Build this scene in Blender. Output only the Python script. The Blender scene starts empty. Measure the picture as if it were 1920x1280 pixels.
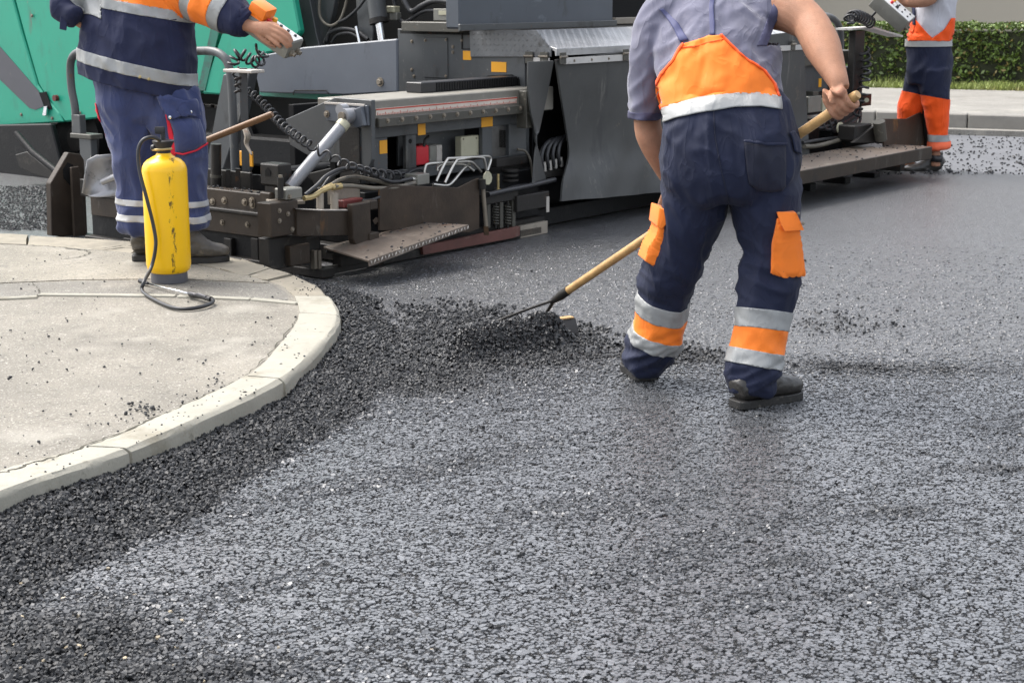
import bpy, bmesh, math, random
import numpy as np
from mathutils import Vector, Matrix, noise
from mathutils.bvhtree import BVHTree

random.seed(7)
RNG = np.random.default_rng(11)
SC = bpy.context.scene
COL = SC.collection

# ---------------------------------------------------------------- camera
CAM_H, FPX, HORIZON = 1.5, 3000.0, 660.0          # eye height, focal length in photo pixels, horizon above centre
PITCH = math.atan(HORIZON / FPX)
cam_d = bpy.data.cameras.new('camera')
cam = bpy.data.objects.new('camera', cam_d)
COL.objects.link(cam)
cam.location = (0, 0, CAM_H)
cam.rotation_euler = (math.pi / 2 - PITCH, 0, 0)
cam_d.sensor_width = 36
cam_d.lens = FPX / 1920 * 36
cam_d.clip_start = 0.05
cam_d.clip_end = 2000
SC.camera = cam
cam_d.dof.use_dof = True
cam_d.dof.focus_distance = 6.2
cam_d.dof.aperture_fstop = 11

# ---------------------------------------------------------------- sky, sun, exposure (bright overcast day)
SUN_EL, SUN_AZ = math.radians(58), math.radians(-62)     # azimuth from +Y towards +X
world = bpy.data.worlds.new('World')
SC.world = world
world.use_nodes = True
wn, wl = world.node_tree.nodes, world.node_tree.links
wn.clear()
w_out = wn.new('ShaderNodeOutputWorld')
w_bg = wn.new('ShaderNodeBackground')
w_sky = wn.new('ShaderNodeTexSky')
w_sky.sky_type = 'NISHITA'
w_sky.sun_disc = False
w_sky.sun_elevation = SUN_EL
w_sky.sun_rotation = SUN_AZ
w_sky.air_density = 1.0
w_sky.dust_density = 4.0
w_sky.ozone_density = 1.0
w_hsv = wn.new('ShaderNodeHueSaturation')
w_hsv.inputs['Saturation'].default_value = 0.36
wl.new(w_sky.outputs[0], w_hsv.inputs['Color'])
wl.new(w_hsv.outputs[0], w_bg.inputs[0])
wl.new(w_bg.outputs[0], w_out.inputs[0])
w_bg.inputs[1].default_value = 0.142

sun_d = bpy.data.lights.new('sun', 'SUN')
sun_d.energy = 0.95
sun_d.angle = math.radians(32)
sun_d.color = (1.0, 0.96, 0.90)
sun = bpy.data.objects.new('sun', sun_d)
COL.objects.link(sun)
_sd = Vector((math.sin(SUN_AZ) * math.cos(SUN_EL), math.cos(SUN_AZ) * math.cos(SUN_EL), math.sin(SUN_EL)))
sun.rotation_euler = _sd.to_track_quat('Z', 'Y').to_euler()
sun.location = (0, 0, 30)

SC.view_settings.view_transform = 'Standard'
SC.view_settings.look = 'None'
SC.view_settings.exposure = 1.64
SC.view_settings.gamma = 1.0
SC.render.engine = 'CYCLES'
SC.cycles.max_bounces = 6
SC.cycles.diffuse_bounces = 3
SC.cycles.glossy_bounces = 3
SC.cycles.transmission_bounces = 3
SC.cycles.use_denoising = True

# ---------------------------------------------------------------- surveying helpers
_F = Vector((0, math.cos(PITCH), -math.sin(PITCH)))
_U = Vector((0, math.sin(PITCH), math.cos(PITCH)))
_R = Vector((1, 0, 0))
_C = Vector((0, 0, CAM_H))
def sight(px, py):
    return _F + _R * ((px - 960) / FPX) + _U * ((640 - py) / FPX)
def on_z(px, py, z=0.0):
    d = sight(px, py); return _C + d * ((z - CAM_H) / d.z)
def on_y(px, py, y):
    d = sight(px, py); return _C + d * (y / d.y)
def mpp(y_dist, z=0.7):
    "metres per photo pixel at a given distance"
    return Vector((0, y_dist, z - CAM_H)).dot(_F) / FPX

# the paver's own frame: u along the screed, v in the direction of travel, z up
PO = on_z(592, 522)
PU = Vector((2390, 3072, 0)).normalized()
PV_ = Vector((-PU.y, PU.x, 0))
def to_local(p):
    q = p - PO; return Vector((q.dot(PU), q.dot(PV_), q.z))
def to_world(l):
    return PO + PU * l[0] + PV_ * l[1] + Vector((0, 0, l[2]))
def at_v(px, py, v):
    d = sight(px, py); return to_local(_C + d * ((v - (_C - PO).dot(PV_)) / d.dot(PV_)))
def at_u(px, py, u):
    d = sight(px, py); return to_local(_C + d * ((u - (_C - PO).dot(PU)) / d.dot(PU)))
def at_lz(px, py, z):
    return to_local(on_z(px, py, z))

# ---------------------------------------------------------------- materials
def _rgb(c):
    return (c[0], c[1], c[2], 1.0)
MATS = {}
def mat(name, color, rough=0.6, metal=0.0, var=0.12, scale=6.0, bump=0.0, bscale=80.0, stains=(), spec=0.5,
        sheen=0.0, coat=0.0, stretch=(1, 1, 1), rvar=0.1, weave=0.0, trans=0.0, fold=0.0, fscale=9.0):
    """plain procedural surface: base colour with noise variation, stains (colour, amount 0..1, scale, stretch), fine relief"""
    m = bpy.data.materials.new(name); m.use_nodes = True
    N, L = m.node_tree.nodes, m.node_tree.links
    b = N['Principled BSDF']
    tc = N.new('ShaderNodeTexCoord')
    mp = N.new('ShaderNodeMapping'); mp.inputs['Scale'].default_value = stretch
    L.new(tc.outputs['Object'], mp.inputs[0])
    n1 = N.new('ShaderNodeTexNoise'); n1.inputs['Scale'].default_value = scale; n1.inputs['Detail'].default_value = 6
    n1.inputs['Roughness'].default_value = 0.65
    L.new(mp.outputs[0], n1.inputs['Vector'])
    rp = N.new('ShaderNodeValToRGB')
    rp.color_ramp.elements[0].position = 0.3; rp.color_ramp.elements[1].position = 0.7
    rp.color_ramp.elements[0].color = _rgb([c * (1 - var) for c in color])
    rp.color_ramp.elements[1].color = _rgb([min(1, c * (1 + var)) for c in color])
    L.new(n1.outputs[0], rp.inputs[0])
    cur = rp.outputs[0]
    rough_out = None
    for st in stains:
        c, amt, s = st[:3]
        str_ = st[3] if len(st) > 3 else (1, 1, 1)
        mp2 = N.new('ShaderNodeMapping'); mp2.inputs['Scale'].default_value = str_
        mp2.inputs['Location'].default_value = (random.uniform(-9, 9), random.uniform(-9, 9), random.uniform(-9, 9))
        L.new(tc.outputs['Object'], mp2.inputs[0])
        n2 = N.new('ShaderNodeTexNoise'); n2.inputs['Scale'].default_value = s; n2.inputs['Detail'].default_value = 8
        n2.inputs['Roughness'].default_value = 0.7
        L.new(mp2.outputs[0], n2.inputs['Vector'])
        r2 = N.new('ShaderNodeValToRGB')
        e = r2.color_ramp.elements
        mid = 0.72 - 0.34 * amt
        e[0].position = max(0, mid - 0.05); e[1].position = min(1, mid + 0.09)
        e[0].color = (0, 0, 0, 1); e[1].color = (1, 1, 1, 1)
        L.new(n2.outputs[0], r2.inputs[0])
        mx = N.new('ShaderNodeMix'); mx.data_type = 'RGBA'
        L.new(r2.outputs[0], mx.inputs['Factor']); L.new(cur, mx.inputs['A']); mx.inputs['B'].default_value = _rgb(c)
        cur = mx.outputs['Result']
    L.new(cur, b.inputs['Base Color'])
    b.inputs['Metallic'].default_value = metal
    b.inputs['Specular IOR Level'].default_value = spec
    mr = N.new('ShaderNodeMapRange')
    mr.inputs['To Min'].default_value = max(0.02, rough - rvar); mr.inputs['To Max'].default_value = min(1, rough + rvar)
    L.new(n1.outputs[0], mr.inputs[0]); L.new(mr.outputs[0], b.inputs['Roughness'])
    if sheen:
        b.inputs['Sheen Weight'].default_value = sheen; b.inputs['Sheen Roughness'].default_value = 0.5
    if coat:
        b.inputs['Coat Weight'].default_value = coat
    if trans:
        b.inputs['Subsurface Weight'].default_value = trans
        b.inputs['Subsurface Radius'].default_value = (0.02, 0.008, 0.005)
        b.inputs['Subsurface Scale'].default_value = 0.3
    base_n = None
    if fold:
        mpf = N.new('ShaderNodeMapping'); mpf.inputs['Scale'].default_value = (1.25, 1.0, .55); mpf.inputs['Rotation'].default_value = (.2, .35, .1)
        L.new(tc.outputs['Object'], mpf.inputs[0])
        nf = N.new('ShaderNodeTexNoise'); nf.inputs['Scale'].default_value = fscale; nf.inputs['Detail'].default_value = 2.5; nf.inputs['Distortion'].default_value = .9
        L.new(mpf.outputs[0], nf.inputs['Vector'])
        s1 = N.new('ShaderNodeMath'); s1.operation = 'SUBTRACT'; s1.inputs[1].default_value = .5; L.new(nf.outputs[0], s1.inputs[0])
        s2 = N.new('ShaderNodeMath'); s2.operation = 'ABSOLUTE'; L.new(s1.outputs[0], s2.inputs[0])
        s3 = N.new('ShaderNodeMath'); s3.operation = 'POWER'; s3.inputs[1].default_value = .42; L.new(s2.outputs[0], s3.inputs[0])
        bf = N.new('ShaderNodeBump'); bf.inputs['Strength'].default_value = min(1, fold); bf.inputs['Distance'].default_value = .02; bf.invert = True
        L.new(s3.outputs[0], bf.inputs['Height']); L.new(bf.outputs[0], b.inputs['Normal']); base_n = bf.outputs[0]
    if bump:
        n3 = N.new('ShaderNodeTexNoise'); n3.inputs['Scale'].default_value = bscale; n3.inputs['Detail'].default_value = 5
        L.new(tc.outputs['Object'], n3.inputs['Vector'])
        bp = N.new('ShaderNodeBump'); bp.inputs['Strength'].default_value = min(1, bump); bp.inputs['Distance'].default_value = 0.01
        L.new(n3.outputs[0], bp.inputs['Height']); L.new(bp.outputs[0], b.inputs['Normal'])
        if base_n is not None: L.new(base_n, bp.inputs['Normal'])
    MATS[name] = m
    return m

RUST = (0.13, 0.055, 0.022); DUST = (0.30, 0.27, 0.23); TAR = (0.012, 0.012, 0.013)
mat('green_paint', (0.014, 0.30, 0.190), 0.42, var=0.06, scale=2, stains=(((0.03, 0.19, 0.13), .24, 2.5, (1, 1, .4)), ((0.10, 0.12, 0.09), .13, 6, (1, 1, .3)), ((0.22, 0.20, 0.14), .08, 22)), bump=.04, bscale=30)
mat('green_dark', (0.02, 0.15, 0.105), 0.45, var=0.1, stains=(((0.05, 0.05, 0.05), .25, 5),))
mat('stripe_grey', (0.075, 0.075, 0.085), 0.5, var=0.1, stains=((DUST, .1, 9),))
mat('grey_paint', (0.068,0.072,0.074), 0.42, var=0.12, scale=3, stains=(((0.25, 0.235, 0.20), .20, 5, (1, 1, .3)), ((0.030, 0.028, 0.026), .34, 4, (1, 1, .45)), (RUST, .13, 16), ((0.40, 0.38, 0.33), .07, 26)), bump=.05, bscale=40)
mat('blue_grey_paint', (0.086,0.097,0.115), 0.40, var=0.14, scale=2, stains=(((0.27, 0.28, 0.30), .20, 3, (1, 1, .3)), ((0.038, 0.036, 0.034), .26, 4, (1, 1, .4)), (RUST, .08, 20)), bump=.04, bscale=30)
mat('box_grey', (0.066,0.077,0.093), 0.38, var=0.12, scale=2, stains=(((0.24, 0.27, 0.31), .2, 2.2, (.6, .6, 1.5)), ((0.03, 0.03, 0.03), .2, 5, (1, 1, .4))))
mat('olive_steel', (0.066,0.062,0.050), 0.5, var=0.18, stains=(((0.42, 0.40, 0.33), .17, 24), (RUST, .16, 9), (TAR, .18, 6, (1, 1, .4))), bump=.1, bscale=60)
mat('dark_steel', (0.021,0.019,0.017), 0.52, var=0.25, stains=(((0.075, 0.066, 0.053), .24, 8), (RUST, .18, 7), (TAR, .28, 5, (1, 1, .5))), bump=.15, bscale=70, spec=0.3)
mat('rusty_steel', (0.038,0.028,0.020), 0.5, var=0.3, stains=(((0.15, 0.07, 0.02), .22, 5, (1, 1, .35)), ((0.12, 0.11, 0.095), .18, 9, (1, 1, .3)), (TAR, .25, 4, (1, 1, .4))), bump=.12, bscale=60, spec=0.3)
mat('worn_light_edge', (0.42, 0.39, 0.35), 0.45, var=0.2, stains=((RUST, .15, 12),))  # worn pale steel, also painting highlights along top edges
mat('tar_shade_black', (0.006,0.006,0.0065), 0.55, var=0.3, stains=(((0.022, 0.021, 0.020), .3, 9),), bump=.2, bscale=50, spec=0.3)  # tarry black, also painting in shade beneath the machine
mat('void_black', (0.008, 0.008, 0.008), 0.9, var=0.2, spec=0.3)  # near-black that paints in the darkness of holes and hollows
mat('rubber_skirt', (0.058,0.059,0.057), 0.55, var=0.22, scale=2.5, stains=(((0.19, 0.18, 0.16), .26, 3, (2.6, 2.6, .22)), ((0.030, 0.031, 0.033), .3, 3, (1.5, 1.5, .3)), ((0.20, 0.165, 0.11), .14, 4)), bump=.06, bscale=25)
mat('rubber_black', (0.022, 0.022, 0.024), 0.42, var=0.2, stains=(((0.09, 0.085, 0.075), .16, 20),))
mat('hose_dusty', (0.13, 0.115, 0.09), 0.6, var=0.3, stains=(((0.04, 0.038, 0.036), .35, 14),))
mat('steel_pipe', (0.55, 0.53, 0.49), 0.3, metal=0.85, var=0.2, stains=(((0.2, 0.16, 0.11), .2, 14),))
mat('chrome', (0.75, 0.76, 0.78), 0.15, metal=1.0, var=0.05)
mat('silver_paint', (0.26,0.265,0.28), 0.4, metal=0.25, var=0.1, stains=(((0.16, 0.14, 0.12), .14, 9), (DUST, .2, 4)))
mat('tread_plate', (0.42,0.42,0.42), 0.38, metal=0.55, var=0.16, scale=4, stains=(((0.12, 0.11, 0.10), .22, 5), ((0.5, 0.49, 0.46), .2, 6)))
mat('tread_plate_dark', (0.16, 0.165, 0.17), 0.42, metal=0.5, var=0.16, stains=(((0.07, 0.065, 0.06), .3, 6),))
mat('yellow_sticker', (0.80, 0.36, 0.015), 0.45, var=0.06, stains=(((0.25, 0.13, 0.02), .1, 40),))
mat('white_strip', (0.50, 0.48, 0.45), 0.5, var=0.12, stains=(((0.2, 0.17, 0.14), .22, 14),))
mat('ruler_white', (0.62,0.54,0.46), 0.5, var=0.1, stains=(((0.25, 0.19, 0.14), .22, 22),))
mat('ruler_red', (0.48, 0.06, 0.035), 0.5, var=0.1)
mat('red_plastic', (0.50, 0.02, 0.03), 0.4, var=0.1, stains=(((0.2, 0.02, 0.02), .15, 30),))
mat('dark_red', (0.12, 0.018, 0.015), 0.5, var=0.2, stains=((TAR, .2, 14),))
mat('cream_plate', (0.44, 0.42, 0.30), 0.5, var=0.1, stains=(((0.2, 0.17, 0.1), .2, 25),))
mat('brass', (0.42, 0.33, 0.16), 0.4, metal=0.6, var=0.2, stains=(((0.16, 0.12, 0.06), .25, 40),))
mat('bolt_steel', (0.22, 0.19, 0.15), 0.42, metal=0.5, var=0.3, stains=((RUST, .2, 60),))
mat('red_oxide', (0.12, 0.045, 0.035), 0.55, var=0.25, stains=(((0.2, 0.15, 0.12), .2, 6), (TAR, .2, 5)), bump=.1)
mat('beige_steel', (0.27, 0.235, 0.19), 0.55, var=0.2, stains=((RUST, .15, 6), ((0.1, 0.09, 0.08), .2, 5)))
mat('foot_plate', (0.115,0.09,0.07), 0.5, var=0.25, scale=9, stains=(((0.26, 0.22, 0.18), .24, 7), (RUST, .25, 9), (TAR, .22, 9)), bump=.2, bscale=50)
mat('wood_handle', (0.44, 0.27, 0.11), 0.45, var=0.22, scale=5, stretch=(6, 6, 6), stains=(((0.16, 0.09, 0.04), .16, 12),), bump=.03)
mat('wood_dark', (0.19, 0.10, 0.045), 0.5, var=0.25, scale=6, stains=((TAR, .15, 9),))
mat('yellow_tank', (0.88,0.50,0.002), 0.32, var=0.03, scale=3, bump=.02, bscale=20)
mat('black_plastic', (0.018, 0.018, 0.02), 0.4, var=0.2, stains=(((0.08, 0.075, 0.07), .1, 30),))
mat('grey_plastic', (0.075, 0.075, 0.085), 0.5, var=0.15, stains=(((0.16, 0.15, 0.14), .2, 16),))
mat('orange_plastic', (0.85, 0.20, 0.015), 0.35, var=0.06)
mat('white_plastic', (0.55,0.55,0.54), 0.4, var=0.04, stains=(((0.35, 0.34, 0.32), .08, 40),))
mat('box_steel', (0.20, 0.195, 0.17), 0.45, metal=0.2, var=0.14, stains=(((0.36, 0.35, 0.31), .2, 20), ((0.08, 0.075, 0.06), .15, 12)))
mat('skin', (0.36,0.185,0.115), 0.62, var=0.16, scale=16, bump=.22, bscale=240, trans=.10, spec=.3, stains=(((0.38, 0.125, 0.08), .26, 7), ((0.19, 0.095, 0.06), .22, 120, (1, 1, .35))))
mat('hair', (0.035, 0.022, 0.014), 0.6, var=0.3, scale=60)
mat('navy_cloth', (0.0095,0.0135,0.036), 0.75, var=0.16, scale=7, bump=.06, bscale=700, sheen=.04, spec=.3, stains=(((0.018, 0.024, 0.052), .14, 5),), fold=0.34, fscale=8)
mat('navy_pocket', (0.014,0.016,0.031), 0.72, var=0.2, scale=9, bump=.06, bscale=700, sheen=.04, spec=.3, stains=(((0.022, 0.024, 0.034), .35, 9),), fold=0.3, fscale=8)
mat('blue_cloth', (0.034,0.047,0.125), 0.75, var=0.14, scale=8, bump=.06, bscale=600, sheen=.2, spec=.3, stains=(((0.022, 0.028, 0.075), .2, 4),), fold=0.34, fscale=8)
mat('jacket_navy', (0.0115,0.0155,0.046), 0.75, var=0.14, scale=6, bump=.06, bscale=600, sheen=.04, spec=.3, fold=0.32, fscale=8)
mat('orange_cloth', (0.88,0.205,0.02), 0.7, var=0.07, scale=6, bump=.05, bscale=500, sheen=.1, spec=.3, fold=0.16, fscale=9, stains=(((0.62, 0.105, 0.008), .20, 4), ((0.38, 0.12, 0.03), .10, 24)))
mat('orange_deep', (0.86,0.09,0.006), 0.7, var=0.05, scale=6, bump=.04, bscale=500, sheen=.1, spec=.3, fold=0.45, fscale=8)
mat('orange_pink', (0.95, 0.17, 0.07), 0.7, var=0.05)
mat('reflective', (0.30,0.305,0.30), 0.45, var=0.08, scale=14, bump=.05, bscale=120, metal=.05, fold=0.16, fscale=12)
mat('reflective_white', (0.45,0.45,0.45), 0.5, var=0.06, scale=14)
mat('shirt_cloth', (0.118,0.118,0.165), 0.85, var=0.14, scale=5, bump=.08, bscale=400, sheen=.3, spec=.2, stains=(((0.175, 0.172, 0.22), .3, 5),), fold=0.32, fscale=8)
mat('shirt_cuff', (0.06,0.06,0.11), 0.85, var=0.1, bump=.08, bscale=500)
mat('white_shirt', (0.5,0.5,0.54), 0.85, var=0.05, bump=.05, bscale=400, fold=0.32, fscale=8)
mat('strap_navy', (0.045, 0.05, 0.125), 0.7, var=0.12)
mat('red_cloth', (0.55, 0.006, 0.03), 0.7, var=0.08)
mat('boot_leather', (0.035,0.032,0.029), 0.38, var=0.3, scale=14, bump=.15, bscale=60, stains=(((0.15, 0.135, 0.115), .24, 9),))
mat('boot_dusty', (0.085,0.076,0.064), 0.45, var=0.3, scale=14, bump=.15, bscale=60, stains=(((0.22, 0.19, 0.14), .32, 8),))
mat('boot_sole', (0.018, 0.017, 0.016), 0.6, var=0.3, bump=.2, bscale=80, stains=(((0.10, 0.09, 0.075), .22, 20),))
mat('concrete_kerb', (0.30,0.285,0.235), 0.75, var=0.09, scale=9, bump=.22, bscale=90, stains=(((0.21, 0.19, 0.142), .36, 4), ((0.13, 0.115, 0.085), .20, 16), ((0.38, 0.36, 0.305), .25, 6), ((0.10, 0.09, 0.07), .10, 40)))
mat('stone_kerb', (0.235,0.21,0.162), 0.8, var=0.18, scale=12, bump=.4, bscale=50, stains=(((0.16, 0.14, 0.10), .25, 9), ((0.11, 0.10, 0.045), .16, 7), ((0.36, 0.335, 0.28), .25, 6)))
mat('far_kerb', (0.2,0.19,0.17), 0.8, var=0.12, stains=(((0.15, 0.14, 0.13), .3, 2, (1, 1, 3)),))
mat('wall_beige', (0.33,0.305,0.26), 0.85, var=0.05, scale=.6, bump=.05, stains=(((0.40, 0.36, 0.30), .2, .7),))
mat('wall_stone', (0.2,0.18,0.12), 0.9, var=0.35, scale=6, bump=.4, bscale=12, stains=(((0.14, 0.13, 0.07), .3, 5),))
mat('soil', (0.13, 0.115, 0.07), 0.95, var=0.3, bump=.5, bscale=20)
mat('beam_paint', (0.20,0.188,0.160), 0.5, var=.16, scale=5, stains=(((0.12, 0.11, 0.09), .3, 4), (RUST, .16, 9), ((0.36, 0.33, 0.29), .25, 6)), bump=.08, bscale=50)
mat('rust_plate', (0.046,0.032,0.022), 0.5, var=.35, scale=5, stains=(((0.24, 0.105, 0.022), .30, 4, (1, 1, .5)), ((0.16, 0.14, 0.12), .2, 9, (1, 1, .25)), (TAR, .26, 3.5, (1, 1, .35))), bump=.12, bscale=60, spec=0.3)
mat('crack_dirt', (0.055, 0.05, 0.035), .95, var=.4, scale=30)

# ---------------------------------------------------------------- mesh helpers
def tag(o, label=None, cat=None, group=None, kind=None):
    if label: o['label'] = label
    if cat: o['category'] = cat
    if group: o['group'] = group
    if kind: o['kind'] = kind
    return o
def obj(name, me, m=None, parent=None, smooth=False):
    o = bpy.data.objects.new(name, me)
    COL.objects.link(o)
    if m is not None and not me.materials:
        me.materials.append(MATS[m] if isinstance(m, str) else m)
    if parent is not None: o.parent = parent
    if smooth: me.shade_smooth()
    return o
def empty(name, loc=(0, 0, 0)):
    o = bpy.data.objects.new(name, None); COL.objects.link(o); o.location = loc
    o.empty_display_size = 0.1
    return o
def bm_obj(name, bm, m, parent=None, smooth=False, auto=None):
    bmesh.ops.recalc_face_normals(bm, faces=bm.faces)
    me = bpy.data.meshes.new(name); bm.to_mesh(me); bm.free()
    o = obj(name, me, m, parent, smooth)
    if auto is not None:
        me.shade_smooth()
        me.set_sharp_from_angle(angle=math.radians(auto))
    return o
def fast_mesh(name, verts, faces_flat, nper):
    "numpy vertices (N,3), faces (M,nper)"
    me = bpy.data.meshes.new(name)
    verts = np.asarray(verts, np.float32); faces_flat = np.asarray(faces_flat, np.int32)
    me.vertices.add(len(verts)); me.vertices.foreach_set('co', verts.ravel())
    M = len(faces_flat)
    me.loops.add(M * nper); me.loops.foreach_set('vertex_index', faces_flat.ravel())
    me.polygons.add(M)
    me.polygons.foreach_set('loop_start', np.arange(0, M * nper, nper, dtype=np.int32))
    me.update(calc_edges=True)
    me.shade_flat()
    return me
def bm_box(bm, x0, x1, y0, y1, z0, z1, mtx=None):
    vs = [bm.verts.new(p) for p in ((x0, y0, z0), (x1, y0, z0), (x1, y1, z0), (x0, y1, z0), (x0, y0, z1), (x1, y0, z1), (x1, y1, z1), (x0, y1, z1))]
    if mtx:
        for v in vs: v.co = mtx @ v.co
    for f in ((0, 3, 2, 1), (4, 5, 6, 7), (0, 1, 5, 4), (1, 2, 6, 5), (2, 3, 7, 6), (3, 0, 4, 7)):
        bm.faces.new([vs[i] for i in f])
    return vs
def bm_bevel(bm, off, seg=1):
    if off > 0:
        bmesh.ops.bevel(bm, geom=list(bm.edges), offset=off, segments=seg, affect='EDGES', profile=0.6, clamp_overlap=True)
def bm_prism(bm, base, ext):
    "closed prism from a 3-D polygon and an extrusion vector"
    a = [bm.verts.new(p) for p in base]
    b = [bm.verts.new(Vector(p) + ext) for p in base]
    n = len(a)
    bm.faces.new(a); bm.faces.new(list(reversed(b)))
    for i in range(n):
        j = (i + 1) % n
        bm.faces.new((a[j], a[i], b[i], b[j]))
def catmull(pts, sub):
    P = np.asarray(pts, float)
    if len(P) < 3 or sub < 2: return P
    Q = np.vstack([2 * P[0] - P[1], P, 2 * P[-1] - P[-2]])
    out = []
    for i in range(1, len(Q) - 2):
        p0, p1, p2, p3 = Q[i - 1], Q[i], Q[i + 1], Q[i + 2]
        for k in range(sub):
            t = k / sub
            out.append(0.5 * ((2 * p1) + (-p0 + p2) * t + (2 * p0 - 5 * p1 + 4 * p2 - p3) * t * t + (-p0 + 3 * p1 - 3 * p2 + p3) * t ** 3))
    out.append(P[-1])
    return np.array(out)
def bm_tube(bm, pts, r, n=10, sub=1, cap=True, ry=None, ref=None, twist_pow=None):
    """tube along a polyline; r a number or one per point; with ref the ring's first axis follows that direction"""
    P = np.asarray([list(p) for p in pts], float)
    R0 = np.full(len(P), r, float) if np.isscalar(r) else np.asarray(r, float)
    R1 = R0 if ry is None else (np.full(len(P), ry, float) if np.isscalar(ry) else np.asarray(ry, float))
    if sub > 1:
        A = catmull(np.column_stack([P, R0, R1]), sub)
        P, R0, R1 = A[:, :3], np.maximum(A[:, 3], 1e-4), np.maximum(A[:, 4], 1e-4)
    T = np.gradient(P, axis=0); T /= np.linalg.norm(T, axis=1)[:, None] + 1e-12
    rings = []
    x = None
    for i in range(len(P)):
        t = T[i]
        if ref is not None:
            x = np.asarray(ref, float) - t * np.dot(ref, t)
        else:
            if x is None:
                x = np.array([0, 0, 1.0]) if abs(t[2]) < 0.9 else np.array([1.0, 0, 0])
            x = x - t * np.dot(x, t)
        x = x / (np.linalg.norm(x) + 1e-12)
        y = np.cross(t, x)
        ring = []
        for k in range(n):
            a = 2 * math.pi * k / n
            c, s = math.cos(a), math.sin(a)
            if twist_pow:
                c = math.copysign(abs(c) ** twist_pow, c); s = math.copysign(abs(s) ** twist_pow, s)
            ring.append(bm.verts.new(P[i] + x * c * R0[i] + y * s * R1[i]))
        rings.append(ring)
    for a, b in zip(rings, rings[1:]):
        for k in range(n):
            j = (k + 1) % n
            bm.faces.new((a[k], a[j], b[j], b[k]))
    if cap:
        bm.faces.new(list(reversed(rings[0]))); bm.faces.new(rings[-1])
    return rings
def bm_lathe(bm, profile, origin, axis=(0, 0, 1), n=28):
    "profile: (radius, height) pairs"
    ax = Vector(axis).normalized()
    q = Vector((0, 0, 1)).rotation_difference(ax)
    rings = []
    for r, h in profile:
        ring = []
        for k in range(n):
            a = 2 * math.pi * k / n
            ring.append(bm.verts.new(Vector(origin) + q @ Vector((r * math.cos(a), r * math.sin(a), h))))
        rings.append(ring)
    for a, b in zip(rings, rings[1:]):
        for k in range(n):
            j = (k + 1) % n
            bm.faces.new((a[k], a[j], b[j], b[k]))
    bm.faces.new(list(reversed(rings[0]))); bm.faces.new(rings[-1])

# ---------------------------------------------------------------- ground: kerb lines, heights
KZ = 0.12
OUT_PX = [(-520, 1180), (-250, 1035), (0, 922), (120, 880), (238, 840), (385, 778), (527, 711), (600, 645), (634, 597), (618, 557), (578, 523), (485, 494), (380, 470), (245, 449), (0, 436), (-300, 428), (-900, 415)]
IN_PX = [(-560, 1110), (-260, 985), (0, 884), (80, 860), (158, 836), (320, 770), (462, 706), (530, 640), (560, 592), (552, 557), (522, 532), (440, 512), (340, 488), (215, 470), (0, 456), (-300, 446), (-900, 430)]
OUTW = [on_z(x, y, KZ) for x, y in OUT_PX]
INW = [on_z(x, y, KZ) for x, y in IN_PX]
OUT_C = catmull([tuple(p) for p in OUTW], 8)
IN_C = catmull([tuple(p) for p in INW], 8)
def dist_poly(pts, line):
    "distance of points (N,2) from a polyline"
    d = np.full(len(pts), 1e9)
    for a, b in zip(line[:-1], line[1:]):
        a = a[:2]; b = b[:2]
        ab = b - a
        t = np.clip(((pts - a) @ ab) / (ab @ ab), 0, 1)
        d = np.minimum(d, np.linalg.norm(pts - (a + t[:, None] * ab), axis=1))
    return d
def inside(pts, poly):
    x, y = pts[:, 0], pts[:, 1]
    c = np.zeros(len(pts), bool)
    n = len(poly)
    for i in range(n):
        x0, y0 = poly[i][:2]; x1, y1 = poly[(i + 1) % n][:2]
        hit = ((y0 > y) != (y1 > y)) & (x < (x1 - x0) * (y - y0) / (y1 - y0 + 1e-12) + x0)
        c ^= hit
    return c
PAVE_POLY = np.vstack([OUT_C[:, :2], [[-14, 12.2], [-14, 2.0]]])
def vnoise(x, y, s, seed=0):
    "smooth value noise in numpy"
    X, Y = x * s + seed * 17.3, y * s - seed * 9.1
    xi, yi = np.floor(X).astype(np.int64), np.floor(Y).astype(np.int64)
    fx, fy = X - xi, Y - yi
    fx = fx * fx * (3 - 2 * fx); fy = fy * fy * (3 - 2 * fy)
    def h(a, b):
        n = (a * 374761393 + b * 668265263 + seed * 1442695) & 0x7fffffff
        n = ((n ^ (n >> 13)) * 1274126177) & 0x7fffffff
        return ((n ^ (n >> 16)) & 0xffff) / 65535.0
    return (h(xi, yi) * (1 - fx) + h(xi + 1, yi) * fx) * (1 - fy) + (h(xi, yi + 1) * (1 - fx) + h(xi + 1, yi + 1) * fx) * fy
def fbm(x, y, s, seed=0):
    return 0.55 * vnoise(x, y, s, seed) + 0.28 * vnoise(x, y, s * 2.1, seed + 1) + 0.17 * vnoise(x, y, s * 4.3, seed + 2)
def sstep(a, b, x):
    t = np.clip((x - a) / (b - a), 0, 1); return t * t * (3 - 2 * t)
def gz(px, py):
    p = on_z(px, py, 0); return np.array([p.x, p.y])
def blob(P, px, py, rx, ry, ang=0.0):
    c = gz(px, py); d = P - c
    ca, sa = math.cos(ang), math.sin(ang)
    a = (d[:, 0] * ca + d[:, 1] * sa) / rx; b = (-d[:, 0] * sa + d[:, 1] * ca) / ry
    return np.exp(-(a * a + b * b))
RAKE_A, RAKE_B = gz(876, 670), gz(1034, 645)      # the two ends of the heap in front of the lute
def seg_dist(P, a, b):
    ab = b - a
    t = np.clip(((P - a) @ ab) / (ab @ ab), 0, 1)
    return np.linalg.norm(P - (a + t[:, None] * ab), axis=1)
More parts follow.
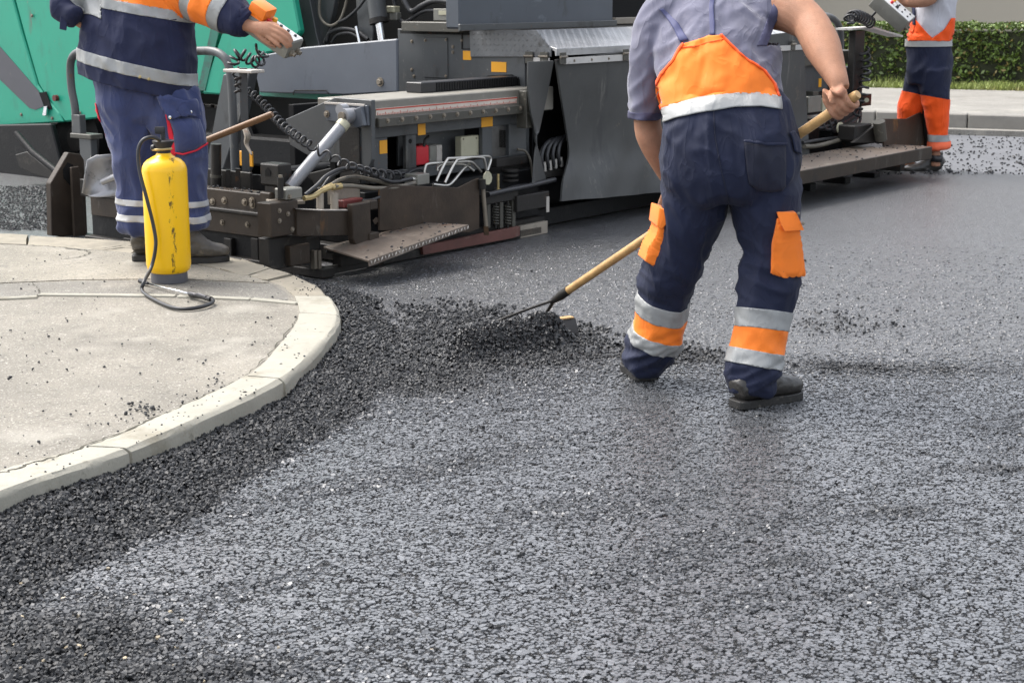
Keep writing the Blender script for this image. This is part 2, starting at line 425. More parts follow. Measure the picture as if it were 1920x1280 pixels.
def looseness(P):
    "0 = rolled flat by the screed, 1 = loose raked mix"
    x, y = P[:, 0], P[:, 1]
    n = fbm(x, y, 2.6, 3); n2 = fbm(x, y, 7.0, 9)
    d = dist_poly(P, OUT_C[::2])
    w = 0.30 + 0.10 * sstep(5.2, 4.2, y) + 0.10 * (n - .5)
    L = 1 - sstep(w * 0.75, w * 1.25, d)
    L = np.maximum(L, 1.25 * blob(P, 860, 630, 0.42, 0.75, 0.1))
    L = np.maximum(L, 1.1 * blob(P, 1020, 640, 0.38, 0.50))
    L = np.maximum(L, 1.1 * blob(P, 760, 700, 0.36, 0.42))
    L = np.maximum(L, 0.75 * blob(P, 1230, 660, 0.40, 0.26, -.15))
    L = np.maximum(L, 0.5 * blob(P, 1560, 612, 0.24, 0.17))
    L = np.maximum(L, 0.52 * blob(P, 1640, 690, 0.55, 0.13, -.12))
    L = np.maximum(L, 0.80 * blob(P, 60, 1230, 0.36, 0.34))
    L = np.maximum(L, 0.60 * blob(P, 290, 1265, 0.40, 0.13))
    L = np.maximum(L, 0.40 * blob(P, 1680, 960, 0.16, 0.07, .3))
    L = np.maximum(L, 0.40 * blob(P, 1470, 1055, 0.12, 0.06, .3))
    L = np.maximum(L, 0.45 * blob(P, 1880, 880, 0.22, 0.07))
    a, b = gz(1150, 1110), gz(1700, 930); e = (b - a) / np.linalg.norm(b - a)
    al, pe = x * e[0] + y * e[1], -x * e[1] + y * e[0]
    st = vnoise(al, pe * 7.5, .75, 21) * (.45 + .8 * vnoise(al, pe, 1.7, 23))
    L = np.maximum(L, .22 * sstep(.56, .9, st))
    L = L * (0.62 + 0.75 * n2) + 0.22 * (n - 0.5)
    return np.clip(L, 0, 1)
def lip_u(P):
    return (P[:, 0] - PO.x) * PU.x + (P[:, 1] - PO.y) * PU.y
def height(P):
    x, y = P[:, 0], P[:, 1]
    d = dist_poly(P, OUT_C[::2])
    h = 0.056 * np.exp(-(d / 0.20) ** 2) * (0.7 + 0.6 * fbm(x, y, 5, 4))
    L = looseness(P)
    h = h + 0.012 * L * fbm(x, y, 9, 6) + 0.006 * (fbm(x, y, 1.2, 8) - .5)
    rd = seg_dist(P, RAKE_A, RAKE_B)
    h = h + 0.125 * np.exp(-(rd / 0.070) ** 2) * (0.75 + 0.5 * fbm(x, y, 12, 5))
    far = sstep(16, 13.5, y)
    return h * far - 0.050 * sstep(7.12, 7.2, lip_u(P))

def road_material():
    m = bpy.data.materials.new('asphalt'); m.use_nodes = True
    N, L = m.node_tree.nodes, m.node_tree.links
    b = N['Principled BSDF']
    tc = N.new('ShaderNodeTexCoord')
    v = N.new('ShaderNodeTexVoronoi'); v.inputs['Scale'].default_value = 95; v.feature = 'F1'
    L.new(tc.outputs['Object'], v.inputs['Vector'])
    v2 = N.new('ShaderNodeTexVoronoi'); v2.inputs['Scale'].default_value = 42; v2.feature = 'F1'
    L.new(tc.outputs['Object'], v2.inputs['Vector'])
    sep = N.new('ShaderNodeSeparateColor'); L.new(v.outputs['Color'], sep.inputs[0])
    n = N.new('ShaderNodeTexNoise'); n.inputs['Scale'].default_value = 1.3; n.inputs['Detail'].default_value = 8
    L.new(tc.outputs['Object'], n.inputs['Vector'])
    rp = N.new('ShaderNodeValToRGB')
    rp.color_ramp.elements[0].color = (0.022, 0.023, 0.026, 1); rp.color_ramp.elements[1].color = (0.085, 0.088, 0.098, 1)
    L.new(sep.outputs[0], rp.inputs[0])
    mx = N.new('ShaderNodeMix'); mx.data_type = 'RGBA'; mx.blend_type = 'MULTIPLY'; mx.inputs['Factor'].default_value = 0.55
    r3 = N.new('ShaderNodeValToRGB'); r3.color_ramp.elements[0].position = .35; r3.color_ramp.elements[1].position = .65
    r3.color_ramp.elements[0].color = (0.62, 0.62, 0.62, 1)
    L.new(n.outputs[0], r3.inputs[0])
    L.new(rp.outputs[0], mx.inputs['A']); L.new(r3.outputs[0], mx.inputs['B'])
    sp2 = N.new('ShaderNodeSeparateColor'); L.new(v2.outputs['Color'], sp2.inputs[0])      # dark of open pores in the mat, painted into the colour
    r4 = N.new('ShaderNodeValToRGB'); r4.color_ramp.elements[0].position = .16; r4.color_ramp.elements[1].position = .34
    r4.color_ramp.elements[0].color = (.22, .22, .22, 1); L.new(sp2.outputs[0], r4.inputs[0])
    mx2 = N.new('ShaderNodeMix'); mx2.data_type = 'RGBA'; mx2.blend_type = 'MULTIPLY'; mx2.inputs['Factor'].default_value = 1
    L.new(mx.outputs['Result'], mx2.inputs['A']); L.new(r4.outputs[0], mx2.inputs['B'])
    L.new(mx2.outputs['Result'], b.inputs['Base Color'])
    b.inputs['Roughness'].default_value = 0.40
    b.inputs['Specular IOR Level'].default_value = 0.9
    b.inputs['Coat Weight'].default_value = .6; b.inputs['Coat Roughness'].default_value = .35; b.inputs['Coat IOR'].default_value = 1.6
    ng = N.new('ShaderNodeTexNoise'); ng.inputs['Scale'].default_value = 34; ng.inputs['Detail'].default_value = 5; ng.inputs['Roughness'].default_value = .7
    L.new(tc.outputs['Object'], ng.inputs['Vector'])
    bg = N.new('ShaderNodeBump'); bg.inputs['Strength'].default_value = 1.0; bg.inputs['Distance'].default_value = 0.030
    L.new(ng.outputs[0], bg.inputs['Height'])
    add = N.new('ShaderNodeMath'); add.operation = 'MULTIPLY_ADD'
    L.new(sep.outputs[1], add.inputs[0]); add.inputs[1].default_value = 0.8; L.new(v.outputs['Distance'], add.inputs[2])
    bp = N.new('ShaderNodeBump'); bp.inputs['Strength'].default_value = 0.75; bp.inputs['Distance'].default_value = 0.004
    bp.invert = True
    L.new(add.outputs[0], bp.inputs['Height']); L.new(bg.outputs[0], bp.inputs['Normal'])
    L.new(bp.outputs[0], b.inputs['Normal']); L.new(bp.outputs[0], b.inputs['Coat Normal'])
    MATS['asphalt'] = m
    return m
def stone_material():
    m = bpy.data.materials.new('asphalt_stone'); m.use_nodes = True
    N, L = m.node_tree.nodes, m.node_tree.links
    b = N['Principled BSDF']
    at = N.new('ShaderNodeAttribute'); at.attribute_name = 'tint'; at.attribute_type = 'GEOMETRY'
    L.new(at.outputs['Color'], b.inputs['Base Color'])
    tc = N.new('ShaderNodeTexCoord')
    n = N.new('ShaderNodeTexNoise'); n.inputs['Scale'].default_value = 350
    L.new(tc.outputs['Object'], n.inputs['Vector'])
    bp = N.new('ShaderNodeBump'); bp.inputs['Strength'].default_value = 0.35; bp.inputs['Distance'].default_value = 0.002
    L.new(n.outputs[0], bp.inputs['Height']); L.new(bp.outputs[0], b.inputs['Normal']); L.new(bp.outputs[0], b.inputs['Coat Normal'])
    mr = N.new('ShaderNodeMapRange'); mr.inputs['To Min'].default_value = .30; mr.inputs['To Max'].default_value = .58   # pressed smooth .. loose and matt
    L.new(at.outputs['Alpha'], mr.inputs[0]); L.new(mr.outputs[0], b.inputs['Roughness'])
    ms = N.new('ShaderNodeMapRange'); ms.inputs['To Min'].default_value = 1.0; ms.inputs['To Max'].default_value = .5   # the screed irons a sheen of bitumen onto the mat
    L.new(at.outputs['Alpha'], ms.inputs[0]); L.new(ms.outputs[0], b.inputs['Specular IOR Level'])
    mc = N.new('ShaderNodeMapRange'); mc.inputs['From Max'].default_value = .22; mc.inputs['To Min'].default_value = .55; mc.inputs['To Max'].default_value = 0
    L.new(at.outputs['Alpha'], mc.inputs[0]); L.new(mc.outputs[0], b.inputs['Coat Weight'])
    b.inputs['Coat Roughness'].default_value = .48; b.inputs['Coat IOR'].default_value = 1.6
    MATS['asphalt_stone'] = m
def pavement_material(name, c0, c1, grain=1.0):
    m = bpy.data.materials.new(name); m.use_nodes = True
    N, L = m.node_tree.nodes, m.node_tree.links
    b = N['Principled BSDF']
    tc = N.new('ShaderNodeTexCoord')
    n = N.new('ShaderNodeTexNoise'); n.inputs['Scale'].default_value = 1.7; n.inputs['Detail'].default_value = 10; n.inputs['Roughness'].default_value = .6
    L.new(tc.outputs['Object'], n.inputs['Vector'])
    rp = N.new('ShaderNodeValToRGB')
    e = rp.color_ramp.elements
    e[0].position = .32; e[1].position = .68; e[0].color = _rgb(c0); e[1].color = _rgb(c1)
    L.new(n.outputs[0], rp.inputs[0])
    cur = rp.outputs[0]
    for sc, lo, hi, col, fac in ((95, .55, .68, (0.075, 0.07, 0.062), .75), (140, .58, .70, (0.46, 0.44, 0.40), .7), (55, .64, .72, (0.42, 0.40, 0.35), .7), (40, .62, .70, (0.07, 0.065, 0.055), .6), (3.2, .56, .70, (0.33, 0.31, 0.265), .5), (2.1, .55, .72, (0.115, 0.105, 0.088), .5), (9, .62, .70, (0.10, 0.092, 0.078), .45), (26, .66, .72, (0.09, 0.083, 0.07), .5)):
        q = N.new('ShaderNodeTexNoise'); q.inputs['Scale'].default_value = sc; q.inputs['Detail'].default_value = 3 if sc > 20 else 9
        L.new(tc.outputs['Object'], q.inputs['Vector'])
        r = N.new('ShaderNodeValToRGB'); r.color_ramp.elements[0].position = lo; r.color_ramp.elements[1].position = hi
        r.color_ramp.elements[0].color = (0, 0, 0, 1); r.color_ramp.elements[1].color = (fac, fac, fac, 1)
        L.new(q.outputs[0], r.inputs[0])
        mx = N.new('ShaderNodeMix'); mx.data_type = 'RGBA'
        L.new(r.outputs[0], mx.inputs['Factor']); L.new(cur, mx.inputs['A']); mx.inputs['B'].default_value = _rgb(col)
        cur = mx.outputs['Result']
    L.new(cur, b.inputs['Base Color'])
    b.inputs['Roughness'].default_value = .8
    q = N.new('ShaderNodeTexNoise'); q.inputs['Scale'].default_value = 120; q.inputs['Detail'].default_value = 5
    L.new(tc.outputs['Object'], q.inputs['Vector'])
    bp = N.new('ShaderNodeBump'); bp.inputs['Strength'].default_value = .5 * grain; bp.inputs['Distance'].default_value = .004
    L.new(q.outputs[0], bp.inputs['Height']); L.new(bp.outputs[0], b.inputs['Normal'])
    MATS[name] = m
road_material(); stone_material()
pavement_material('pavement_grey', (0.134, 0.123, 0.100), (0.230, 0.210, 0.172))
pavement_material('pavement_band', (0.125, 0.117, 0.10), (0.17, 0.16, 0.138))
pavement_material('pavement_slab', (0.165, 0.149, 0.116), (0.275, 0.251, 0.202))
pavement_material('pavement_far', (0.18, 0.17, 0.152), (0.245, 0.235, 0.21))

# the road: one sheet to the horizon, finer where the camera stands
xs = np.concatenate([[-400, -120, -40, -18, -10, -7], np.arange(-5, 7.01, .05), [7.5, 8, 9, 11, 13, 20, 40, 120, 400]])
ys = np.concatenate([[-60, -15, -4, 0, 1.5], np.arange(2.2, 15.5, .05), [17, 20, 30, 60, 150, 500]])
GX, GY = np.meshgrid(xs, ys)
P2 = np.column_stack([GX.ravel(), GY.ravel()])
near = (np.abs(P2[:, 0]) < 14) & (P2[:, 1] < 25) & (P2[:, 1] > 1)
Z = np.zeros(len(P2)); Z[near] = height(P2[near])
Z[near & inside(P2, PAVE_POLY)] = -0.03
Z -= 0.004 + 0.008 * sstep(6.4, 5.6, P2[:, 1]) * near      # the sheet lies under the coarse stones
nx, ny = len(xs), len(ys)
I = np.arange(nx * ny).reshape(ny, nx)
quads = np.stack([I[:-1, :-1], I[:-1, 1:], I[1:, 1:], I[1:, :-1]], -1).reshape(-1, 4)
road = obj('road', fast_mesh('road', np.column_stack([P2, Z]), quads, 4), 'asphalt', smooth=True)
tag(road, 'dark grey freshly laid asphalt road surface', kind='structure')

# the older lane beyond the fresh mat's edge
def old_lane():
    bm = bmesh.new()
    W_ = lambda u, v: (to_world((u, v, 0)).x, to_world((u, v, 0)).y, -.0465)
    ed = [(7.22 + .012 * math.sin(k * 1.7) + .01 * random.random(), -9 + k * .5) for k in range(30)]
    bm_prism(bm, [Vector(W_(u, v)) for u, v in ed] + [Vector(W_(16, 5.5)), Vector(W_(16, -9))], Vector((0, 0, -.03)))
    bmesh.ops.triangulate(bm, faces=[f for f in bm.faces if len(f.verts) > 4])
    o = bm_obj('old_road', bm, mat('old_asphalt', (0.105, 0.108, 0.115), .6, var=.2, scale=3, bump=.4, bscale=90, stains=(((0.05, 0.05, 0.055), .2, 3), ((0.03, 0.03, 0.033), .16, 18))))
    tag(o, 'paler worn road lane beyond the fresh mat', kind='structure')
old_lane()
# near pavement with its kerb stones
def sheet(name, pts, m, z0, z1, parent=None):
    bm = bmesh.new()
    bm_prism(bm, [Vector((p[0], p[1], z1)) for p in pts], Vector((0, 0, z0 - z1)))
    bmesh.ops.triangulate(bm, faces=[f for f in bm.faces if len(f.verts) > 4])
    return bm_obj(name, bm, m, parent)
pave = sheet('pavement', np.vstack([IN_C[:, :2], [[-14, 12], [-14, 2.2]]]), 'pavement_grey', -.05, KZ - .004)
tag(pave, 'light grey concrete pavement corner beside the new asphalt', kind='structure')
def pz(px, py): p = on_z(px, py, KZ); return (p.x, p.y)
sheet('pavement_slab', [pz(*q) for q in [(-700, 548), (0, 530), (140, 524), (330, 522), (505, 530), (470, 517), (420, 506), (340, 490), (215, 472), (0, 458), (-700, 440)]], 'pavement_slab', KZ - .03, KZ, pave)
sheet('patched_strip', [pz(*q) for q in [(-700, 585), (0, 556), (150, 552), (330, 556), (540, 562), (538, 549), (512, 533), (330, 524), (140, 526.5), (0, 532.5), (-700, 552)]], 'pavement_band', KZ - .03, KZ - .001, pave)
for i, (a, b) in enumerate([((-300, 574), (70, 557)), ((74, 552.5), (330, 555)), ((334, 555.5), (470, 561)), ((473, 561), (558, 569))]):
    bm = bmesh.new()
    A, B = Vector((*pz(*a), 0)), Vector((*pz(*b), 0)); d = (B - A).normalized(); n = Vector((-d.y, d.x, 0))
    bm_prism(bm, [A - n * .018 + Vector((0, 0, KZ + .006)), B - n * .018 + Vector((0, 0, KZ + .006)), B + n * .018 + Vector((0, 0, KZ + .006)), A + n * .018 + Vector((0, 0, KZ + .006))], Vector((0, 0, -.08)))
    bm_bevel(bm, .004)
    bm_obj('edging_strip', bm, 'concrete_kerb', pave)

def crack(px, w):
    bm = bmesh.new(); L_, R__ = [], []
    P = [Vector((*pz(x, y), KZ + .0035)) for x, y in px]
    Q = catmull([tuple(v) for v in P], 9)
    for i in range(len(Q)):
        t = Q[min(i + 1, len(Q) - 1)] - Q[max(i - 1, 0)]; t /= np.linalg.norm(t); n = np.array([-t[1], t[0], 0])
        ww = w * random.uniform(.25, 1.0); off = random.uniform(-.008, .008)
        L_.append(bm.verts.new(Q[i] + n * (off + ww))); R__.append(bm.verts.new(Q[i] + n * (off - ww)))
    for i in range(len(Q) - 1): bm.faces.new((L_[i], R__[i], R__[i + 1], L_[i + 1]))
    bm_obj('crack', bm, 'crack_dirt', pave)
crack([(-60, 455), (0, 458), (60, 461), (110, 464), (160, 469), (200, 466), (240, 461), (275, 470)], .010)
crack([(160, 469), (168, 474), (150, 482), (120, 486)], .005)
crack([(70, 556), (74, 545), (60, 530)], .003)
crack([(0, 889), (60, 870), (158, 838), (250, 802), (320, 772)], .006)
crack([(320, 772), (390, 740), (461, 708)], .005)
crack([(462, 706), (510, 660), (545, 615), (558, 594)], .004)
def kerb_stones():
    # parameters along the control points where one stone ends and the next begins
    joints = [0.0, 1.6, 4.0, 6.0, 8.15, 9.0, 9.75, 10.3, 10.75, 11.3, 12.0, 12.8, 13.8, 14.6, 15.3, 16.0]
    for k, (a, b) in enumerate(zip(joints, joints[1:])):
        g = 0.016
        old = k >= 5
        i0, i1 = a * 8, b * 8
        ts = np.linspace(i0, i1, max(4, int((i1 - i0) * .8) + 2))
        def sample(C, t):
            i = int(min(math.floor(t), len(C) - 2)); f = t - i
            return Vector(C[i]) * (1 - f) + Vector(C[i + 1]) * f
        O_ = [sample(OUT_C, t) for t in ts]; I_ = [sample(IN_C, t) for t in ts]
        for A in (O_, I_):        # a thin joint at both ends
            d = (A[1] - A[0]); A[0] = A[0] + d.normalized() * min(g / 2, d.length * .4)
            d = (A[-2] - A[-1]); A[-1] = A[-1] + d.normalized() * min(g / 2, d.length * .4)
        bm = bmesh.new()
        dz = random.uniform(-.004, .006) * (2.0 if old else 1)
        tilt = random.uniform(-.004, .004)
        rows = []
        nn = len(ts)
        for j in range(nn):
            o, i_ = O_[j], I_[j]
            out = (o - i_); out.z = 0; out.normalize()
            z = KZ + dz + tilt * (j / (nn - 1) - .5) * 2
            def jit(s): return Vector((random.uniform(-s, s), random.uniform(-s, s), random.uniform(-s, s) * .6))
            s = .0045 if old else .0022
            r = .026 if old else .014
            row = []
            for off, zz in ((0.012, -.10), (0.012, z - r * 1.7), (.008, z - r), (-.002, z - r * .38), (-r * .55, z - r * .07), (-r * 1.3, z)):
                row.append(o + out * off + Vector((0, 0, zz - o.z)) + jit(s))
            mid = (o * .5 + i_ * .5); row.append(Vector((mid.x, mid.y, z + .001)) + jit(s))
            row.append(Vector((i_.x, i_.y, z)) + jit(s)); row.append(Vector((i_.x, i_.y, -.1)))
            rows.append([bm.verts.new(p) for p in row])
        for A, B in zip(rows, rows[1:]):
            for c in range(len(A) - 1):
                bm.faces.new((A[c], A[c + 1], B[c + 1], B[c]))
        bm.faces.new(rows[0]); bm.faces.new(list(reversed(rows[-1])))
        o = bm_obj('kerb_stone', bm, 'stone_kerb' if old else 'concrete_kerb', pave, auto=22)
kerb_stones()

# far side of the road: kerb, pavement, verge, hedge, wall
def far_side():
    d = (on_z(1900, 245) - on_z(1640, 237)); d.z = 0; d.normalize()
    n = Vector((-d.y, d.x, 0))
    if n.y < 0: n = -n
    A = on_z(1640, 237)
    W = lambda s, t, z: A + d * s + n * t + Vector((0, 0, z))
    def slab(name, s0, s1, t0, t1, z0, z1, m, parent=None, bev=.0):
        bm = bmesh.new()
        bm_prism(bm, [W(s0, t0, z1), W(s1, t0, z1), W(s1, t1, z1), W(s0, t1, z1)], Vector((0, 0, z0 - z1)))
        bm_bevel(bm, bev)
        return bm_obj(name, bm, m, parent)
    T1 = 4.6
    fp = slab('far_pavement', -60, 60, .16, T1 + .2, -.05, .15, 'pavement_far')
    tag(fp, 'pale grey pavement across the road', kind='structure')
    for k in range(-4, 12):
        s0 = -3 + k * 1.0
        slab('kerb_stone', s0 + .006, s0 + .994, 0, .158, -.05, .165 + random.uniform(-.004, .004), 'far_kerb', fp, .012)
    slab('kerb_line', -60, -7.01, 0, .158, -.05, .165, 'far_kerb', fp, .012)
    slab('kerb_line', 9.01, 60, 0, .158, -.05, .165, 'far_kerb', fp, .012)
    slab('gutter_strip', -60, 60, -.22, -.004, -.05, .012, 'pavement_far', fp)
    vg = slab('verge', -60, 60, T1 + .2, T1 + 4.5, -.05, .14, 'soil')
    tag(vg, 'strip of bare soil under the hedge', kind='structure')
    # grass blades on the verge
    ng = 26000
    s = RNG.uniform(-9, 9, ng); t = T1 + .1 + np.abs(RNG.normal(0, .45, ng)) ; t = np.clip(t, T1 + .1, T1 + 1.6)
    hgt = RNG.uniform(.03, .12, ng) * (0.6 + .9 * vnoise(s, t, 1.3, 2)); a = RNG.uniform(0, 6.28, ng)
    base = np.array(A)[None] + np.array(d)[None] * s[:, None] + np.array(n)[None] * t[:, None]; base[:, 2] = .14
    wv = np.column_stack([np.cos(a), np.sin(a), np.zeros(ng)]) * RNG.uniform(.006, .014, ng)[:, None]
    tip = base + np.column_stack([RNG.normal(0, .04, ng), RNG.normal(0, .04, ng), hgt])
    V = np.stack([base - wv, base + wv, tip], 1).reshape(-1, 3)
    me = fast_mesh('grass', V, np.arange(ng * 3).reshape(-1, 3), 3)
    mg = mat('grass_blade', (0.20, 0.24, 0.055), .6, var=.5, scale=1.5, stains=(((0.23, 0.19, 0.07), .35, 2),))
    g = obj('grass', me, 'grass_blade'); tag(g, 'short yellow-green grass at the foot of the hedge', 'grass', kind='stuff')
    # hedge
    root = empty('hedge', W(0, T1 + 1.4, .14)); tag(root, 'long clipped green hedge in front of the beige wall', 'hedge')
    t0, t1, zt = T1 + 1.0, T1 + 1.9, 1.03
    M = Matrix.Translation(-root.location)
    def rel(o): o.matrix_parent_inverse = M; return o
    bm = bmesh.new()
    bm_prism(bm, [W(-30, t0 + .14, zt - .12), W(30, t0 + .14, zt - .12), W(30, t1 - .1, zt - .12), W(-30, t1 - .1, zt - .12)], Vector((0, 0, -.80)))
    mat('hedge_core', (0.022, 0.026, 0.010), .9, var=.4)
    rel(bm_obj('twig_mass', bm, 'hedge_core', root))
    for k in range(24):
        s = -9 + k * .8 + random.uniform(-.15, .15)
        bm = bmesh.new()
        p = W(s, t0 + .3 + random.uniform(-.08, .1), .1)
        bm_tube(bm, [p, p + Vector((random.uniform(-.05, .05), 0, .25)), p + Vector((random.uniform(-.1, .1), 0, .5))], [.03, .024, .018], n=6)
        mat('bark', (0.10, 0.07, 0.045), .9, var=.3) if 'bark' not in MATS else None
        rel(bm_obj('stem', bm, 'bark', root))
    nl = 42000
    s = RNG.uniform(-10, 10, nl); which = RNG.uniform(0, 1, nl)
    z = RNG.uniform(.20, zt, nl); t = np.full(nl, t0)
    lump = fbm(s, z, 3.2, 5)
    depth = np.abs(RNG.normal(0, .05, nl)) + .16 * (1 - lump) 
    top = which < .38
    t = t0 + depth
    t[top] = RNG.uniform(t0, t1, top.sum()); z[top] = zt - .10 * (1 - fbm(s[top], t[top], 3, 7)) - np.abs(RNG.normal(0, .02, top.sum())) + .03
    thin = (~top) & (z < .5) & (RNG.uniform(0, 1, nl) < (.5 - z) * 2.2)
    keep = ~thin & ((fbm(s, z * 1.3, 2.2, 12) > .30) | top)
    s, t, z = s[keep], t[keep], z[keep]; nl = len(s)
    base = np.array(A)[None] + np.array(d)[None] * s[:, None] + np.array(n)[None] * t[:, None]; base[:, 2] = z
    e1 = RNG.normal(0, 1, (nl, 3)); e1 /= np.linalg.norm(e1, axis=1)[:, None]
    e2 = RNG.normal(0, 1, (nl, 3)); e2 -= e1 * (e1 * e2).sum(1)[:, None]; e2 /= np.linalg.norm(e2, axis=1)[:, None]
    L = RNG.uniform(.022, .045, nl)[:, None]
    V = np.stack([base - e1 * L, base - e2 * L * .55, base + e1 * L, base + e2 * L * .55], 1).reshape(-1, 3)
    me = fast_mesh('foliage', V, np.arange(nl * 4).reshape(-1, 4), 4)
    tint = RNG.uniform(0, 1, nl)
    colr = np.where(tint[:, None] < .08, np.array([[.22, .17, .05, 1]]), np.array([[.088, .135, .024, 1]]) * (0.5 + 1.1 * RNG.uniform(0, 1, nl)[:, None]))
    at = me.attributes.new('tint', 'FLOAT_COLOR', 'POINT'); at.data.foreach_set('color', np.repeat(colr, 4, 0).astype(np.float32).ravel())
    ml = bpy.data.materials.new('hedge_leaf'); ml.use_nodes = True
    b = ml.node_tree.nodes['Principled BSDF']; an = ml.node_tree.nodes.new('ShaderNodeAttribute'); an.attribute_name = 'tint'
    ml.node_tree.links.new(an.outputs['Color'], b.inputs['Base Color']); b.inputs['Roughness'].default_value = .5
    MATS['hedge_leaf'] = ml
    fo = rel(obj('foliage', me, 'hedge_leaf', root)); fo['kind'] = 'stuff'
    # walls behind
    bm = bmesh.new()
    bm_prism(bm, [W(-3.2, T1 + 4.6, 4.5), W(60, T1 + 4.6, 4.5), W(60, T1 + 5.0, 4.5), W(-3.2, T1 + 5.0, 4.5)], Vector((0, 0, -4.5)))
    w = bm_obj('building_wall', bm, 'wall_beige'); tag(w, 'plain beige rendered building wall behind the hedge', 'wall')
    bm = bmesh.new()
    bm_prism(bm, [W(-60, T1 + 4.2, 3.2), W(-3.25, T1 + 4.2, 3.2), W(-3.25, T1 + 4.7, 3.2), W(-60, T1 + 4.7, 3.2)], Vector((0, 0, -3.2)))
    w = bm_obj('stone_wall', bm, 'wall_stone'); tag(w, 'rough mossy stone wall showing behind the machine', 'wall')
far_side()

# ---------------------------------------------------------------- the paver
paver = empty('asphalt_paver', PO)
paver.rotation_euler = (0, 0, math.atan2(PU.y, PU.x))
tag(paver, 'dirty green and grey asphalt paver with wide steel screed laying the road', 'paver')
def BV(name, xl, xr, y0, y1, v, t, m, xref=None, bev=.004, parent=None, ex=0):
    "box whose rear face lies in the plane v; height read at xref"
    xref = xl if xref is None else xref
    yr = y0
    u0, u1 = at_v(xl, (y0 + y1) / 2, v).x, at_v(xr, (y0 + y1) / 2, v).x
    z1, z0 = at_v(xref, y0, v).z, at_v(xref, y1, v).z
    return LB(name, u0, u1, v, v + t, z0, z1, m, bev, parent)
def BU(name, xl, xr, y0, y1, u, t, m, xref=None, bev=.004, parent=None):
    "box whose outer face lies in the plane u"
    xref = xr if xref is None else xref
    v1, v0 = at_u(xl, (y0 + y1) / 2, u).y, at_u(xr, (y0 + y1) / 2, u).y
    z1, z0 = at_u(xref, y0, u).z, at_u(xref, y1, u).z
    return LB(name, u, u + t, v0, v1, z0, z1, m, bev, parent)
def LB(name, u0, u1, v0, v1, z0, z1, m, bev=.004, parent=None):
    bm = bmesh.new(); bm_box(bm, u0, u1, v0, v1, min(z0, z1), max(z0, z1))
    bm_bevel(bm, min(bev, .3 * min(abs(u1 - u0), abs(v1 - v0), abs(z1 - z0))))
    return bm_obj(name, bm, m, parent or paver)
def PLV(name, pts, v, t, m, bev=.003, parent=None):
    bm = bmesh.new(); bm_prism(bm, [at_v(x, y, v) for x, y in pts], Vector((0, t, 0))); bmesh.ops.recalc_face_normals(bm, faces=bm.faces); bm_bevel(bm, bev)
    return bm_obj(name, bm, m, parent or paver)
def PLU(name, pts, u, t, m, bev=.003, parent=None):
    bm = bmesh.new(); bm_prism(bm, [at_u(x, y, u) for x, y in pts], Vector((t, 0, 0))); bmesh.ops.recalc_face_normals(bm, faces=bm.faces); bm_bevel(bm, bev)
    return bm_obj(name, bm, m, parent or paver)
def TB(name, pts, r, m, sub=5, parent=None, n=8, plane='v'):
    P = [(at_v(x, y, w) if plane == 'v' else at_u(x, y, w)) for x, y, w in pts]
    bm = bmesh.new(); bm_tube(bm, P, r, n=n, sub=sub)
    return bm_obj(name, bm, m, parent or paver, auto=50)
def CY(name, p, q, r, m, n=16, parent=None, bev=0, r2=None):
    bm = bmesh.new(); bm_tube(bm, [p, q], [r, r if r2 is None else r2], n=n)
    return bm_obj(name, bm, m, parent or paver, auto=40)
_bolt = {}
def bolt_mesh(ax, s):
    if (ax, s) not in _bolt:
        bm = bmesh.new()
        d = {'v': (0, -1, 0), 'u': (-1, 0, 0), 'z': (0, 0, 1)}[ax]
        bm_lathe(bm, [(s * 1.5, 0), (s * 1.5, s * .25)], (0, 0, 0), d, 12)
        bm_lathe(bm, [(s, s * .2), (s, s * .9), (s * .8, s * 1.05)], (0, 0, 0), d, 6)
        bmesh.ops.recalc_face_normals(bm, faces=bm.faces)
        me = bpy.data.meshes.new('bolt'); bm.to_mesh(me); bm.free(); me.materials.append(MATS['bolt_steel'])
        _bolt[(ax, s)] = me
    return _bolt[(ax, s)]
def BOLT(px, py, plane, w, s=.011, parent=None):
    o = bpy.data.objects.new('bolt', bolt_mesh(plane, s)); COL.objects.link(o); o.parent = parent or paver
    o.location = at_v(px, py, w) if plane == 'v' else at_u(px, py, w)
    return o
def ribbon(name, L, R_, m, th=.012, sub=5, nacross=8, wave=0.0, parent=None):
    "sheet between two edges given as (px, py, v) lists, with thickness"
    A = catmull([tuple(at_v(*p)) for p in L], sub); B = catmull([tuple(at_v(*p)) for p in R_], sub)
    bm = bmesh.new(); rows = []
    for i in range(len(A)):
        row = []
        for k in range(nacross + 1):
            s = k / nacross
            p = A[i] * (1 - s) + B[i] * s
            if wave: p = p + np.array([0, wave * (math.sin(s * 23 + 1) + .6 * math.sin(s * 51 + i * .11)) * (.25 + i / len(A)), 0])
            row.append(bm.verts.new(p))
        rows.append(row)
    for a, b in zip(rows, rows[1:]):
        for k in range(nacross): bm.faces.new((a[k], a[k + 1], b[k + 1], b[k]))
    bmesh.ops.recalc_face_normals(bm, faces=bm.faces)
    bmesh.ops.solidify(bm, geom=list(bm.faces), thickness=th)
    return bm_obj(name, bm, m, parent or paver, auto=50)
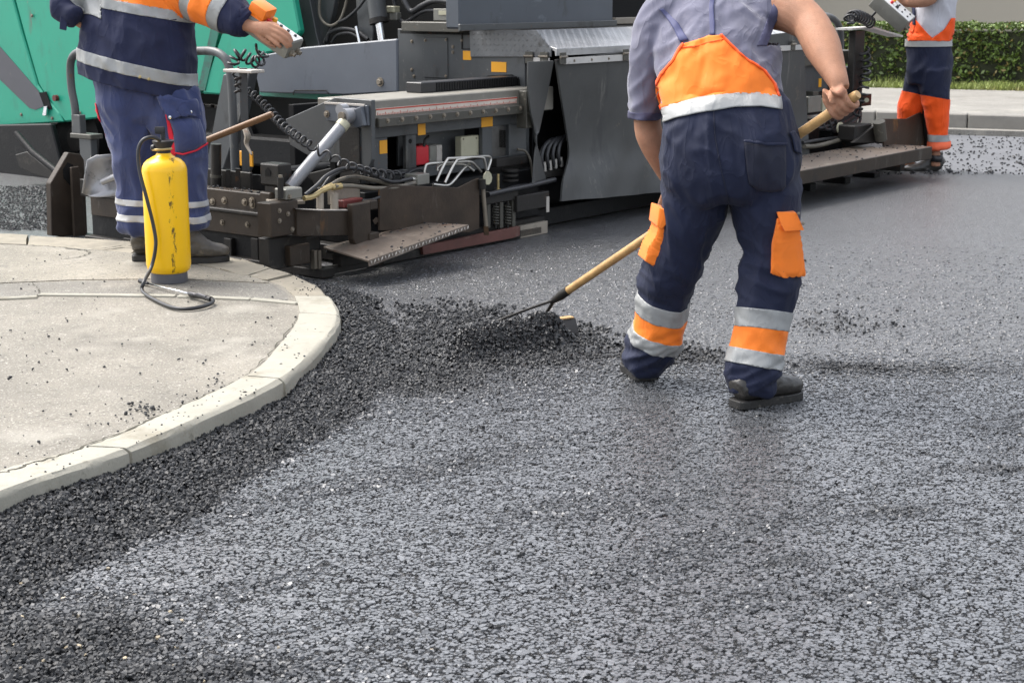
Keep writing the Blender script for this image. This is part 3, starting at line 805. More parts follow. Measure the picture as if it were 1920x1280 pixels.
def coil(name, pts, R, r, pitch, m, parent, sub=10, n=6, ppt=12, label=None, Rend=None):
    "spiral cord wound round a path (list of vectors)"
    C = catmull([tuple(p) for p in pts], sub)
    seg = np.linalg.norm(np.diff(C, axis=0), axis=1); S = np.concatenate([[0], np.cumsum(seg)])
    turns = S[-1] / pitch; N = int(turns * ppt)
    s = np.linspace(0, S[-1], N)
    Q = np.column_stack([np.interp(s, S, C[:, i]) for i in range(3)])
    T = np.gradient(Q, axis=0); T /= np.linalg.norm(T, axis=1)[:, None]
    x = np.array([0, 0, 1.0]); out = []
    for i in range(N):
        x = x - T[i] * (x @ T[i]); x /= np.linalg.norm(x); y = np.cross(T[i], x)
        a = 2 * math.pi * i / ppt
        out.append(Q[i] + (x * math.cos(a) + y * math.sin(a)) * R)
    bm = bmesh.new(); bm_tube(bm, out, r, n=n)
    return bm_obj(name, bm, m, parent, smooth=True)

SU = 2.15                                            # left side of the main screed
def main_screed():
    # inner dark bulk
    LB('screed_body', 2.3, 5.3, .30, .95, .10, 1.10, 'tar_shade_black')
    LB('screed_sole', 2.12, 5.5, .16, .60, .012, .12, 'tar_shade_black')  # black colour stands in for the shaded gap under the skirt
    LB('screed_sole', .42, 2.10, .05, .55, .012, .10, 'dark_steel')
    LB('screed_sole', 5.52, 7.05, .05, .55, .012, .10, 'dark_steel')
    # rubber skirt
    sk = ribbon('rubber_skirt', [(1040, 112, 0), (1049, 170, .02), (1060, 235, .05), (1066, 290, .05), (1054, 340, .0), (1050, 378, -.03)],
           [(1503, 58, 0), (1505, 110, .0), (1508, 180, .01), (1510, 240, .01), (1512, 290, -.01), (1510, 337, -.03)], 'rubber_skirt', th=.014, nacross=46, wave=.009, sub=9)
    ribbon('curled_strip', [(988, 116, -.01), (988, 165, -.01), (994, 215, 0), (1004, 258, .03), (1001, 292, .0), (997, 345, -.02)],
           [(1036, 114, .0), (1023, 180, .06), (1011, 235, .05), (1007, 260, 0), (1012, 300, .05), (1024, 346, .08)], 'rubber_skirt', th=.01, nacross=6, sub=10)
    # hoses curling in the gap
    for k in range(4):
        x = 1018 + k * 10.5; dy = -k * 3
        h = TB('hydraulic_hose', [(x + 1, 318 + dy, .10), (x - 3, 296 + dy, .10), (x + 3, 274 + dy, .11), (x + 18, 262 + dy, .14), (x + 40, 262 + dy, .2)], .0135, 'rubber_black')
        TB('hose_ferrule', [(x + 3, 321 + dy, .098), (x + 1, 304 + dy, .098)], .016, 'steel_pipe', sub=1, parent=h, n=10)
    BV('valve_block', 1012, 1062, 322, 336, .10, .1, 'dark_steel')
    LB('slide_tube', 2.15, 2.9, .34, .46, .50, .62, 'tar_shade_black')
    LB('slide_tube', 2.15, 2.9, .34, .46, .74, .82, 'dark_steel')
    # tread-plate cover
    z_back, z_cr, z_lip = at_v(1007, 56, .42).z, at_v(1033, 92, 0).z, at_v(1034, 106, 0).z
    bm = bmesh.new()
    prof = [(0, z_lip), (0, z_cr), (.42, z_back), (.42, z_back - .012), (.014, z_cr - .014), (.014, z_lip)]
    bm_prism(bm, [Vector((SU, v, z)) for v, z in prof], Vector((3.33, 0, 0))); bm_bevel(bm, .002)
    cov = bm_obj('tread_cover', bm, 'tread_plate')
    cov.parent = paver
    # raised lozenges of the tread plate
    bm = bmesh.new()
    nrm = Vector((0, -(z_back - z_cr), .42)).normalized(); up = Vector((0, .42, z_back - z_cr)).normalized()
    for i in range(84):
        for j in range(12):
            c = Vector((SU + .03 + i * .0395, 0, z_cr)) + up * (.02 + j * .0345)
            a = math.radians(45 if (i + j) % 2 else -45)
            e = Vector((1, 0, 0)) * math.cos(a) + up * math.sin(a); g = Vector((1, 0, 0)) * -math.sin(a) + up * math.cos(a)
            q = [bm.verts.new(c + e * .014), bm.verts.new(c + g * .0045), bm.verts.new(c - e * .014), bm.verts.new(c - g * .0045), bm.verts.new(c + nrm * .0028)]
            for k in range(4): bm.faces.new((q[k], q[(k + 1) % 4], q[4]))
    o = bm_obj('tread_pattern', bm, 'tread_plate', cov); o['kind'] = 'stuff'
    pts = [(880, 57), (1006, 57), (1033, 92), (1033, 107), (882, 107)]
    side = PLU('tread_side_plate', pts, SU - .012, .012, 'tread_plate_dark', bev=.002)
    bm = bmesh.new()
    poly = [at_u(x, y, SU - .012) for x, y in pts]
    pp = np.array([[p.y, p.z] for p in poly])
    v0, v1, zz0, zz1 = pp[:, 0].min(), pp[:, 0].max(), pp[:, 1].min(), pp[:, 1].max()
    cc = [(v0 + .02 + i * .033, zz0 + .015 + j * .033, (i + j) % 2) for i in range(40) for j in range(9)]
    ok = inside(np.array([[c[0], c[1]] for c in cc]), pp)
    for (v, z, s), k_ in zip(cc, ok):
        if not k_ or z > zz1 - .01 or v > v1 - .02: continue
        a = math.radians(45 if s else -45)
        c = Vector((SU - .0122, v, z)); e = Vector((0, math.cos(a), math.sin(a))); g = Vector((0, -math.sin(a), math.cos(a)))
        q = [bm.verts.new(c + e * .013), bm.verts.new(c + g * .0045), bm.verts.new(c - e * .013), bm.verts.new(c - g * .0045), bm.verts.new(c + Vector((-.0026, 0, 0)))]
        for k in range(4): bm.faces.new((q[k], q[(k + 1) % 4], q[4]))
    o = bm_obj('tread_pattern', bm, 'tread_plate_dark', side); o['kind'] = 'stuff'
    # clamping strip with rivets, hinges
    z1, z0 = at_v(1050, 109, -.006).z, at_v(1050, 121, -.006).z
    st = LB('clamp_strip', SU + .03, 5.46, -.034, -.026, z0, z1, 'white_strip', .001)
    for k in range(17):
        o = bpy.data.objects.new('bolt', bolt_mesh('v', .006)); COL.objects.link(o); o.parent = st; o.location = (SU + .14 + k * .19, -.034, (z0 + z1) / 2)
    BU('clamp_strip', 990, 1030, 109, 119, SU - .02, .006, 'white_strip', bev=.001)
    for x in (1046, 1164, 1478):
        u = at_v(x, 105, 0).x
        h = LB('hinge', u - .03, u + .03, -.044, -.0345, z0 + .002, z1 + .035, 'olive_steel', .002)
        c = CY('hinge_pin', Vector((u - .035, -.046, z1 + .008)), Vector((u + .035, -.046, z1 + .008)), .008, 'bolt_steel', 8, parent=h)
    for x in (996, 1024):
        v = at_u(x, 105, SU).y
        h = LB('hinge', SU - .026, SU - .016, v - .03, v + .03, z0 + .002, z1 + .035, 'olive_steel', .002)
        CY('hinge_pin', Vector((SU - .03, v - .035, z1 + .008)), Vector((SU - .03, v + .035, z1 + .008)), .008, 'bolt_steel', 8, parent=h)
    # casing above the screed
    zc = at_v(862, 55, .5).z
    u0, u1 = at_v(862, 30, .5).x, at_v(1150, 30, .5).x
    bx = LB('operator_casing', u0, u1, .5, .62, zc, 2.05, 'box_grey', .012)
    LB('casing_rail', u0 - .02, u1 + .02, .48, .499, zc - .012, zc + .03, 'grey_paint', .003)
    LB('top_slab', at_v(1155, 40, .9).x, at_v(1222, 40, .9).x, .9, 1.35, at_v(1155, 46, .9).z, at_v(1155, 34, .9).z, 'beige_steel', .004)
    LB('deck_plate', SU, 5.4, .43, 1.3, zc - .05, zc - .02, 'dark_steel', .003)
    # left side of the main screed
    sp = BU('side_panel', 747, 984, 59, 300, SU, .05, 'grey_paint', bev=.004)
    BU('side_ledge', 752, 861, 41, 59, SU - .10, .16, 'olive_steel', xref=752)
    dr = BU('access_door', 794, 839, 71, 147, SU - .006, .006, 'grey_paint', bev=.002)
    for x, y in ((836, 75), (836, 143), (797, 76)): BOLT(x, y, 'u', SU - .007, .007, dr)
    for x, y in ((772, 78), (772, 131), (776, 143), (849, 88), (849, 98), (866, 76)): BOLT(x, y, 'u', SU - .001, .008, sp)
    BU('door_latch', 768, 782, 164, 170, SU - .012, .012, 'dark_steel', parent=sp)
    BU('warning_sticker', 868, 883, 96, 113, SU - .003, .003, 'yellow_sticker', bev=0, parent=sp)
    BU('warning_sticker', 921, 949, 117, 136, SU - .003, .003, 'yellow_sticker', bev=0, parent=sp)
    TB('panel_seam', [(866, 58, SU - .004), (866, 92, SU - .004), (888, 92, SU - .004)], .004, 'dark_steel', sub=1, n=5, plane='u', parent=sp)
main_screed()

CAKED = []          # quads (paver frame) that carry spilt mix
def extension():
    v = .10
    z_top, z_bot = at_v(698, 189, v).z, at_v(706, 239, v).z
    u0, u1 = at_v(697, 200, v).x, at_v(984, 200, v).x
    bmn = LB('sliding_beam', u0, u1 + .3, v, v + .42, z_bot + .002, z_top, 'beam_paint', .006)
    r = LB('ruler', at_v(704, 210, v).x, at_v(968, 185, v).x, v - .005, v - .0005, at_v(704, 217, v).z, at_v(704, 204, v).z, 'ruler_white', .0)
    zr = at_v(704, 204, v).z
    LB('ruler_line', at_v(704, 210, v).x, at_v(968, 185, v).x, v - .007, v - .005, zr - .009, zr - .002, 'ruler_red', 0, parent=r)
    bm = bmesh.new()
    uu0, uu1 = at_v(704, 210, v).x + .01, at_v(968, 185, v).x - .01
    zl = at_v(704, 217, v).z
    k = 0; x = uu0
    while x < uu1:
        bm_box(bm, x, x + .0035, v - .0065, v - .005, zl + .001, zl + (.017 if k % 5 == 0 else .009)); x += .0125; k += 1
    o = bm_obj('ruler_tick', bm, 'ruler_red', r); o['kind'] = 'stuff'
    bar = LB('bolt_bar', u0 + .02, u1, v - .035, v - .006, z_bot, at_v(706, 221, v).z, 'olive_steel', .004)
    for k in range(11):
        o = bpy.data.objects.new('bolt', bolt_mesh('v', .010)); COL.objects.link(o); o.parent = bar
        o.location = (u0 + .09 + k * (u1 - u0 - .12) / 10.5, v - .035, z_bot + .035)
    LB('beam_flange', u1 - .06, u1 + .005, v - .06, v + .02, at_v(975, 240, v).z, at_v(975, 170, v).z, 'olive_steel')
    ch = LB('cable_channel', at_v(790, 160, .3).x, SU - .01, .30, .42, z_top + .001, z_top + .062, 'rubber_black', .004)
    for k in range(34): LB('channel_link', at_v(818, 160, .3).x + k * .024, at_v(818, 160, .3).x + k * .024 + .014, .296, .2995, z_top + .006, z_top + .056, 'tar_shade_black', 0, parent=ch)
    PLU('side_arch', [(905, 172), (905, 148), (915, 142), (960, 140), (974, 150), (977, 172)], SU - .004, .003, 'void_black', bev=0)
    # frame below the beam
    vf = .16
    ua, ub = at_v(700, 260, vf).x, at_v(986, 230, vf).x
    zb = at_v(726, 258, vf).z                      # underside of the upper band
    zf = at_v(728, 322, vf).z                      # frame foot
    fr = LB('frame_band', ua, ub, vf, vf + .03, zb, z_bot + .001, 'grey_paint')
    cols = [(700, 727), (762, 781), (905, 923), (955, 987)]
    for a, b in cols:
        y = 280
        LB('frame_post', at_v(a, y, vf).x, at_v(b, y, vf).x, vf, vf + .032, zf, zb + .002, 'grey_paint')
    LB('frame_foot', ua, ub, vf + .001, vf + .031, zf - .06, zf + .001, 'grey_paint')
    LB('recess_plate', at_v(781, 280, vf).x, at_v(905, 280, vf).x, vf + .14, vf + .16, zf, zb + .01, 'grey_paint')
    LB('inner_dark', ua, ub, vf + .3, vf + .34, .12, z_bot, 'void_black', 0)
    LB('frame_bracket', at_v(920, 300, vf).x, at_v(980, 300, vf).x, vf - .05, vf - .001, at_v(930, 312, vf).z, at_v(930, 296, vf).z, 'dark_steel')
    CY('bore', Vector((at_v(769, 265, vf).x, vf - .002, at_v(769, 265, vf).z)), Vector((at_v(769, 265, vf).x, vf + .004, at_v(769, 265, vf).z)), .014, 'void_black', 14)
    for (a, b, c, d) in ((712, 726, 264, 289), (784, 798, 233, 254), (903, 924, 220, 239)):
        s_ = BV('warning_sticker', a, b, c, d, vf - .003, .0025, 'yellow_sticker', bev=0, parent=fr)
    rb = BV('red_switch_box', 781, 805, 275, 311, vf + .02, .09, 'red_plastic', bev=.006)
    BV('switch_cap', 786, 801, 271, 276, vf + .04, .05, 'dark_red', parent=rb)
    jb = BV('junction_box', 807, 829, 273, 306, vf + .02, .09, 'box_steel', bev=.006)
    BV('box_edge', 819, 829, 273, 306, vf + .016, .004, 'worn_light_edge', bev=.001, parent=jb)
    cp = BV('cream_cover', 865, 898, 257, 298, vf + .03, .05, 'cream_plate', bev=.004)
    BOLT(869, 261, 'v', vf + .03, .004, cp); BOLT(893, 259, 'v', vf + .03, .004, cp)
    TB('grease_line', [(795, 275, vf + .02), (797, 262, vf + .03), (803, 256, vf + .08)], .008, 'dark_steel')
    # bent steel pipes
    pp = [[(795, 345, .05), (797, 315, .05), (806, 307, .05), (845, 305, .06), (880, 303, .06), (893, 312, .07), (902, 322, .08)],
          [(818, 340, .02), (828, 318, .02), (838, 300, .03), (846, 297, .03), (900, 295, .05), (909, 303, .05), (912, 325, .06)],
          [(834, 343, .0), (846, 318, .01), (855, 303, .02), (862, 299, .03), (905, 293, .06), (920, 297, .07), (914, 320, .06)],
          [(812, 346, .0), (838, 348, .0), (850, 340, .01), (868, 318, .05), (880, 308, .09)],
          [(820, 320, .07), (822, 312, .07), (835, 308, .07), (870, 309, .08), (888, 320, .08)]]
    for p in pp:
        TB('steel_pipe', p, .0085, 'steel_pipe', n=8)
    mf = BV('pipe_manifold', 783, 806, 328, 348, -.02, .10, 'box_steel', bev=.004)
    CY('fitting', at_v(783, 338, 0), at_v(770, 335, 0), .012, 'steel_pipe', 8, parent=mf)
    # hoses
    hz = [([(572, 366, -.02), (596, 346, -.02), (612, 330, -.02), (640, 317, -.02), (672, 317, -.02), (705, 330, -.03), (735, 341, -.03), (772, 335, -.02)], .011, 'rubber_black'),
          ([(605, 352, .06), (622, 330, .06), (650, 318, .10), (690, 316, .12), (740, 325, .12), (785, 322, .12)], .010, 'rubber_black'),
          ([(615, 350, .0), (640, 336, .0), (668, 332, .0), (700, 338, .0), (736, 347, -.01), (775, 348, -.02)], .011, 'hose_dusty'),
          ([(628, 350, -.03), (660, 349, -.03), (700, 353, -.04), (740, 352, -.05), (778, 343, -.03)], .012, 'hose_dusty'),
          ([(680, 376, -.06), (700, 374, -.06), (725, 362, -.04), (740, 352, .0)], .008, 'rubber_black'),
          ([(755, 333, .10), (770, 322, .10), (785, 317, .10), (797, 322, .10)], .008, 'rubber_black'),
          ([(915, 365, -.03), (945, 358, -.03), (985, 350, -.02), (1015, 343, 0), (1040, 337, .04)], .016, 'rubber_black'),
          ([(920, 368, 0), (960, 352, .02), (1000, 345, .05)], .012, 'rubber_black'),
          ([(970, 280, .14), (985, 284, .12), (994, 300, .1), (997, 325, .1), (992, 342, .12)], .008, 'hose_dusty'),
          ([(925, 376, .02), (935, 384, .02), (950, 376, .03)], .006, 'rubber_black')]
    for p, r_, m in hz: TB('hydraulic_hose', p, r_, m)
    TB('hose_elbow', [(570, 372, -.03), (588, 368, -.03), (605, 357, -.02), (628, 349, -.02)], .014, 'brass', n=8)
    TB('hose_union', [(622, 352, -.02), (640, 349, -.03)], .017, 'brass', sub=1, n=8)
    TB('hose_union', [(606, 356, -.01), (622, 348, 0)], .017, 'brass', sub=1, n=8)
    # side plate with cylinder mounting
    us = at_v(690, 215, v).x - .015
    sd = PLU('extension_side_plate', [(535, 224), (628, 183), (697, 188), (697, 300), (678, 345), (640, 345), (636, 305), (596, 303), (543, 271)], us, .03, 'grey_paint')
    mp_ = PLU('mounting_plate', [(609, 196), (688, 198), (690, 236), (668, 238), (655, 232), (611, 226)], us - .02, .019, 'blue_grey_paint')
    LB('plate_rib', us - .024, us - .012, at_u(608, 195, us).y - .02, at_u(688, 197, us).y, at_u(650, 197, us).z, at_u(650, 193, us).z, 'worn_light_edge', .001, parent=mp_)
    for x, y in ((613, 214), (679, 218)): BOLT(x, y, 'u', us - .021, .014, mp_)
    BU('post_cover', 636, 674, 240, 345, us - .012, .011, 'dark_steel', bev=.003)
    ca, cb = at_u(654, 221, us - .07), at_u(543, 352, .06)
    d = (ca - cb).normalized()
    cyl = CY('hydraulic_cylinder', cb, ca - d * .055, .034, 'silver_paint', 20)
    CY('cylinder_collar', ca - d * .075, ca - d * .035, .037, 'cream_plate', 20, parent=cyl)
    CY('cylinder_eye', ca - d * .05, ca + d * .01, .026, 'silver_paint', 16, parent=cyl)
    ax = Vector((1, 0, 0))
    c2 = at_u(657, 217, us - .05)
    kn = CY('clevis_knuckle', c2 - ax * .06, c2 + ax * .05, .042, 'silver_paint', 18)
    CY('clevis_pin', c2 - ax * .075, c2 - ax * .06, .024, 'bolt_steel', 10, parent=kn)
    CY('clevis_ear', c2 - ax * .0 + Vector((0, .035, .035)), c2 - ax * .05 + Vector((0, .035, .035)), .03, 'silver_paint', 14, parent=kn)
    PLU('clevis_gusset', [(648, 212), (676, 200), (682, 236), (668, 240), (654, 232)], us - .05, .028, 'blue_grey_paint', parent=kn)
    # paint chips on the frame edge
    # rusty back plate
    vb = -.06
    bp = PLV('rusty_back_plate', [(712, 356), (735, 347), (860, 352), (888, 338), (899, 334), (899, 428), (880, 436), (712, 432)], vb, .014, 'rust_plate', bev=.002)
    CY('hinge_rod', at_v(905, 345, -.07), at_v(912, 430, -.07), .013, 'bolt_steel', 10)
    CY('rod_head', at_v(903, 336, -.07), at_v(904, 354, -.07), .024, 'dark_steel', 12)
    CY('rod_foot', at_v(911, 424, -.07), at_v(912, 440, -.07), .02, 'rusty_steel', 4)
    PLV('round_tag', [(915 + 8 * math.cos(a * .628), 334 + 13 * math.sin(a * .628)) for a in range(10)], -.09, .008, 'cream_plate', bev=.001)
    # spring towers
    for x in (929, 952):
        bm = bmesh.new()
        a, b = at_v(x, 384, .0), at_v(x, 420, .0)
        Q = []
        for i in range(7 * 12):
            t = i / (7 * 12); ang = i / 12 * 2 * math.pi
            c = a.lerp(b, t); Q.append(c + Vector((math.cos(ang) * .018, math.sin(ang) * .018, 0)))
        bm_tube(bm, Q, .0045, n=6); bm_obj('coil_spring', bm, 'olive_steel', paver, smooth=True)
        CY('spring_rod', at_v(x, 352, .0), at_v(x, 428, .0), .008, 'dark_steel', 8)
    for x in (917, 941, 964): BV('guide_post', x - 3, x + 3, 360, 428, .0, .03, 'olive_steel', bev=.002)
    BV('spring_crosshead', 912, 972, 366, 384, -.01, .06, 'dark_steel')
    BV('support_block', 970, 1030, 368, 398, -.03, .05, 'dark_steel')
    LB('block_edge', at_v(1024, 380, -.03).x, at_v(1029, 380, -.03).x, -.034, -.03, at_v(1024, 398, -.03).z, at_v(1024, 369, -.03).z, 'worn_light_edge', 0)
    a = at_v(934, 345, .02)
    CY('grease_nipple', a + Vector((0, 0, -.06)), a + Vector((0, 0, .06)), .008, 'brass', 8)
    CY('nipple_base', a + Vector((0, 0, -.10)), a + Vector((0, 0, -.03)), .022, 'brass', 8)
    g = at_v(957, 330, .08)
    for k in range(3): CY('sprocket', g + Vector((0, 0, -.03 + k * .03)), g + Vector((0, 0, -.018 + k * .03)), .05, 'dark_steel', 14)
    LB('lower_mass', .50, 2.1, .10, .5, .10, .40, 'tar_shade_black')
    # strips at the bottom
    PLV('wear_strip', [(792, 462), (975, 424), (975, 442), (960, 447), (794, 478)], -.02, .03, 'red_oxide', bev=.002)
    PLV('wear_strip', [(976, 424), (1027, 414), (1027, 437), (976, 447)], .0, .03, 'beige_steel', bev=.002)
    LB('edge_runner', .02, 2.0, .0, .03, .004, .05, 'dark_steel', .003)
    # foot plate hung out to the side
    n1, n2 = at_v(691, 488, -.36), at_v(878, 421, -.36)
    f2, f1 = at_v(792, 417, -.03), at_v(606, 462, -.02)
    bm = bmesh.new(); bm_prism(bm, [f1, n1, n2, f2], Vector((0, 0, -.012))); 
    CAKED.append((f1, n1, n2, f2, 90))
    bm_bevel(bm, .002); fp = bm_obj('foot_plate', bm, 'foot_plate', paver)
    bm = bmesh.new()
    dn = Vector((0, 0, -.032))
    bm_prism(bm, [n1 + Vector((0, -.001, 0)), n2 + Vector((0, -.001, 0)), n2 + Vector((0, -.006, 0)) + dn * .7, n1 + Vector((0, -.006, 0)) + dn], Vector((0, .006, 0)))
    lip = bm_obj('plate_lip', bm, 'foot_plate', fp)
    bm = bmesh.new()
    e = (n2 - n1)
    for i in range(30):
        c = n1 + e * ((i + .5) / 30) + Vector((0, -.008, -.013)); a = .9 if i % 2 else 2.0
        w = e.normalized(); up = Vector((0, 0, 1))
        g1 = w * math.cos(a) + up * math.sin(a); g2 = -w * math.sin(a) + up * math.cos(a)
        q = [bm.verts.new(c + g1 * .013), bm.verts.new(c + g2 * .005), bm.verts.new(c - g1 * .013), bm.verts.new(c - g2 * .005), bm.verts.new(c + Vector((0, -.004, 0)))]
        for k in range(4): bm.faces.new((q[k], q[(k + 1) % 4], q[4]))
    o = bm_obj('tread_pattern', bm, 'worn_light_edge', fp); o['kind'] = 'stuff'
    LB('plate_bracket', at_v(640, 470, -.02).x, at_v(700, 470, -.02).x, -.02, .05, at_v(640, 500, 0).z, at_v(640, 476, 0).z, 'dark_steel')
    CY('plate_strut', at_v(612, 470, .0), at_v(720, 492, -.2), .012, 'dark_steel', 8)
extension()

def end_gate():
    b1 = BU('gate_beam', 172, 494, 364, 402, .03, .10, 'rusty_steel', xref=490)
    b2 = BU('gate_beam', 172, 494, 406, 446, .02, .10, 'rusty_steel', xref=490)
    BU('beam_ledge', 172, 492, 400, 407, -.01, .10, 'dark_steel', xref=490)
    zb_ = at_u(490, 364, .03).z
    CAKED.append((Vector((.035, .05, zb_)), Vector((.125, .05, zb_)), Vector((.125, 1.9, zb_)), Vector((.035, 1.9, zb_)), 220))
    for x, y in ((399, 378), (421, 376), (459, 379), (473, 376), (474, 384)): BOLT(x, y, 'u', .029, .014, b1)
    for x, y in ((417, 409 + 8), (464, 421)): BOLT(x, y, 'u', .019, .011, b2)
    BU('gate_plate', 176, 592, 444, 516, .05, .04, 'tar_shade_black', xref=585)
    for x in (232, 300, 420, 470, 520): BU('gate_rib', x, x + 14, 446, 506, .02, .035, 'dark_steel', xref=x)
    LB('gate_shoe', .0, .10, -.05, 1.95, .005, .05, 'dark_steel')
    # corner block
    BU('corner_post', 488, 508, 362, 470, -.02, .1, 'rusty_steel', bev=.006)
    BU('lug_block', 487, 523, 309, 350, .0, .10, 'dark_steel', bev=.008)
    PLU('lug_hole', [(497, 320), (502, 314), (507, 321), (507, 330), (497, 330)], -.003, .003, 'void_black', bev=0)
    BU('lug_stem', 496, 520, 350, 366, .01, .08, 'dark_steel')
    bm = bmesh.new()
    q = [at_lz(492, 368, .40), at_lz(506, 378, .40), at_lz(572, 376, .40), at_lz(564, 362, .40)]
    bm_prism(bm, q, Vector((0, 0, -.02))); bm_bevel(bm, .003); bm_obj('bracket_plate', bm, 'beige_steel', paver)
    vv = -.02
    sb = BV('pin_housing', 537, 568, 355, 376, vv, .09, 'box_steel', bev=.006)
    BOLT(543, 369, 'v', vv, .010, sb)
    CY('pin', at_v(526, 333, 0), at_v(526, 372, 0), .016, 'dark_steel', 12)
    CY('pin_cap', at_v(526, 328, 0), at_v(526, 334, 0), .011, 'bolt_steel', 10)
    fpn = BV('face_plate', 508, 560, 382, 446, -.03, .10, 'rusty_steel', bev=.004)
    for x, y in ((524, 395), (540, 401), (524, 414), (548, 430)): BOLT(x, y, 'v', -.031, .009, fpn)
    BV('lower_face', 505, 600, 448, 508, .02, .08, 'dark_steel')
    BV('lower_box', 545, 582, 462, 500, -.02, .06, 'rusty_steel')
    for x in (590, 598): BV('lower_pin', x, x + 5, 470, 505, -.01, .03, 'bolt_steel', bev=.001)
    # curved arm and its end block
    bm = bmesh.new()
    vA = -.09
    up = [at_v(556, 392, vA + .05), at_v(564, 393, vA), at_v(600, 395, vA - .01), at_v(662, 395, vA)]
    lo = [at_v(556, 440, vA + .05), at_v(564, 443, vA), at_v(600, 442, vA - .01), at_v(662, 441, vA)]
    th = Vector((0, .06, 0))
    bm_prism(bm, up + list(reversed(lo)), th); bm_bevel(bm, .004)
    arm = bm_obj('curved_arm', bm, 'rusty_steel', paver)
    bm = bmesh.new(); bm_prism(bm, [p + Vector((0, -.002, .003)) for p in up] + [p + Vector((0, .062, .003)) for p in reversed(up)], Vector((0, 0, -.0025)))
    bm_obj('arm_top_edge', bm, 'worn_light_edge', arm)
    BV('arm_gusset', 575, 660, 444, 449, -.08, .05, 'dark_steel')
    eb = PLV('arm_end_block', [(661, 384), (695, 378), (697, 440), (703, 458), (667, 459), (663, 450)], -.13, .045, 'rusty_steel', bev=.005)
    BV('block_lug', 694, 709, 377, 394, -.12, .06, 'rusty_steel', parent=eb)
    BV('block_lug', 694, 712, 438, 458, -.14, .06, 'rusty_steel', parent=eb)
    BV('red_connector', 645, 682, 376, 391, -.03, .06, 'dark_red', bev=.006)
    BV('connector_box', 628, 676, 354, 386, .04, .06, 'beige_steel', bev=.005)
    CY('short_stub', at_v(600, 362, -.02), at_v(600, 392, -.02), .02, 'beige_steel', 12)
    CY('short_stub', at_v(627, 362, -.02), at_v(627, 392, -.02), .022, 'beige_steel', 12)
    TB('cross_bar', [(704, 414, .02), (765, 424, .05), (800, 430, .1)], .02, 'rusty_steel', sub=1, n=4)
    # far end plate of the gate
    pt = PLV('gate_end_plate', [(95, 344), (129, 286), (151, 289), (158, 300), (165, 446), (97, 442)], 2.30, .05, 'rusty_steel', bev=.004)
    PLV('plate_hole', [(118, 318), (127, 305), (137, 309), (140, 335), (132, 348), (120, 334)], 2.296, .004, 'void_black', bev=0, parent=pt)  # black plate painting in the dark of the hole
    PLV('gate_end_edge', [(134, 314), (148, 312), (163, 446), (140, 445)], 2.24, .02, 'rusty_steel')
    BU('front_crosspiece', 150, 235, 340, 372, .15, .08, 'dark_steel', xref=190)
    # stub posts along the gate
    for x, y0, y1 in ((405, 270, 362), (382, 300, 362), (428, 318, 362), (446, 316, 360)):
        a, b = at_u(x, y0, .12), at_u(x, y1, .12)
        w = .030 if x == 405 else .018
        p = CY('stub_post', b, a, w, 'dark_steel', 14 if x == 405 else 4)
        if x == 405: CY('post_ring', a.lerp(b, .62), a.lerp(b, .68), .034, 'olive_steel', 14, parent=p)
    BU('gate_panel', 386, 470, 320, 366, .17, .02, 'dark_steel', xref=430)
    # posts and handrails
    hp = CY('cable_post', at_u(462, 352, .25), at_u(456, 128, .25), .030, 'grey_paint', 4)
    bm = bmesh.new()
    q0 = at_u(430, 131, .25); q1 = at_u(484, 131, .25)
    bm_box(bm, .20, .30, q1.y, q0.y, q0.z - .012, q0.z + .006); bm_bevel(bm, .003)
    bm_obj('cable_shelf', bm, 'worn_light_edge', paver)
    for y in (146, 158, 170): TB('cable_hook', [(452, y, .22), (446, y + 1, .21), (440, y + 4, .20)], .008, 'dark_steel', n=6, plane='u')
    TB('rope_tail', [(458, 238, .18), (464, 255, .17), (462, 270, .17), (472, 290, .16)], [.014, .018, .012, .006], 'beige_steel', n=6, plane='u')
    TB('handrail', [(360, 96, .7), (396, 96, .7), (416, 104, .7), (428, 122, .7), (434, 160, .7), (438, 250, .7), (442, 350, .7)], .026, 'grey_paint', n=12, plane='u')
    TB('handrail', [(190, 95, .6), (152, 97, .6), (137, 106, .6), (132, 125, .6), (134, 165, .6), (141, 205, .6), (143, 258, .6)], .026, 'grey_paint', n=12, plane='u')
    BU('rail_socket', 134, 150, 216, 254, .575, .05, 'grey_paint')
    BU('rail_foot', 131, 170, 253, 262, .56, .1, 'olive_steel')
    BU('rail_foot', 150, 172, 258, 340, .57, .05, 'grey_paint')
    BU('orange_reflector', 449, 473, 285, 313, .3, .01, 'yellow_sticker', bev=.002)
end_gate()

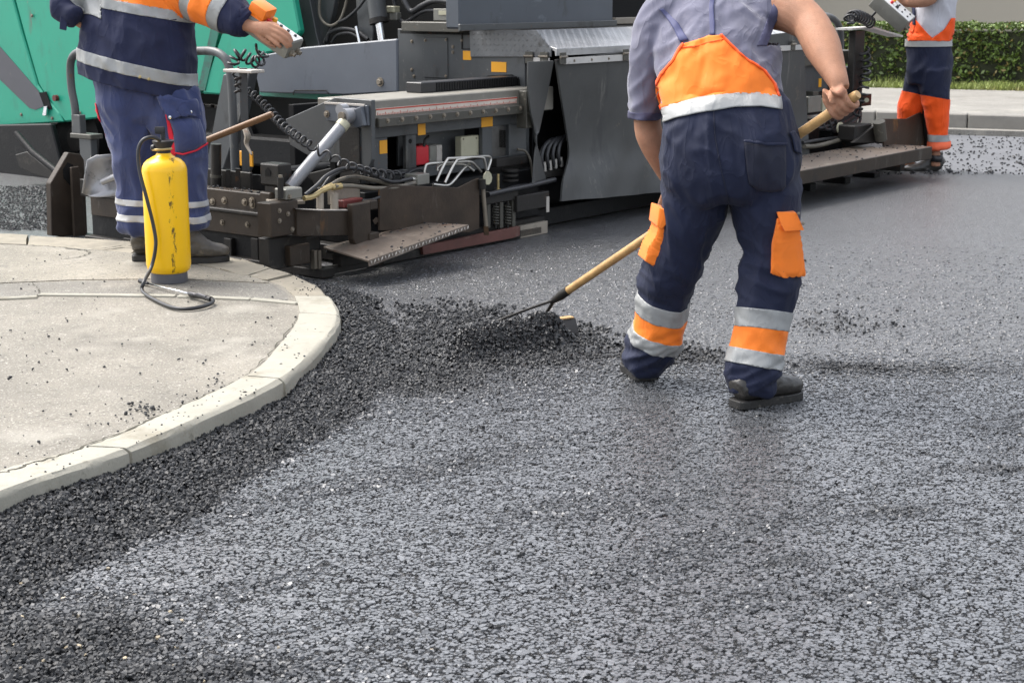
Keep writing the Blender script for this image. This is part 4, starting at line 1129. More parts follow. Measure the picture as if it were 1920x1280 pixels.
def tractor():
    PLU('shade_fill_plate', [(-320, 240), (95, 232), (112, 300), (100, 374), (20, 386), (-320, 428)], 1.98, .05, 'tar_shade_black', bev=.01)  # added black plate standing in for the shaded undercarriage
    CY('idler_wheel', Vector((2.25, 4.95, .30)), Vector((2.5, 4.95, .30)), .28, 'tar_shade_black', 32)
    CY('wheel_hub', Vector((2.22, 4.95, .30)), Vector((2.26, 4.95, .30)), .10, 'dark_steel', 20)
    TU = 2.10
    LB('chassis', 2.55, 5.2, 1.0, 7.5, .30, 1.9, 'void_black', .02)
    LB('underside', 2.35, 5.3, 1.0, 7.0, .20, .42, 'tar_shade_black', .02)
    # tow arm
    ta = PLU('tow_arm', [(478, 136), (489, 112), (500, 102), (568, 89), (744, 73), (745, 173), (646, 178), (486, 174)], 1.72, .025, 'blue_grey_paint', bev=.008)
    TB('arm_seam', [(550, 178, 1.714), (552, 170, 1.714), (612, 170, 1.714), (616, 176, 1.714)], .004, 'dark_steel', sub=1, n=5, plane='u', parent=ta)
    BOLT(713, 154, 'u', 1.719, .020, ta)
    p = at_u(713, 154, 1.72); CY('bolt_recess', p, p + Vector((-.004, 0, 0)), .030, 'olive_steel', 18, parent=ta)
    BU('arm_underplate', 486, 622, 174, 187, 1.80, .1, 'green_dark', xref=600)
    # green bodywork
    g1 = PLU('green_side_panel', [(-320, -220), (16, -220), (24, 0), (40, 60), (70, 160), (84, 180), (110, 212), (118, 229), (0, 236), (-320, 250)], TU, .06, 'green_paint', bev=.01)
    PLU('grey_stripe', [(-60, 20), (0, 88), (73, 172), (82, 200), (66, 206), (55, 203), (0, 150), (-60, 92)], TU - .004, .003, 'stripe_grey', bev=0, parent=g1)
    lt = PLU('latch_recess', [(73, 174), (86, 172), (97, 205), (86, 207)], TU - .008, .006, 'void_black', bev=0, parent=g1)
    PLU('latch', [(82, 200), (88, 199), (86, 217), (79, 217)], TU - .03, .02, 'chrome', bev=.002, parent=g1)
    g2 = PLU('green_side_panel', [(26, -220), (180, -220), (225, 0), (230, 170), (222, 214), (180, 222), (122, 229), (86, 181), (72, 158), (44, 60), (28, 0)], TU + .008, .07, 'green_paint', bev=.012)
    for x, y in ((40, 215), (98, 222), (150, 212), (205, 200), (60, 30), (205, 40)): BOLT(x, y, 'u', TU - .002, .010, g2)
    CY('panel_knob', at_u(107, 184, TU), at_u(107, 184, TU) + Vector((-.03, 0, 0)), .025, 'dark_red', 12, parent=g2)
    PLU('green_side_panel', [(228, -220), (420, -220), (437, 0), (412, 60), (372, 176), (240, 182), (234, 0)], TU + .006, .06, 'green_paint', bev=.012)
    PLU('green_side_panel', [(440, 0), (545, -30), (562, 60), (540, 92), (500, 100), (470, 150), (420, 178), (378, 176), (414, 65)], TU - .02, .06, 'green_paint', bev=.012)
    PLU('panel_gap', [(396, 50), (412, 52), (384, 170), (370, 170)], TU - .026, .004, 'green_dark', bev=0)
    PLU('green_side_panel', [(425, -220), (700, -220), (545, -34), (440, -4)], TU + .02, .06, 'green_paint', bev=.012)
    PLU('hopper_brace', [(418, 140), (470, 128), (452, 215), (418, 318), (384, 322), (404, 210)], 1.35, .08, 'grey_paint', bev=.006)
    # upright behind the tow arm: lift cylinder, plates, hoses
    PLU('lift_plate', [(545, -60), (570, -60), (592, 60), (600, 90), (575, 90), (556, 30)], 2.3, .05, 'grey_paint', bev=.005)
    PLU('lift_plate', [(574, -60), (640, -60), (622, 30), (606, 88), (598, 70), (585, 10)], 2.34, .05, 'grey_paint', bev=.005)
    PLU('lift_plate', [(664, -40), (686, -40), (700, 60), (698, 80), (672, 60), (668, 20)], 2.34, .05, 'grey_paint', bev=.005)
    lc = CY('lift_cylinder', at_u(711, 42, 2.2), at_u(697, -60, 2.2), .062, 'grey_paint', 22)
    CY('cylinder_gland', at_u(711, 44, 2.2), at_u(709, 34, 2.2), .066, 'dark_steel', 22, parent=lc)
    CY('piston_rod', at_u(717, 78, 2.2), at_u(711, 40, 2.2), .030, 'chrome', 16, parent=lc)
    CY('piston_rod', at_u(675, 82, 2.22), at_u(668, 50, 2.22), .012, 'chrome', 12)
    TB('hydraulic_hose', [(600, -10, 2.3), (600, 30, 2.28), (616, 48, 2.27), (636, 40, 2.28), (648, 10, 2.3), (652, -20, 2.3)], .010, 'hose_dusty', plane='u')
    TB('hydraulic_hose', [(613, 78, 2.28), (618, 62, 2.28), (640, 54, 2.28), (668, 58, 2.28), (690, 74, 2.28)], .013, 'rubber_black', plane='u')
    TB('hydraulic_hose', [(622, 80, 2.28), (632, 66, 2.28), (655, 62, 2.28), (672, 70, 2.28)], .010, 'rubber_black', plane='u')
    TB('hydraulic_hose', [(690, -10, 2.3), (672, 15, 2.28), (650, 35, 2.28), (626, 48, 2.28), (608, 80, 2.28)], .011, 'rubber_black', plane='u')
    TB('hydraulic_hose', [(745, -20, 2.32), (760, 6, 2.32), (772, 22, 2.32), (790, 12, 2.32), (815, 2, 2.32), (850, 6, 2.32), (870, 14, 2.32)], .020, 'rubber_black', plane='u')
    TB('hydraulic_hose', [(735, -15, 2.33), (745, 25, 2.33), (760, 42, 2.33), (800, 20, 2.33), (860, 30, 2.33)], .014, 'rubber_black', plane='u')
    vb = BU('valve_body', 812, 856, 17, 40, 2.30, .08, 'box_steel')
    BU('valve_slot', 822, 850, 21, 29, 2.294, .005, 'cream_plate', parent=vb, bev=.001)
    BU('solenoid', 724, 739, 12, 24, 2.28, .06, 'cream_plate')
    BU('solenoid', 730, 744, 24, 38, 2.29, .05, 'box_steel')
    # crawler under the body
    bm = bmesh.new(); prof = []
    v0, v1, z0, z1 = 3.1, 6.6, .02, .60
    rr = (z1 - z0) / 2
    for k in range(13): a = -math.pi / 2 - math.pi * k / 12; prof.append((v0 + rr + math.cos(a) * rr, z0 + rr + math.sin(a) * rr))
    for k in range(13): a = math.pi / 2 - math.pi * k / 12; prof.append((v1 - rr + math.cos(a) * rr, z0 + rr + math.sin(a) * rr))
    bm_prism(bm, [Vector((2.5, v, z)) for v, z in prof], Vector((.4, 0, 0)))
    tr = bm_obj('crawler_track', bm, 'tar_shade_black', paver)
    for k in range(28):
        v = v0 + rr + (v1 - v0 - 2 * rr) * k / 27
        for z in (z0 - .012, z1 + .012): LB('track_shoe', 2.48, 2.92, v - .035, v + .035, z - .012, z + .012, 'dark_steel', .003, parent=tr)
    for v in (3.42, 4.2, 4.95, 5.7, 6.3): CY('track_roller', Vector((2.46, v, .3)), Vector((2.52, v, .3)), .2 if v in (3.42, 6.3) else .13, 'dark_steel', 20, parent=tr)
    PLU('push_link', [(28, 290), (50, 284), (72, 302), (98, 322), (96, 336), (60, 326), (36, 314)], 1.6, .08, 'dark_steel', bev=.006)
    TB('tie_rod', [(30, 250, 1.3), (60, 285, 1.3), (110, 325, 1.3)], .025, 'tar_shade_black', sub=1, plane='u')
    TB('auger_shaft', [(520, 330, .9), (760, 300, .9)], .05, 'tar_shade_black', sub=1)
    bm = bmesh.new()
    for k in range(7):
        u = .4 + k * .3
        bm_lathe(bm, [(.16, 0), (.16, .012)], (u, .85, .30), (1, .2, .1), 18)
    bm_obj('auger_flight', bm, 'tar_shade_black', paver)
    LB('auger_guard', 1.1, 2.1, 1.25, 1.30, .25, .80, 'void_black')
    PLU('guard_plate', [(560, 330), (640, 310), (700, 300), (700, 345), (560, 352)], .72, .02, 'dark_steel')
tractor()

def right_side():
    v = .08
    LB('right_body', 5.5, 6.9, .25, .6, .1, .85, 'tar_shade_black')
    z = lambda x, y, vv=v: at_v(x, y, vv).z
    u = lambda x, y, vv=v: at_v(x, y, vv).x
    LB('sliding_beam', u(1508, 110), u(1606, 110), v, v + .4, z(1512, 125), z(1512, 100), 'olive_steel', .006)
    LB('extension_panel', u(1508, 150), u(1563, 150), v + .05, v + .09, z(1512, 176), z(1512, 124), 'grey_paint')
    LB('warning_sticker', u(1545, 155), u(1550, 155), v + .046, v + .049, z(1547, 164), z(1547, 148), 'yellow_sticker', 0)
    BOLT(1522, 116, 'v', v, .012)
    BV('valve_chest', 1516, 1540, 182, 212, .02, .1, 'box_steel'); BV('valve_chest', 1543, 1560, 186, 210, .05, .08, 'cream_plate')
    BV('valve_chest', 1525, 1535, 172, 186, .05, .08, 'olive_steel'); LB('shelf_bar', u(1508, 220), u(1560, 220), -.02, .06, z(1512, 222), z(1512, 216), 'worn_light_edge', .002)
    for k in range(4):
        TB('hydraulic_hose', [(1530 + k * 12, 225, -.05), (1535 + k * 14, 240 + k * 3, -.06), (1560 + k * 10, 232 + k * 4, -.04), (1600 + k * 4, 205 + k * 8, 0), (1612, 188, .02)], .012, 'rubber_black')
    TB('hydraulic_hose', [(1508, 275, -.1), (1530, 274, -.1), (1555, 268, -.1), (1575, 262, -.1)], .018, 'hose_dusty')
    TB('hydraulic_hose', [(1505, 268, -.08), (1540, 262, -.08), (1600, 255, -.05)], .014, 'rubber_black')
    PLV('round_tag', [(1577 + 7 * math.cos(a * .628), 241 + 12 * math.sin(a * .628)) for a in range(10)], -.1, .01, 'cream_plate', bev=.001)
    BV('pump_body', 1604, 1635, 236, 265, -.25, .16, 'dark_steel', bev=.01); BV('pump_body', 1560, 1600, 246, 268, -.02, .12, 'tar_shade_black', bev=.01)
    PLV('gusset', [(1600, 268), (1640, 236), (1648, 240), (1640, 268)], -.28, .03, 'dark_steel')
    CY('bushing', at_v(1648, 228, -.34), at_v(1652, 262, -.34), .05, 'olive_steel', 14)
    PLV('rusty_back_plate', [(1657, 223), (1701, 223), (1732, 208), (1738, 206), (1744, 273), (1657, 276)], -.34, .014, 'rust_plate', bev=.002)
    CY('hinge_rod', at_v(1736, 202, -.36), at_v(1742, 275, -.36), .045, 'dark_steel', 12)
    CY('rod_head', at_v(1735, 196, -.36), at_v(1736, 204, -.36), .02, 'bolt_steel', 8)
    LB('end_gate', 6.62, 6.70, -.3, 2.0, .005, .35, 'dark_steel')
    # walkway plate
    v0 = -.66
    z1 = at_v(1500, 320, v0).z; z0 = at_v(1500, 346, v0).z
    LB('walkway_plate', at_v(1420, 330, v0).x, at_v(1745, 283, v0).x, v0, -.16, z1 - .02, z1, 'foot_plate', .003)
    LB('walkway_edge', at_v(1420, 330, v0).x, at_v(1745, 283, v0).x, v0 - .012, v0 - .001, z0, z1 - .001, 'rusty_steel', .003)
    ua_, ub_ = at_v(1420, 330, v0).x, at_v(1745, 283, v0).x
    CAKED.append((Vector((ua_, v0, z1)), Vector((ub_, v0, z1)), Vector((ub_, -.17, z1)), Vector((ua_, -.17, z1)), 160))
    for x in (1520, 1585, 1640): BV('walkway_bracket', x, x + 10, 348 - (x - 1500) * .165, 366 - (x - 1500) * .165, -.30, .2, 'tar_shade_black')
    # cable post and shelf
    BV('cable_post', 1601, 1619, 58, 205, -.02, .06, 'dark_steel', bev=.006)
    BV('post_clamp', 1616, 1634, 178, 200, -.04, .08, 'dark_steel'); CY('clamp_bolt', at_v(1625, 188, -.05), at_v(1625, 188, -.08), .02, 'cream_plate', 10)
    bm = bmesh.new()
    q = [at_v(1584, 55, 0), at_v(1625, 52, 0), at_v(1652, 60, .0), at_v(1681, 68, .0)]
    bm_prism(bm, [p + Vector((0, -.06, .008)) for p in q] + [p + Vector((0, -.06, -.008)) for p in reversed(q)], Vector((0, .14, 0)))
    bm_obj('cable_shelf', bm, 'white_strip', paver)
    TB('handrail', [(1470, 30, .5), (1535, 30, .5), (1557, 33, .5), (1571, 46, .5), (1576, 66, .5), (1576, 110, .5)], .030, 'grey_paint', n=12)
    BV('side_shelf', 1560, 1605, 105, 112, .12, .3, 'olive_steel')
right_side()

# ---------------------------------------------------------------- yellow pressure sprayer on the pavement
def sprayer():
    base = on_z(318, 527, KZ); base.z = KZ + .001
    root = empty('pressure_sprayer', base)
    tag(root, 'yellow pressure sprayer tank with black hose standing on the pavement', 'sprayer')
    tilt = math.radians(-1.5)
    def ln(name, prof, m, n=40, parent=root, off=(0, 0, 0)):
        bm = bmesh.new(); bm_lathe(bm, prof, off, (0, 0, 1), n)
        return bm_obj(name, bm, m, parent, auto=35)
    # tar-streaked yellow
    m = MATS['yellow_tank']; N, L = m.node_tree.nodes, m.node_tree.links
    b = N['Principled BSDF']; src = b.inputs['Base Color'].links[0].from_socket
    tc = N.new('ShaderNodeTexCoord'); sx = N.new('ShaderNodeSeparateXYZ'); L.new(tc.outputs['Object'], sx.inputs[0])
    n1 = N.new('ShaderNodeTexNoise'); n1.inputs['Scale'].default_value = 26; n1.inputs['Detail'].default_value = 7; n1.inputs['Roughness'].default_value = .75
    mp = N.new('ShaderNodeMapping'); mp.inputs['Scale'].default_value = (1.6, 1.6, .55); L.new(tc.outputs['Object'], mp.inputs[0]); L.new(mp.outputs[0], n1.inputs['Vector'])
    bnd = N.new('ShaderNodeMapRange'); bnd.interpolation_type = 'SMOOTHSTEP'; bnd.inputs['From Min'].default_value = .016; bnd.inputs['From Max'].default_value = .042; L.new(sx.outputs[0], bnd.inputs[0])
    bnd2 = N.new('ShaderNodeMapRange'); bnd2.interpolation_type = 'SMOOTHSTEP'; bnd2.inputs['From Min'].default_value = .078; bnd2.inputs['From Max'].default_value = .055; L.new(sx.outputs[0], bnd2.inputs[0])
    mu = N.new('ShaderNodeMath'); mu.operation = 'MULTIPLY'; L.new(bnd.outputs[0], mu.inputs[0]); L.new(bnd2.outputs[0], mu.inputs[1])
    th = N.new('ShaderNodeMath'); th.operation = 'MULTIPLY_ADD'; L.new(mu.outputs[0], th.inputs[0]); th.inputs[1].default_value = .215; L.new(n1.outputs[0], th.inputs[2])
    rp = N.new('ShaderNodeValToRGB'); rp.color_ramp.elements[0].position = .735; rp.color_ramp.elements[1].position = .80
    L.new(th.outputs[0], rp.inputs[0])
    mx = N.new('ShaderNodeMix'); mx.data_type = 'RGBA'; L.new(rp.outputs[0], mx.inputs['Factor']); L.new(src, mx.inputs['A']); mx.inputs['B'].default_value = (.06, .035, .01, 1)
    L.new(mx.outputs['Result'], b.inputs['Base Color'])
    r = .1065
    tank = ln('tank', [(.02, .046), (.088, .047), (.100, .058), (r, .085), (r, .30), (r, .535), (.104, .553), (.096, .570), (.080, .586), (.055, .600), (.038, .610), (.034, .618)], 'yellow_tank', 48)
    foot = ln('base_ring', [(.088, 0), (.088, .012), (.086, .066), (.05, .07)], 'grey_plastic', 40)
    foot.data.shade_smooth()
    neck = ln('filler_neck', [(.030, .606), (.032, .632), (.034, .640), (.050, .668), (.052, .676), (.046, .680), (.02, .682)], 'black_plastic', 24)
    ln('pump_rod', [(.012, .68), (.012, .72)], 'black_plastic', 14)
    bm = bmesh.new(); bm_box(bm, -.036, .010, -.014, .014, .708, .742); bm_bevel(bm, .006, 2); bm_obj('pump_handle', bm, 'black_plastic', root, auto=40)
    bm = bmesh.new(); bm_tube(bm, [(-.05, -.01, .634), (.0, -.035, .638), (.045, -.02, .640)], .006, n=8, sub=3); bm_obj('clamp_ring', bm, 'brass', root, smooth=True)
    bm = bmesh.new(); bm_lathe(bm, [(.014, 0), (.016, .02), (.010, .03)], (-.03, 0, .64), (-1, -.3, .2), 12); bm_obj('hose_outlet', bm, 'black_plastic', root)
    rel = lambda p: tuple(Vector(p) - base)
    Yt = base.y
    hp = [on_y(303, 268, Yt - .03), on_y(296, 261, Yt - .05), on_y(283, 257, Yt - .06), on_y(267, 264, Yt - .08), on_y(259, 284, Yt - .09), on_y(262, 322, Yt - .10), on_y(275, 372, Yt - .125), on_y(288, 425, Yt - .13),
          on_y(292, 460, Yt - .14), on_y(284, 500, Yt - .16)]
    gp = [(270, 528, .05), (267, 545, .012), (285, 559, .009), (320, 575, .009), (350, 579, .009), (382, 574, .010), (399, 566, .014), (396, 559, .022)]
    hp += [on_z(x, y, KZ + z) for x, y, z in gp]
    bm = bmesh.new(); bm_tube(bm, [rel(p) for p in hp], .0088, n=10, sub=6); bm_obj('hose', bm, 'black_plastic', root, smooth=True)
    lw = lambda x, y, z: rel(on_z(x, y, KZ + z))
    bm = bmesh.new(); bm_tube(bm, [lw(272, 530, .014), lw(356, 551, .020)], .0045, n=8); bm_obj('lance', bm, 'chrome', root, smooth=True)
    bm = bmesh.new(); bm_tube(bm, [lw(262, 526, .020), lw(270, 529, .016), lw(277, 531, .016)], [.012, .012, .007], n=10); bm_obj('nozzle', bm, 'black_plastic', root)
    bm = bmesh.new(); bm_tube(bm, [lw(354, 549, .020), lw(360, 552, .02), lw(366, 553, .02), lw(372, 554, .020), lw(396, 561, .020)], [.010, .016, .013, .012, .013], n=10); bm_obj('lance_grip', bm, 'black_plastic', root, auto=50)
    bm = bmesh.new(); bm_tube(bm, [lw(364, 552, .030), lw(372, 551, .038), lw(386, 556, .036)], .005, n=6); bm_obj('trigger_lever', bm, 'grey_plastic', root)
sprayer()

# ---------------------------------------------------------------- wooden-handled lute and its board
LUTE_TOP = on_y(1607, 178, 5.70)
LUTE_LOW = on_y(1047, 557, 6.74)
LD = (LUTE_LOW - LUTE_TOP).normalized()
mat('tar_wood', (0.016, 0.013, 0.011), .5, var=.3, stains=((TAR, .4, 9), ((0.06, 0.035, 0.02), .12, 14)))
def lute():
    root = empty('asphalt_lute', on_z(1000, 650))
    tag(root, 'wooden handled asphalt rake pushed through loose mix by the bending worker', 'rake')
    inv = Matrix.Translation(-root.location)
    def put(name, bm, m, auto=45):
        o = bm_obj(name, bm, m, root, auto=auto); o.matrix_parent_inverse = inv; return o
    bm = bmesh.new(); bm_tube(bm, [LUTE_TOP - LD * .005, LUTE_TOP + LD * .01, LUTE_TOP.lerp(LUTE_LOW, .5), LUTE_LOW - LD * .03, LUTE_LOW], [.015, .0185, .0185, .0175, .013], n=14)
    put('handle', bm, 'wood_handle')
    bm = bmesh.new(); bm_tube(bm, [LUTE_LOW - LD * .07, LUTE_LOW - LD * .02, LUTE_LOW + LD * .05], [.0200, .0205, .011], n=12); put('ferrule', bm, 'dark_steel')
    A, B = on_z(882, 660), on_z(1082, 632)
    A.z = B.z = 0
    e = (B - A).normalized(); n = Vector((-e.y, e.x, 0))
    e1 = on_y(922, 606, 6.90)
    q1 = on_y(922, 607, A.lerp(B, .22).y); q2 = on_y(1023, 590, A.lerp(B, .72).y)
    s = LUTE_LOW + LD * .03
    bm = bmesh.new(); bm_tube(bm, [s, s.lerp(q1, .5) + Vector((0, 0, .004)), q1, q1 - Vector((0, 0, .04))], .0062, n=8, sub=2); put('long_brace', bm, 'dark_steel')
    bm = bmesh.new(); bm_tube(bm, [s, s.lerp(q2, .55), q2, q2 - Vector((0, 0, .04))], .0075, n=8, sub=2); put('short_brace', bm, 'dark_steel')
    bm = bmesh.new()
    bm_prism(bm, [A - n * .02 + Vector((0, 0, .02)), B - n * .02 + Vector((0, 0, .02)), B + n * .012 + Vector((0, 0, .088)), A + n * .012 + Vector((0, 0, .085))], n * .026)
    bm_bevel(bm, .004); put('board', bm, 'tar_wood')
    bm = bmesh.new()
    bm_prism(bm, [A.lerp(B, .74) + n * .008 + Vector((0, 0, .091)), A.lerp(B, .98) + n * .008 + Vector((0, 0, .091)), A.lerp(B, .98) + n * .042 + Vector((0, 0, .092)), A.lerp(B, .74) + n * .042 + Vector((0, 0, .091))], Vector((0, 0, -.006)))
    put('worn_board_end', bm, 'wood_handle')
lute()

# ---------------------------------------------------------------- shovel laid across the screed's end gate
def shovel():
    a, b = on_y(511, 214, 8.62), on_y(205, 336, 8.95)
    root = empty('shovel', b); tag(root, 'shovel with worn grey blade leaning behind the worker in blue trousers', 'shovel')
    inv = Matrix.Translation(-root.location)
    d = (b - a).normalized()
    bm = bmesh.new(); bm_tube(bm, [a, a + d * .01, a.lerp(b, .6), b], [.014, .018, .018, .016], n=12); o = bm_obj('handle', bm, 'wood_dark', root, auto=45); o.matrix_parent_inverse = inv
    bm = bmesh.new()
    rows = []
    Lp = [(222, 288), (180, 291), (163, 300), (158, 330), (153, 362)]
    Rp = [(226, 362), (222, 366), (205, 369), (185, 370), (170, 369)]
    for i in range(5):
        row = []
        for k in range(7):
            s = k / 6
            p = on_y(Lp[i][0] * (1 - s) + Rp[i][0] * s, Lp[i][1] * (1 - s) + Rp[i][1] * s, 8.97 + .05 * (1 - (2 * s - 1) ** 2) - i * .004)
            row.append(bm.verts.new(p))
        rows.append(row)
    for A, B in zip(rows, rows[1:]):
        for k in range(6): bm.faces.new((A[k], A[k + 1], B[k + 1], B[k]))
    bmesh.ops.recalc_face_normals(bm, faces=bm.faces); bmesh.ops.solidify(bm, geom=list(bm.faces), thickness=.004)
    mat('blade_steel', (.30, .30, .31), .4, metal=.5, var=.2, stains=(((.06, .06, .06), .35, 14), ((.30, .17, .12), .2, 9)))
    o = bm_obj('blade', bm, 'blade_steel', root, smooth=True); o.matrix_parent_inverse = inv
    bm = bmesh.new(); bm_tube(bm, [b - d * .08, b + d * .05], [.021, .019], n=10); o = bm_obj('socket', bm, 'blade_steel', root, auto=45); o.matrix_parent_inverse = inv
shovel()

# ---------------------------------------------------------------- remote control boxes with coiled cables
def frame_from(ax, upish):
    x = Vector(ax).normalized(); z = Vector(upish); z = (z - x * z.dot(x)).normalized(); y = z.cross(x)
    return Matrix((x, y, z)).transposed()
def control_box(c, ax, up, L, W, H, label, cap):
    root = empty('control_box', c); tag(root, label, 'control box', 'screed control boxes')
    R3 = frame_from(ax, up).to_4x4()
    def part(name, args, m, bev, parent=root):
        bm = bmesh.new(); bm_box(bm, *args, mtx=R3); bm_bevel(bm, bev, 2); return bm_obj(name, bm, m, parent, auto=40)
    h = part('housing', (-L, L, -W, W, -H, H), 'box_steel', .010)
    f = part('face_plate', (-L + .008, L - .006, -W + .006, W - .006, H + .0005, H + .006), 'white_plastic', .003)
    for k, y in enumerate((-.02, .03)):
        bm = bmesh.new()
        bm_lathe(bm, [(.017, 0), (.017, .012), (.011, .014), (.011, .026)], R3 @ Vector((L, y, -H * .3)), R3 @ Vector((1, 0, 0)), 10); bm_obj('cable_gland', bm, 'bolt_steel', h)
    if cap:
        part('orange_cap', (-L - .015, -L + .085, -W + .004, W - .016, H + .008, H + .068), 'orange_plastic', .014)
        part('cap_base', (-L - .012, -L + .082, -W + .006, W - .018, H + .002, H + .0095), 'orange_plastic', .001)
    cols = ['red_plastic', 'yellow_sticker', 'black_plastic', 'black_plastic', 'black_plastic', 'black_plastic', 'black_plastic', 'black_plastic']
    for k in range(8):
        x = -L * .25 + (k // 2) * L * .33; y = (-.4 + .8 * (k % 2)) * W
        bm = bmesh.new()
        big = k < 3
        bm_lathe(bm, [(.014 if big else .008, 0), (.013 if big else .007, .02 if big else .008)], R3 @ Vector((x, y, H + .006)), R3 @ Vector((0, 0, 1)), 12); bm_obj('button', bm, cols[k], f)
    return root
CBL = on_y(512, 66, 8.02)
control_box(CBL, (.78, -.30, -.50), (.38, -.30, .85), .135, .062, .045, 'white faced control box with orange cap under the left worker\'s hand', True)
CBR = on_y(1672, 22, 13.2)
control_box(CBR, (.70, -.25, -.62), (.62, -.55, .60), .17, .085, .06, 'white faced control box held by the right worker in white shirt', False)
def cables():
    pts = [on_y(494, 98, 9.24), on_y(490, 112, 9.24), on_y(476, 116, 9.26), on_y(463, 108, 9.27), on_y(450, 100, 9.28), on_y(441, 108, 9.29), on_y(436, 124, 9.3)]
    bm = bmesh.new(); bm_tube(bm, [on_y(480, 84, 8.05), on_y(482, 97, 8.4), on_y(488, 104, 8.9), on_y(494, 98, 9.24)], .007, n=8, sub=3)
    root = empty('coiled_cable', on_y(462, 150, 9.3)); tag(root, 'black coiled cable sagging from the left control box to the screed', 'cable', 'coiled control cables')
    inv = Matrix.Translation(-root.location)
    o = bm_obj('plain_lead', bm, 'rubber_black', root, smooth=True); o.matrix_parent_inverse = inv
    o = coil('tight_coil', pts, .030, .0075, .034, 'rubber_black', root); o.matrix_parent_inverse = inv
    pts = [on_y(440, 128, 9.3), on_y(446, 146, 9.3), on_y(456, 166, 9.25), on_y(478, 180, 9.15), on_y(503, 205, 9.0), on_y(530, 235, 8.75), on_y(560, 258, 8.55), on_y(592, 279, 8.42), on_y(625, 297, 8.45), on_y(660, 313, 8.55), on_y(700, 324, 8.7), on_y(748, 329, 8.88)]
    o = coil('stretched_coil', pts, .0225, .0064, .064, 'rubber_black', root); o.matrix_parent_inverse = inv
    r2 = empty('coiled_cable', on_y(1622, 150, 13.0)); tag(r2, 'black coiled cable hanging down the post beside the right worker', 'cable', 'coiled control cables')
    inv = Matrix.Translation(-r2.location)
    w = lambda x, y, v=-.08: to_world(at_v(x, y, v))
    bm = bmesh.new(); bm_tube(bm, [on_y(1645, 20, 13.25), on_y(1634, 32, 13.3), on_y(1628, 38, 13.35)], .010, n=8, sub=3); o = bm_obj('plain_lead', bm, 'rubber_black', r2, smooth=True); o.matrix_parent_inverse = inv
    o = coil('tight_coil', [w(1634, 44), w(1622, 36), w(1606, 30), w(1594, 34), w(1592, 46)], .042, .010, .045, 'rubber_black', r2); o.matrix_parent_inverse = inv
    o = coil('stretched_coil', [w(1620, 92), w(1624, 120), w(1622, 150), w(1616, 175), w(1610, 196), w(1604, 218)], .038, .010, .062, 'rubber_black', r2); o.matrix_parent_inverse = inv
cables()

# ---------------------------------------------------------------- people
def S(px, py, Y, hw, dr=1.0):
    c = on_y(px, py, Y); k = mpp(Y, c.z)
    return (c, hw * k, hw * k * dr)
def loft(bm, st, sub=5, n=22, ref=(1, 0, 0), pw=None):
    bm_tube(bm, [s[0] for s in st], [s[1] for s in st], n=n, sub=sub, ry=[s[2] for s in st], ref=ref, twist_pow=pw)
def fuse(fn, voxel=.011, it=6):
    "merge overlapping closed shapes into one continuous skin"
    bm = bmesh.new(); fn(bm); bmesh.ops.recalc_face_normals(bm, faces=bm.faces)
    me = bpy.data.meshes.new('tmp'); bm.to_mesh(me); bm.free()
    o = bpy.data.objects.new('tmp', me); COL.objects.link(o)
    md = o.modifiers.new('r', 'REMESH'); md.mode = 'VOXEL'; md.voxel_size = voxel
    dg = bpy.context.evaluated_depsgraph_get(); dg.update()
    out = bpy.data.meshes.new_from_object(o.evaluated_get(dg))
    bpy.data.objects.remove(o); bpy.data.meshes.remove(me)
    bm = bmesh.new(); bm.from_mesh(out)
    for _ in range(it): bmesh.ops.smooth_vert(bm, verts=bm.verts, factor=.5, use_axis_x=True, use_axis_y=True, use_axis_z=True)
    bm.to_mesh(out); bm.free()
    return out
def join(*ms):
    bm = bmesh.new()
    for m in ms: bm.from_mesh(m)
    out = bpy.data.meshes.new('body'); bm.to_mesh(out); bm.free(); return out
def wrinkle(me, fn):
    bm = bmesh.new(); bm.from_mesh(me); bm.normal_update()
    mv = [(v, v.normal.copy() * fn(v.co)) for v in bm.verts]
    for v, d in mv: v.co += d
    bmesh.ops.smooth_vert(bm, verts=bm.verts, factor=.22, use_axis_x=True, use_axis_y=True, use_axis_z=True)
    bm.to_mesh(me); bm.free()
def ridge(p, sx, sy, sz, seed=0):
    n = noise.noise(Vector((p.x * sx + seed, p.y * sy - seed * 2, p.z * sz + seed * 3)))
    return 1 - 2.2 * abs(n)
def crease(p, sx, sy, sz, seed=0, k=5.0):
    n = noise.noise(Vector((p.x * sx + seed, p.y * sy - seed * 2, p.z * sz + seed * 3)))
    m = noise.noise(Vector((p.x * 3 - seed, p.y * 3, p.z * 3 + seed)))
    return max(0.0, 1 - abs(n) * k) * max(0.0, min(1.0, .5 + 1.6 * m))
def bvh_of(*meshes):
    bm = bmesh.new()
    for m in meshes: bm.from_mesh(m)
    t = BVHTree.FromBMesh(bm); bm.free(); return t
def cut(me, planes, off=.003, axis=None, rad=None, th=.0):
    "piece of a garment kept between planes (point, normal = side thrown away), pushed off the surface"
    bm = bmesh.new(); bm.from_mesh(me)
    for p, n in planes:
        bmesh.ops.bisect_plane(bm, geom=list(bm.verts) + list(bm.edges) + list(bm.faces), plane_co=p, plane_no=n, clear_outer=True)
    if axis:
        a, b = axis; d = (b - a).normalized()
        kill = []
        for f in bm.faces:
            q = f.calc_center_median() - a
            if (q - d * q.dot(d)).length > rad: kill.append(f)
        bmesh.ops.delete(bm, geom=kill, context='FACES')
    bm.normal_update()
    mv = [(v, v.normal.copy() * off) for v in bm.verts]
    for v, d in mv: v.co += d
    if th: bmesh.ops.solidify(bm, geom=list(bm.faces), thickness=th)
    out = bpy.data.meshes.new('piece'); bm.to_mesh(out); bm.free()
    return out
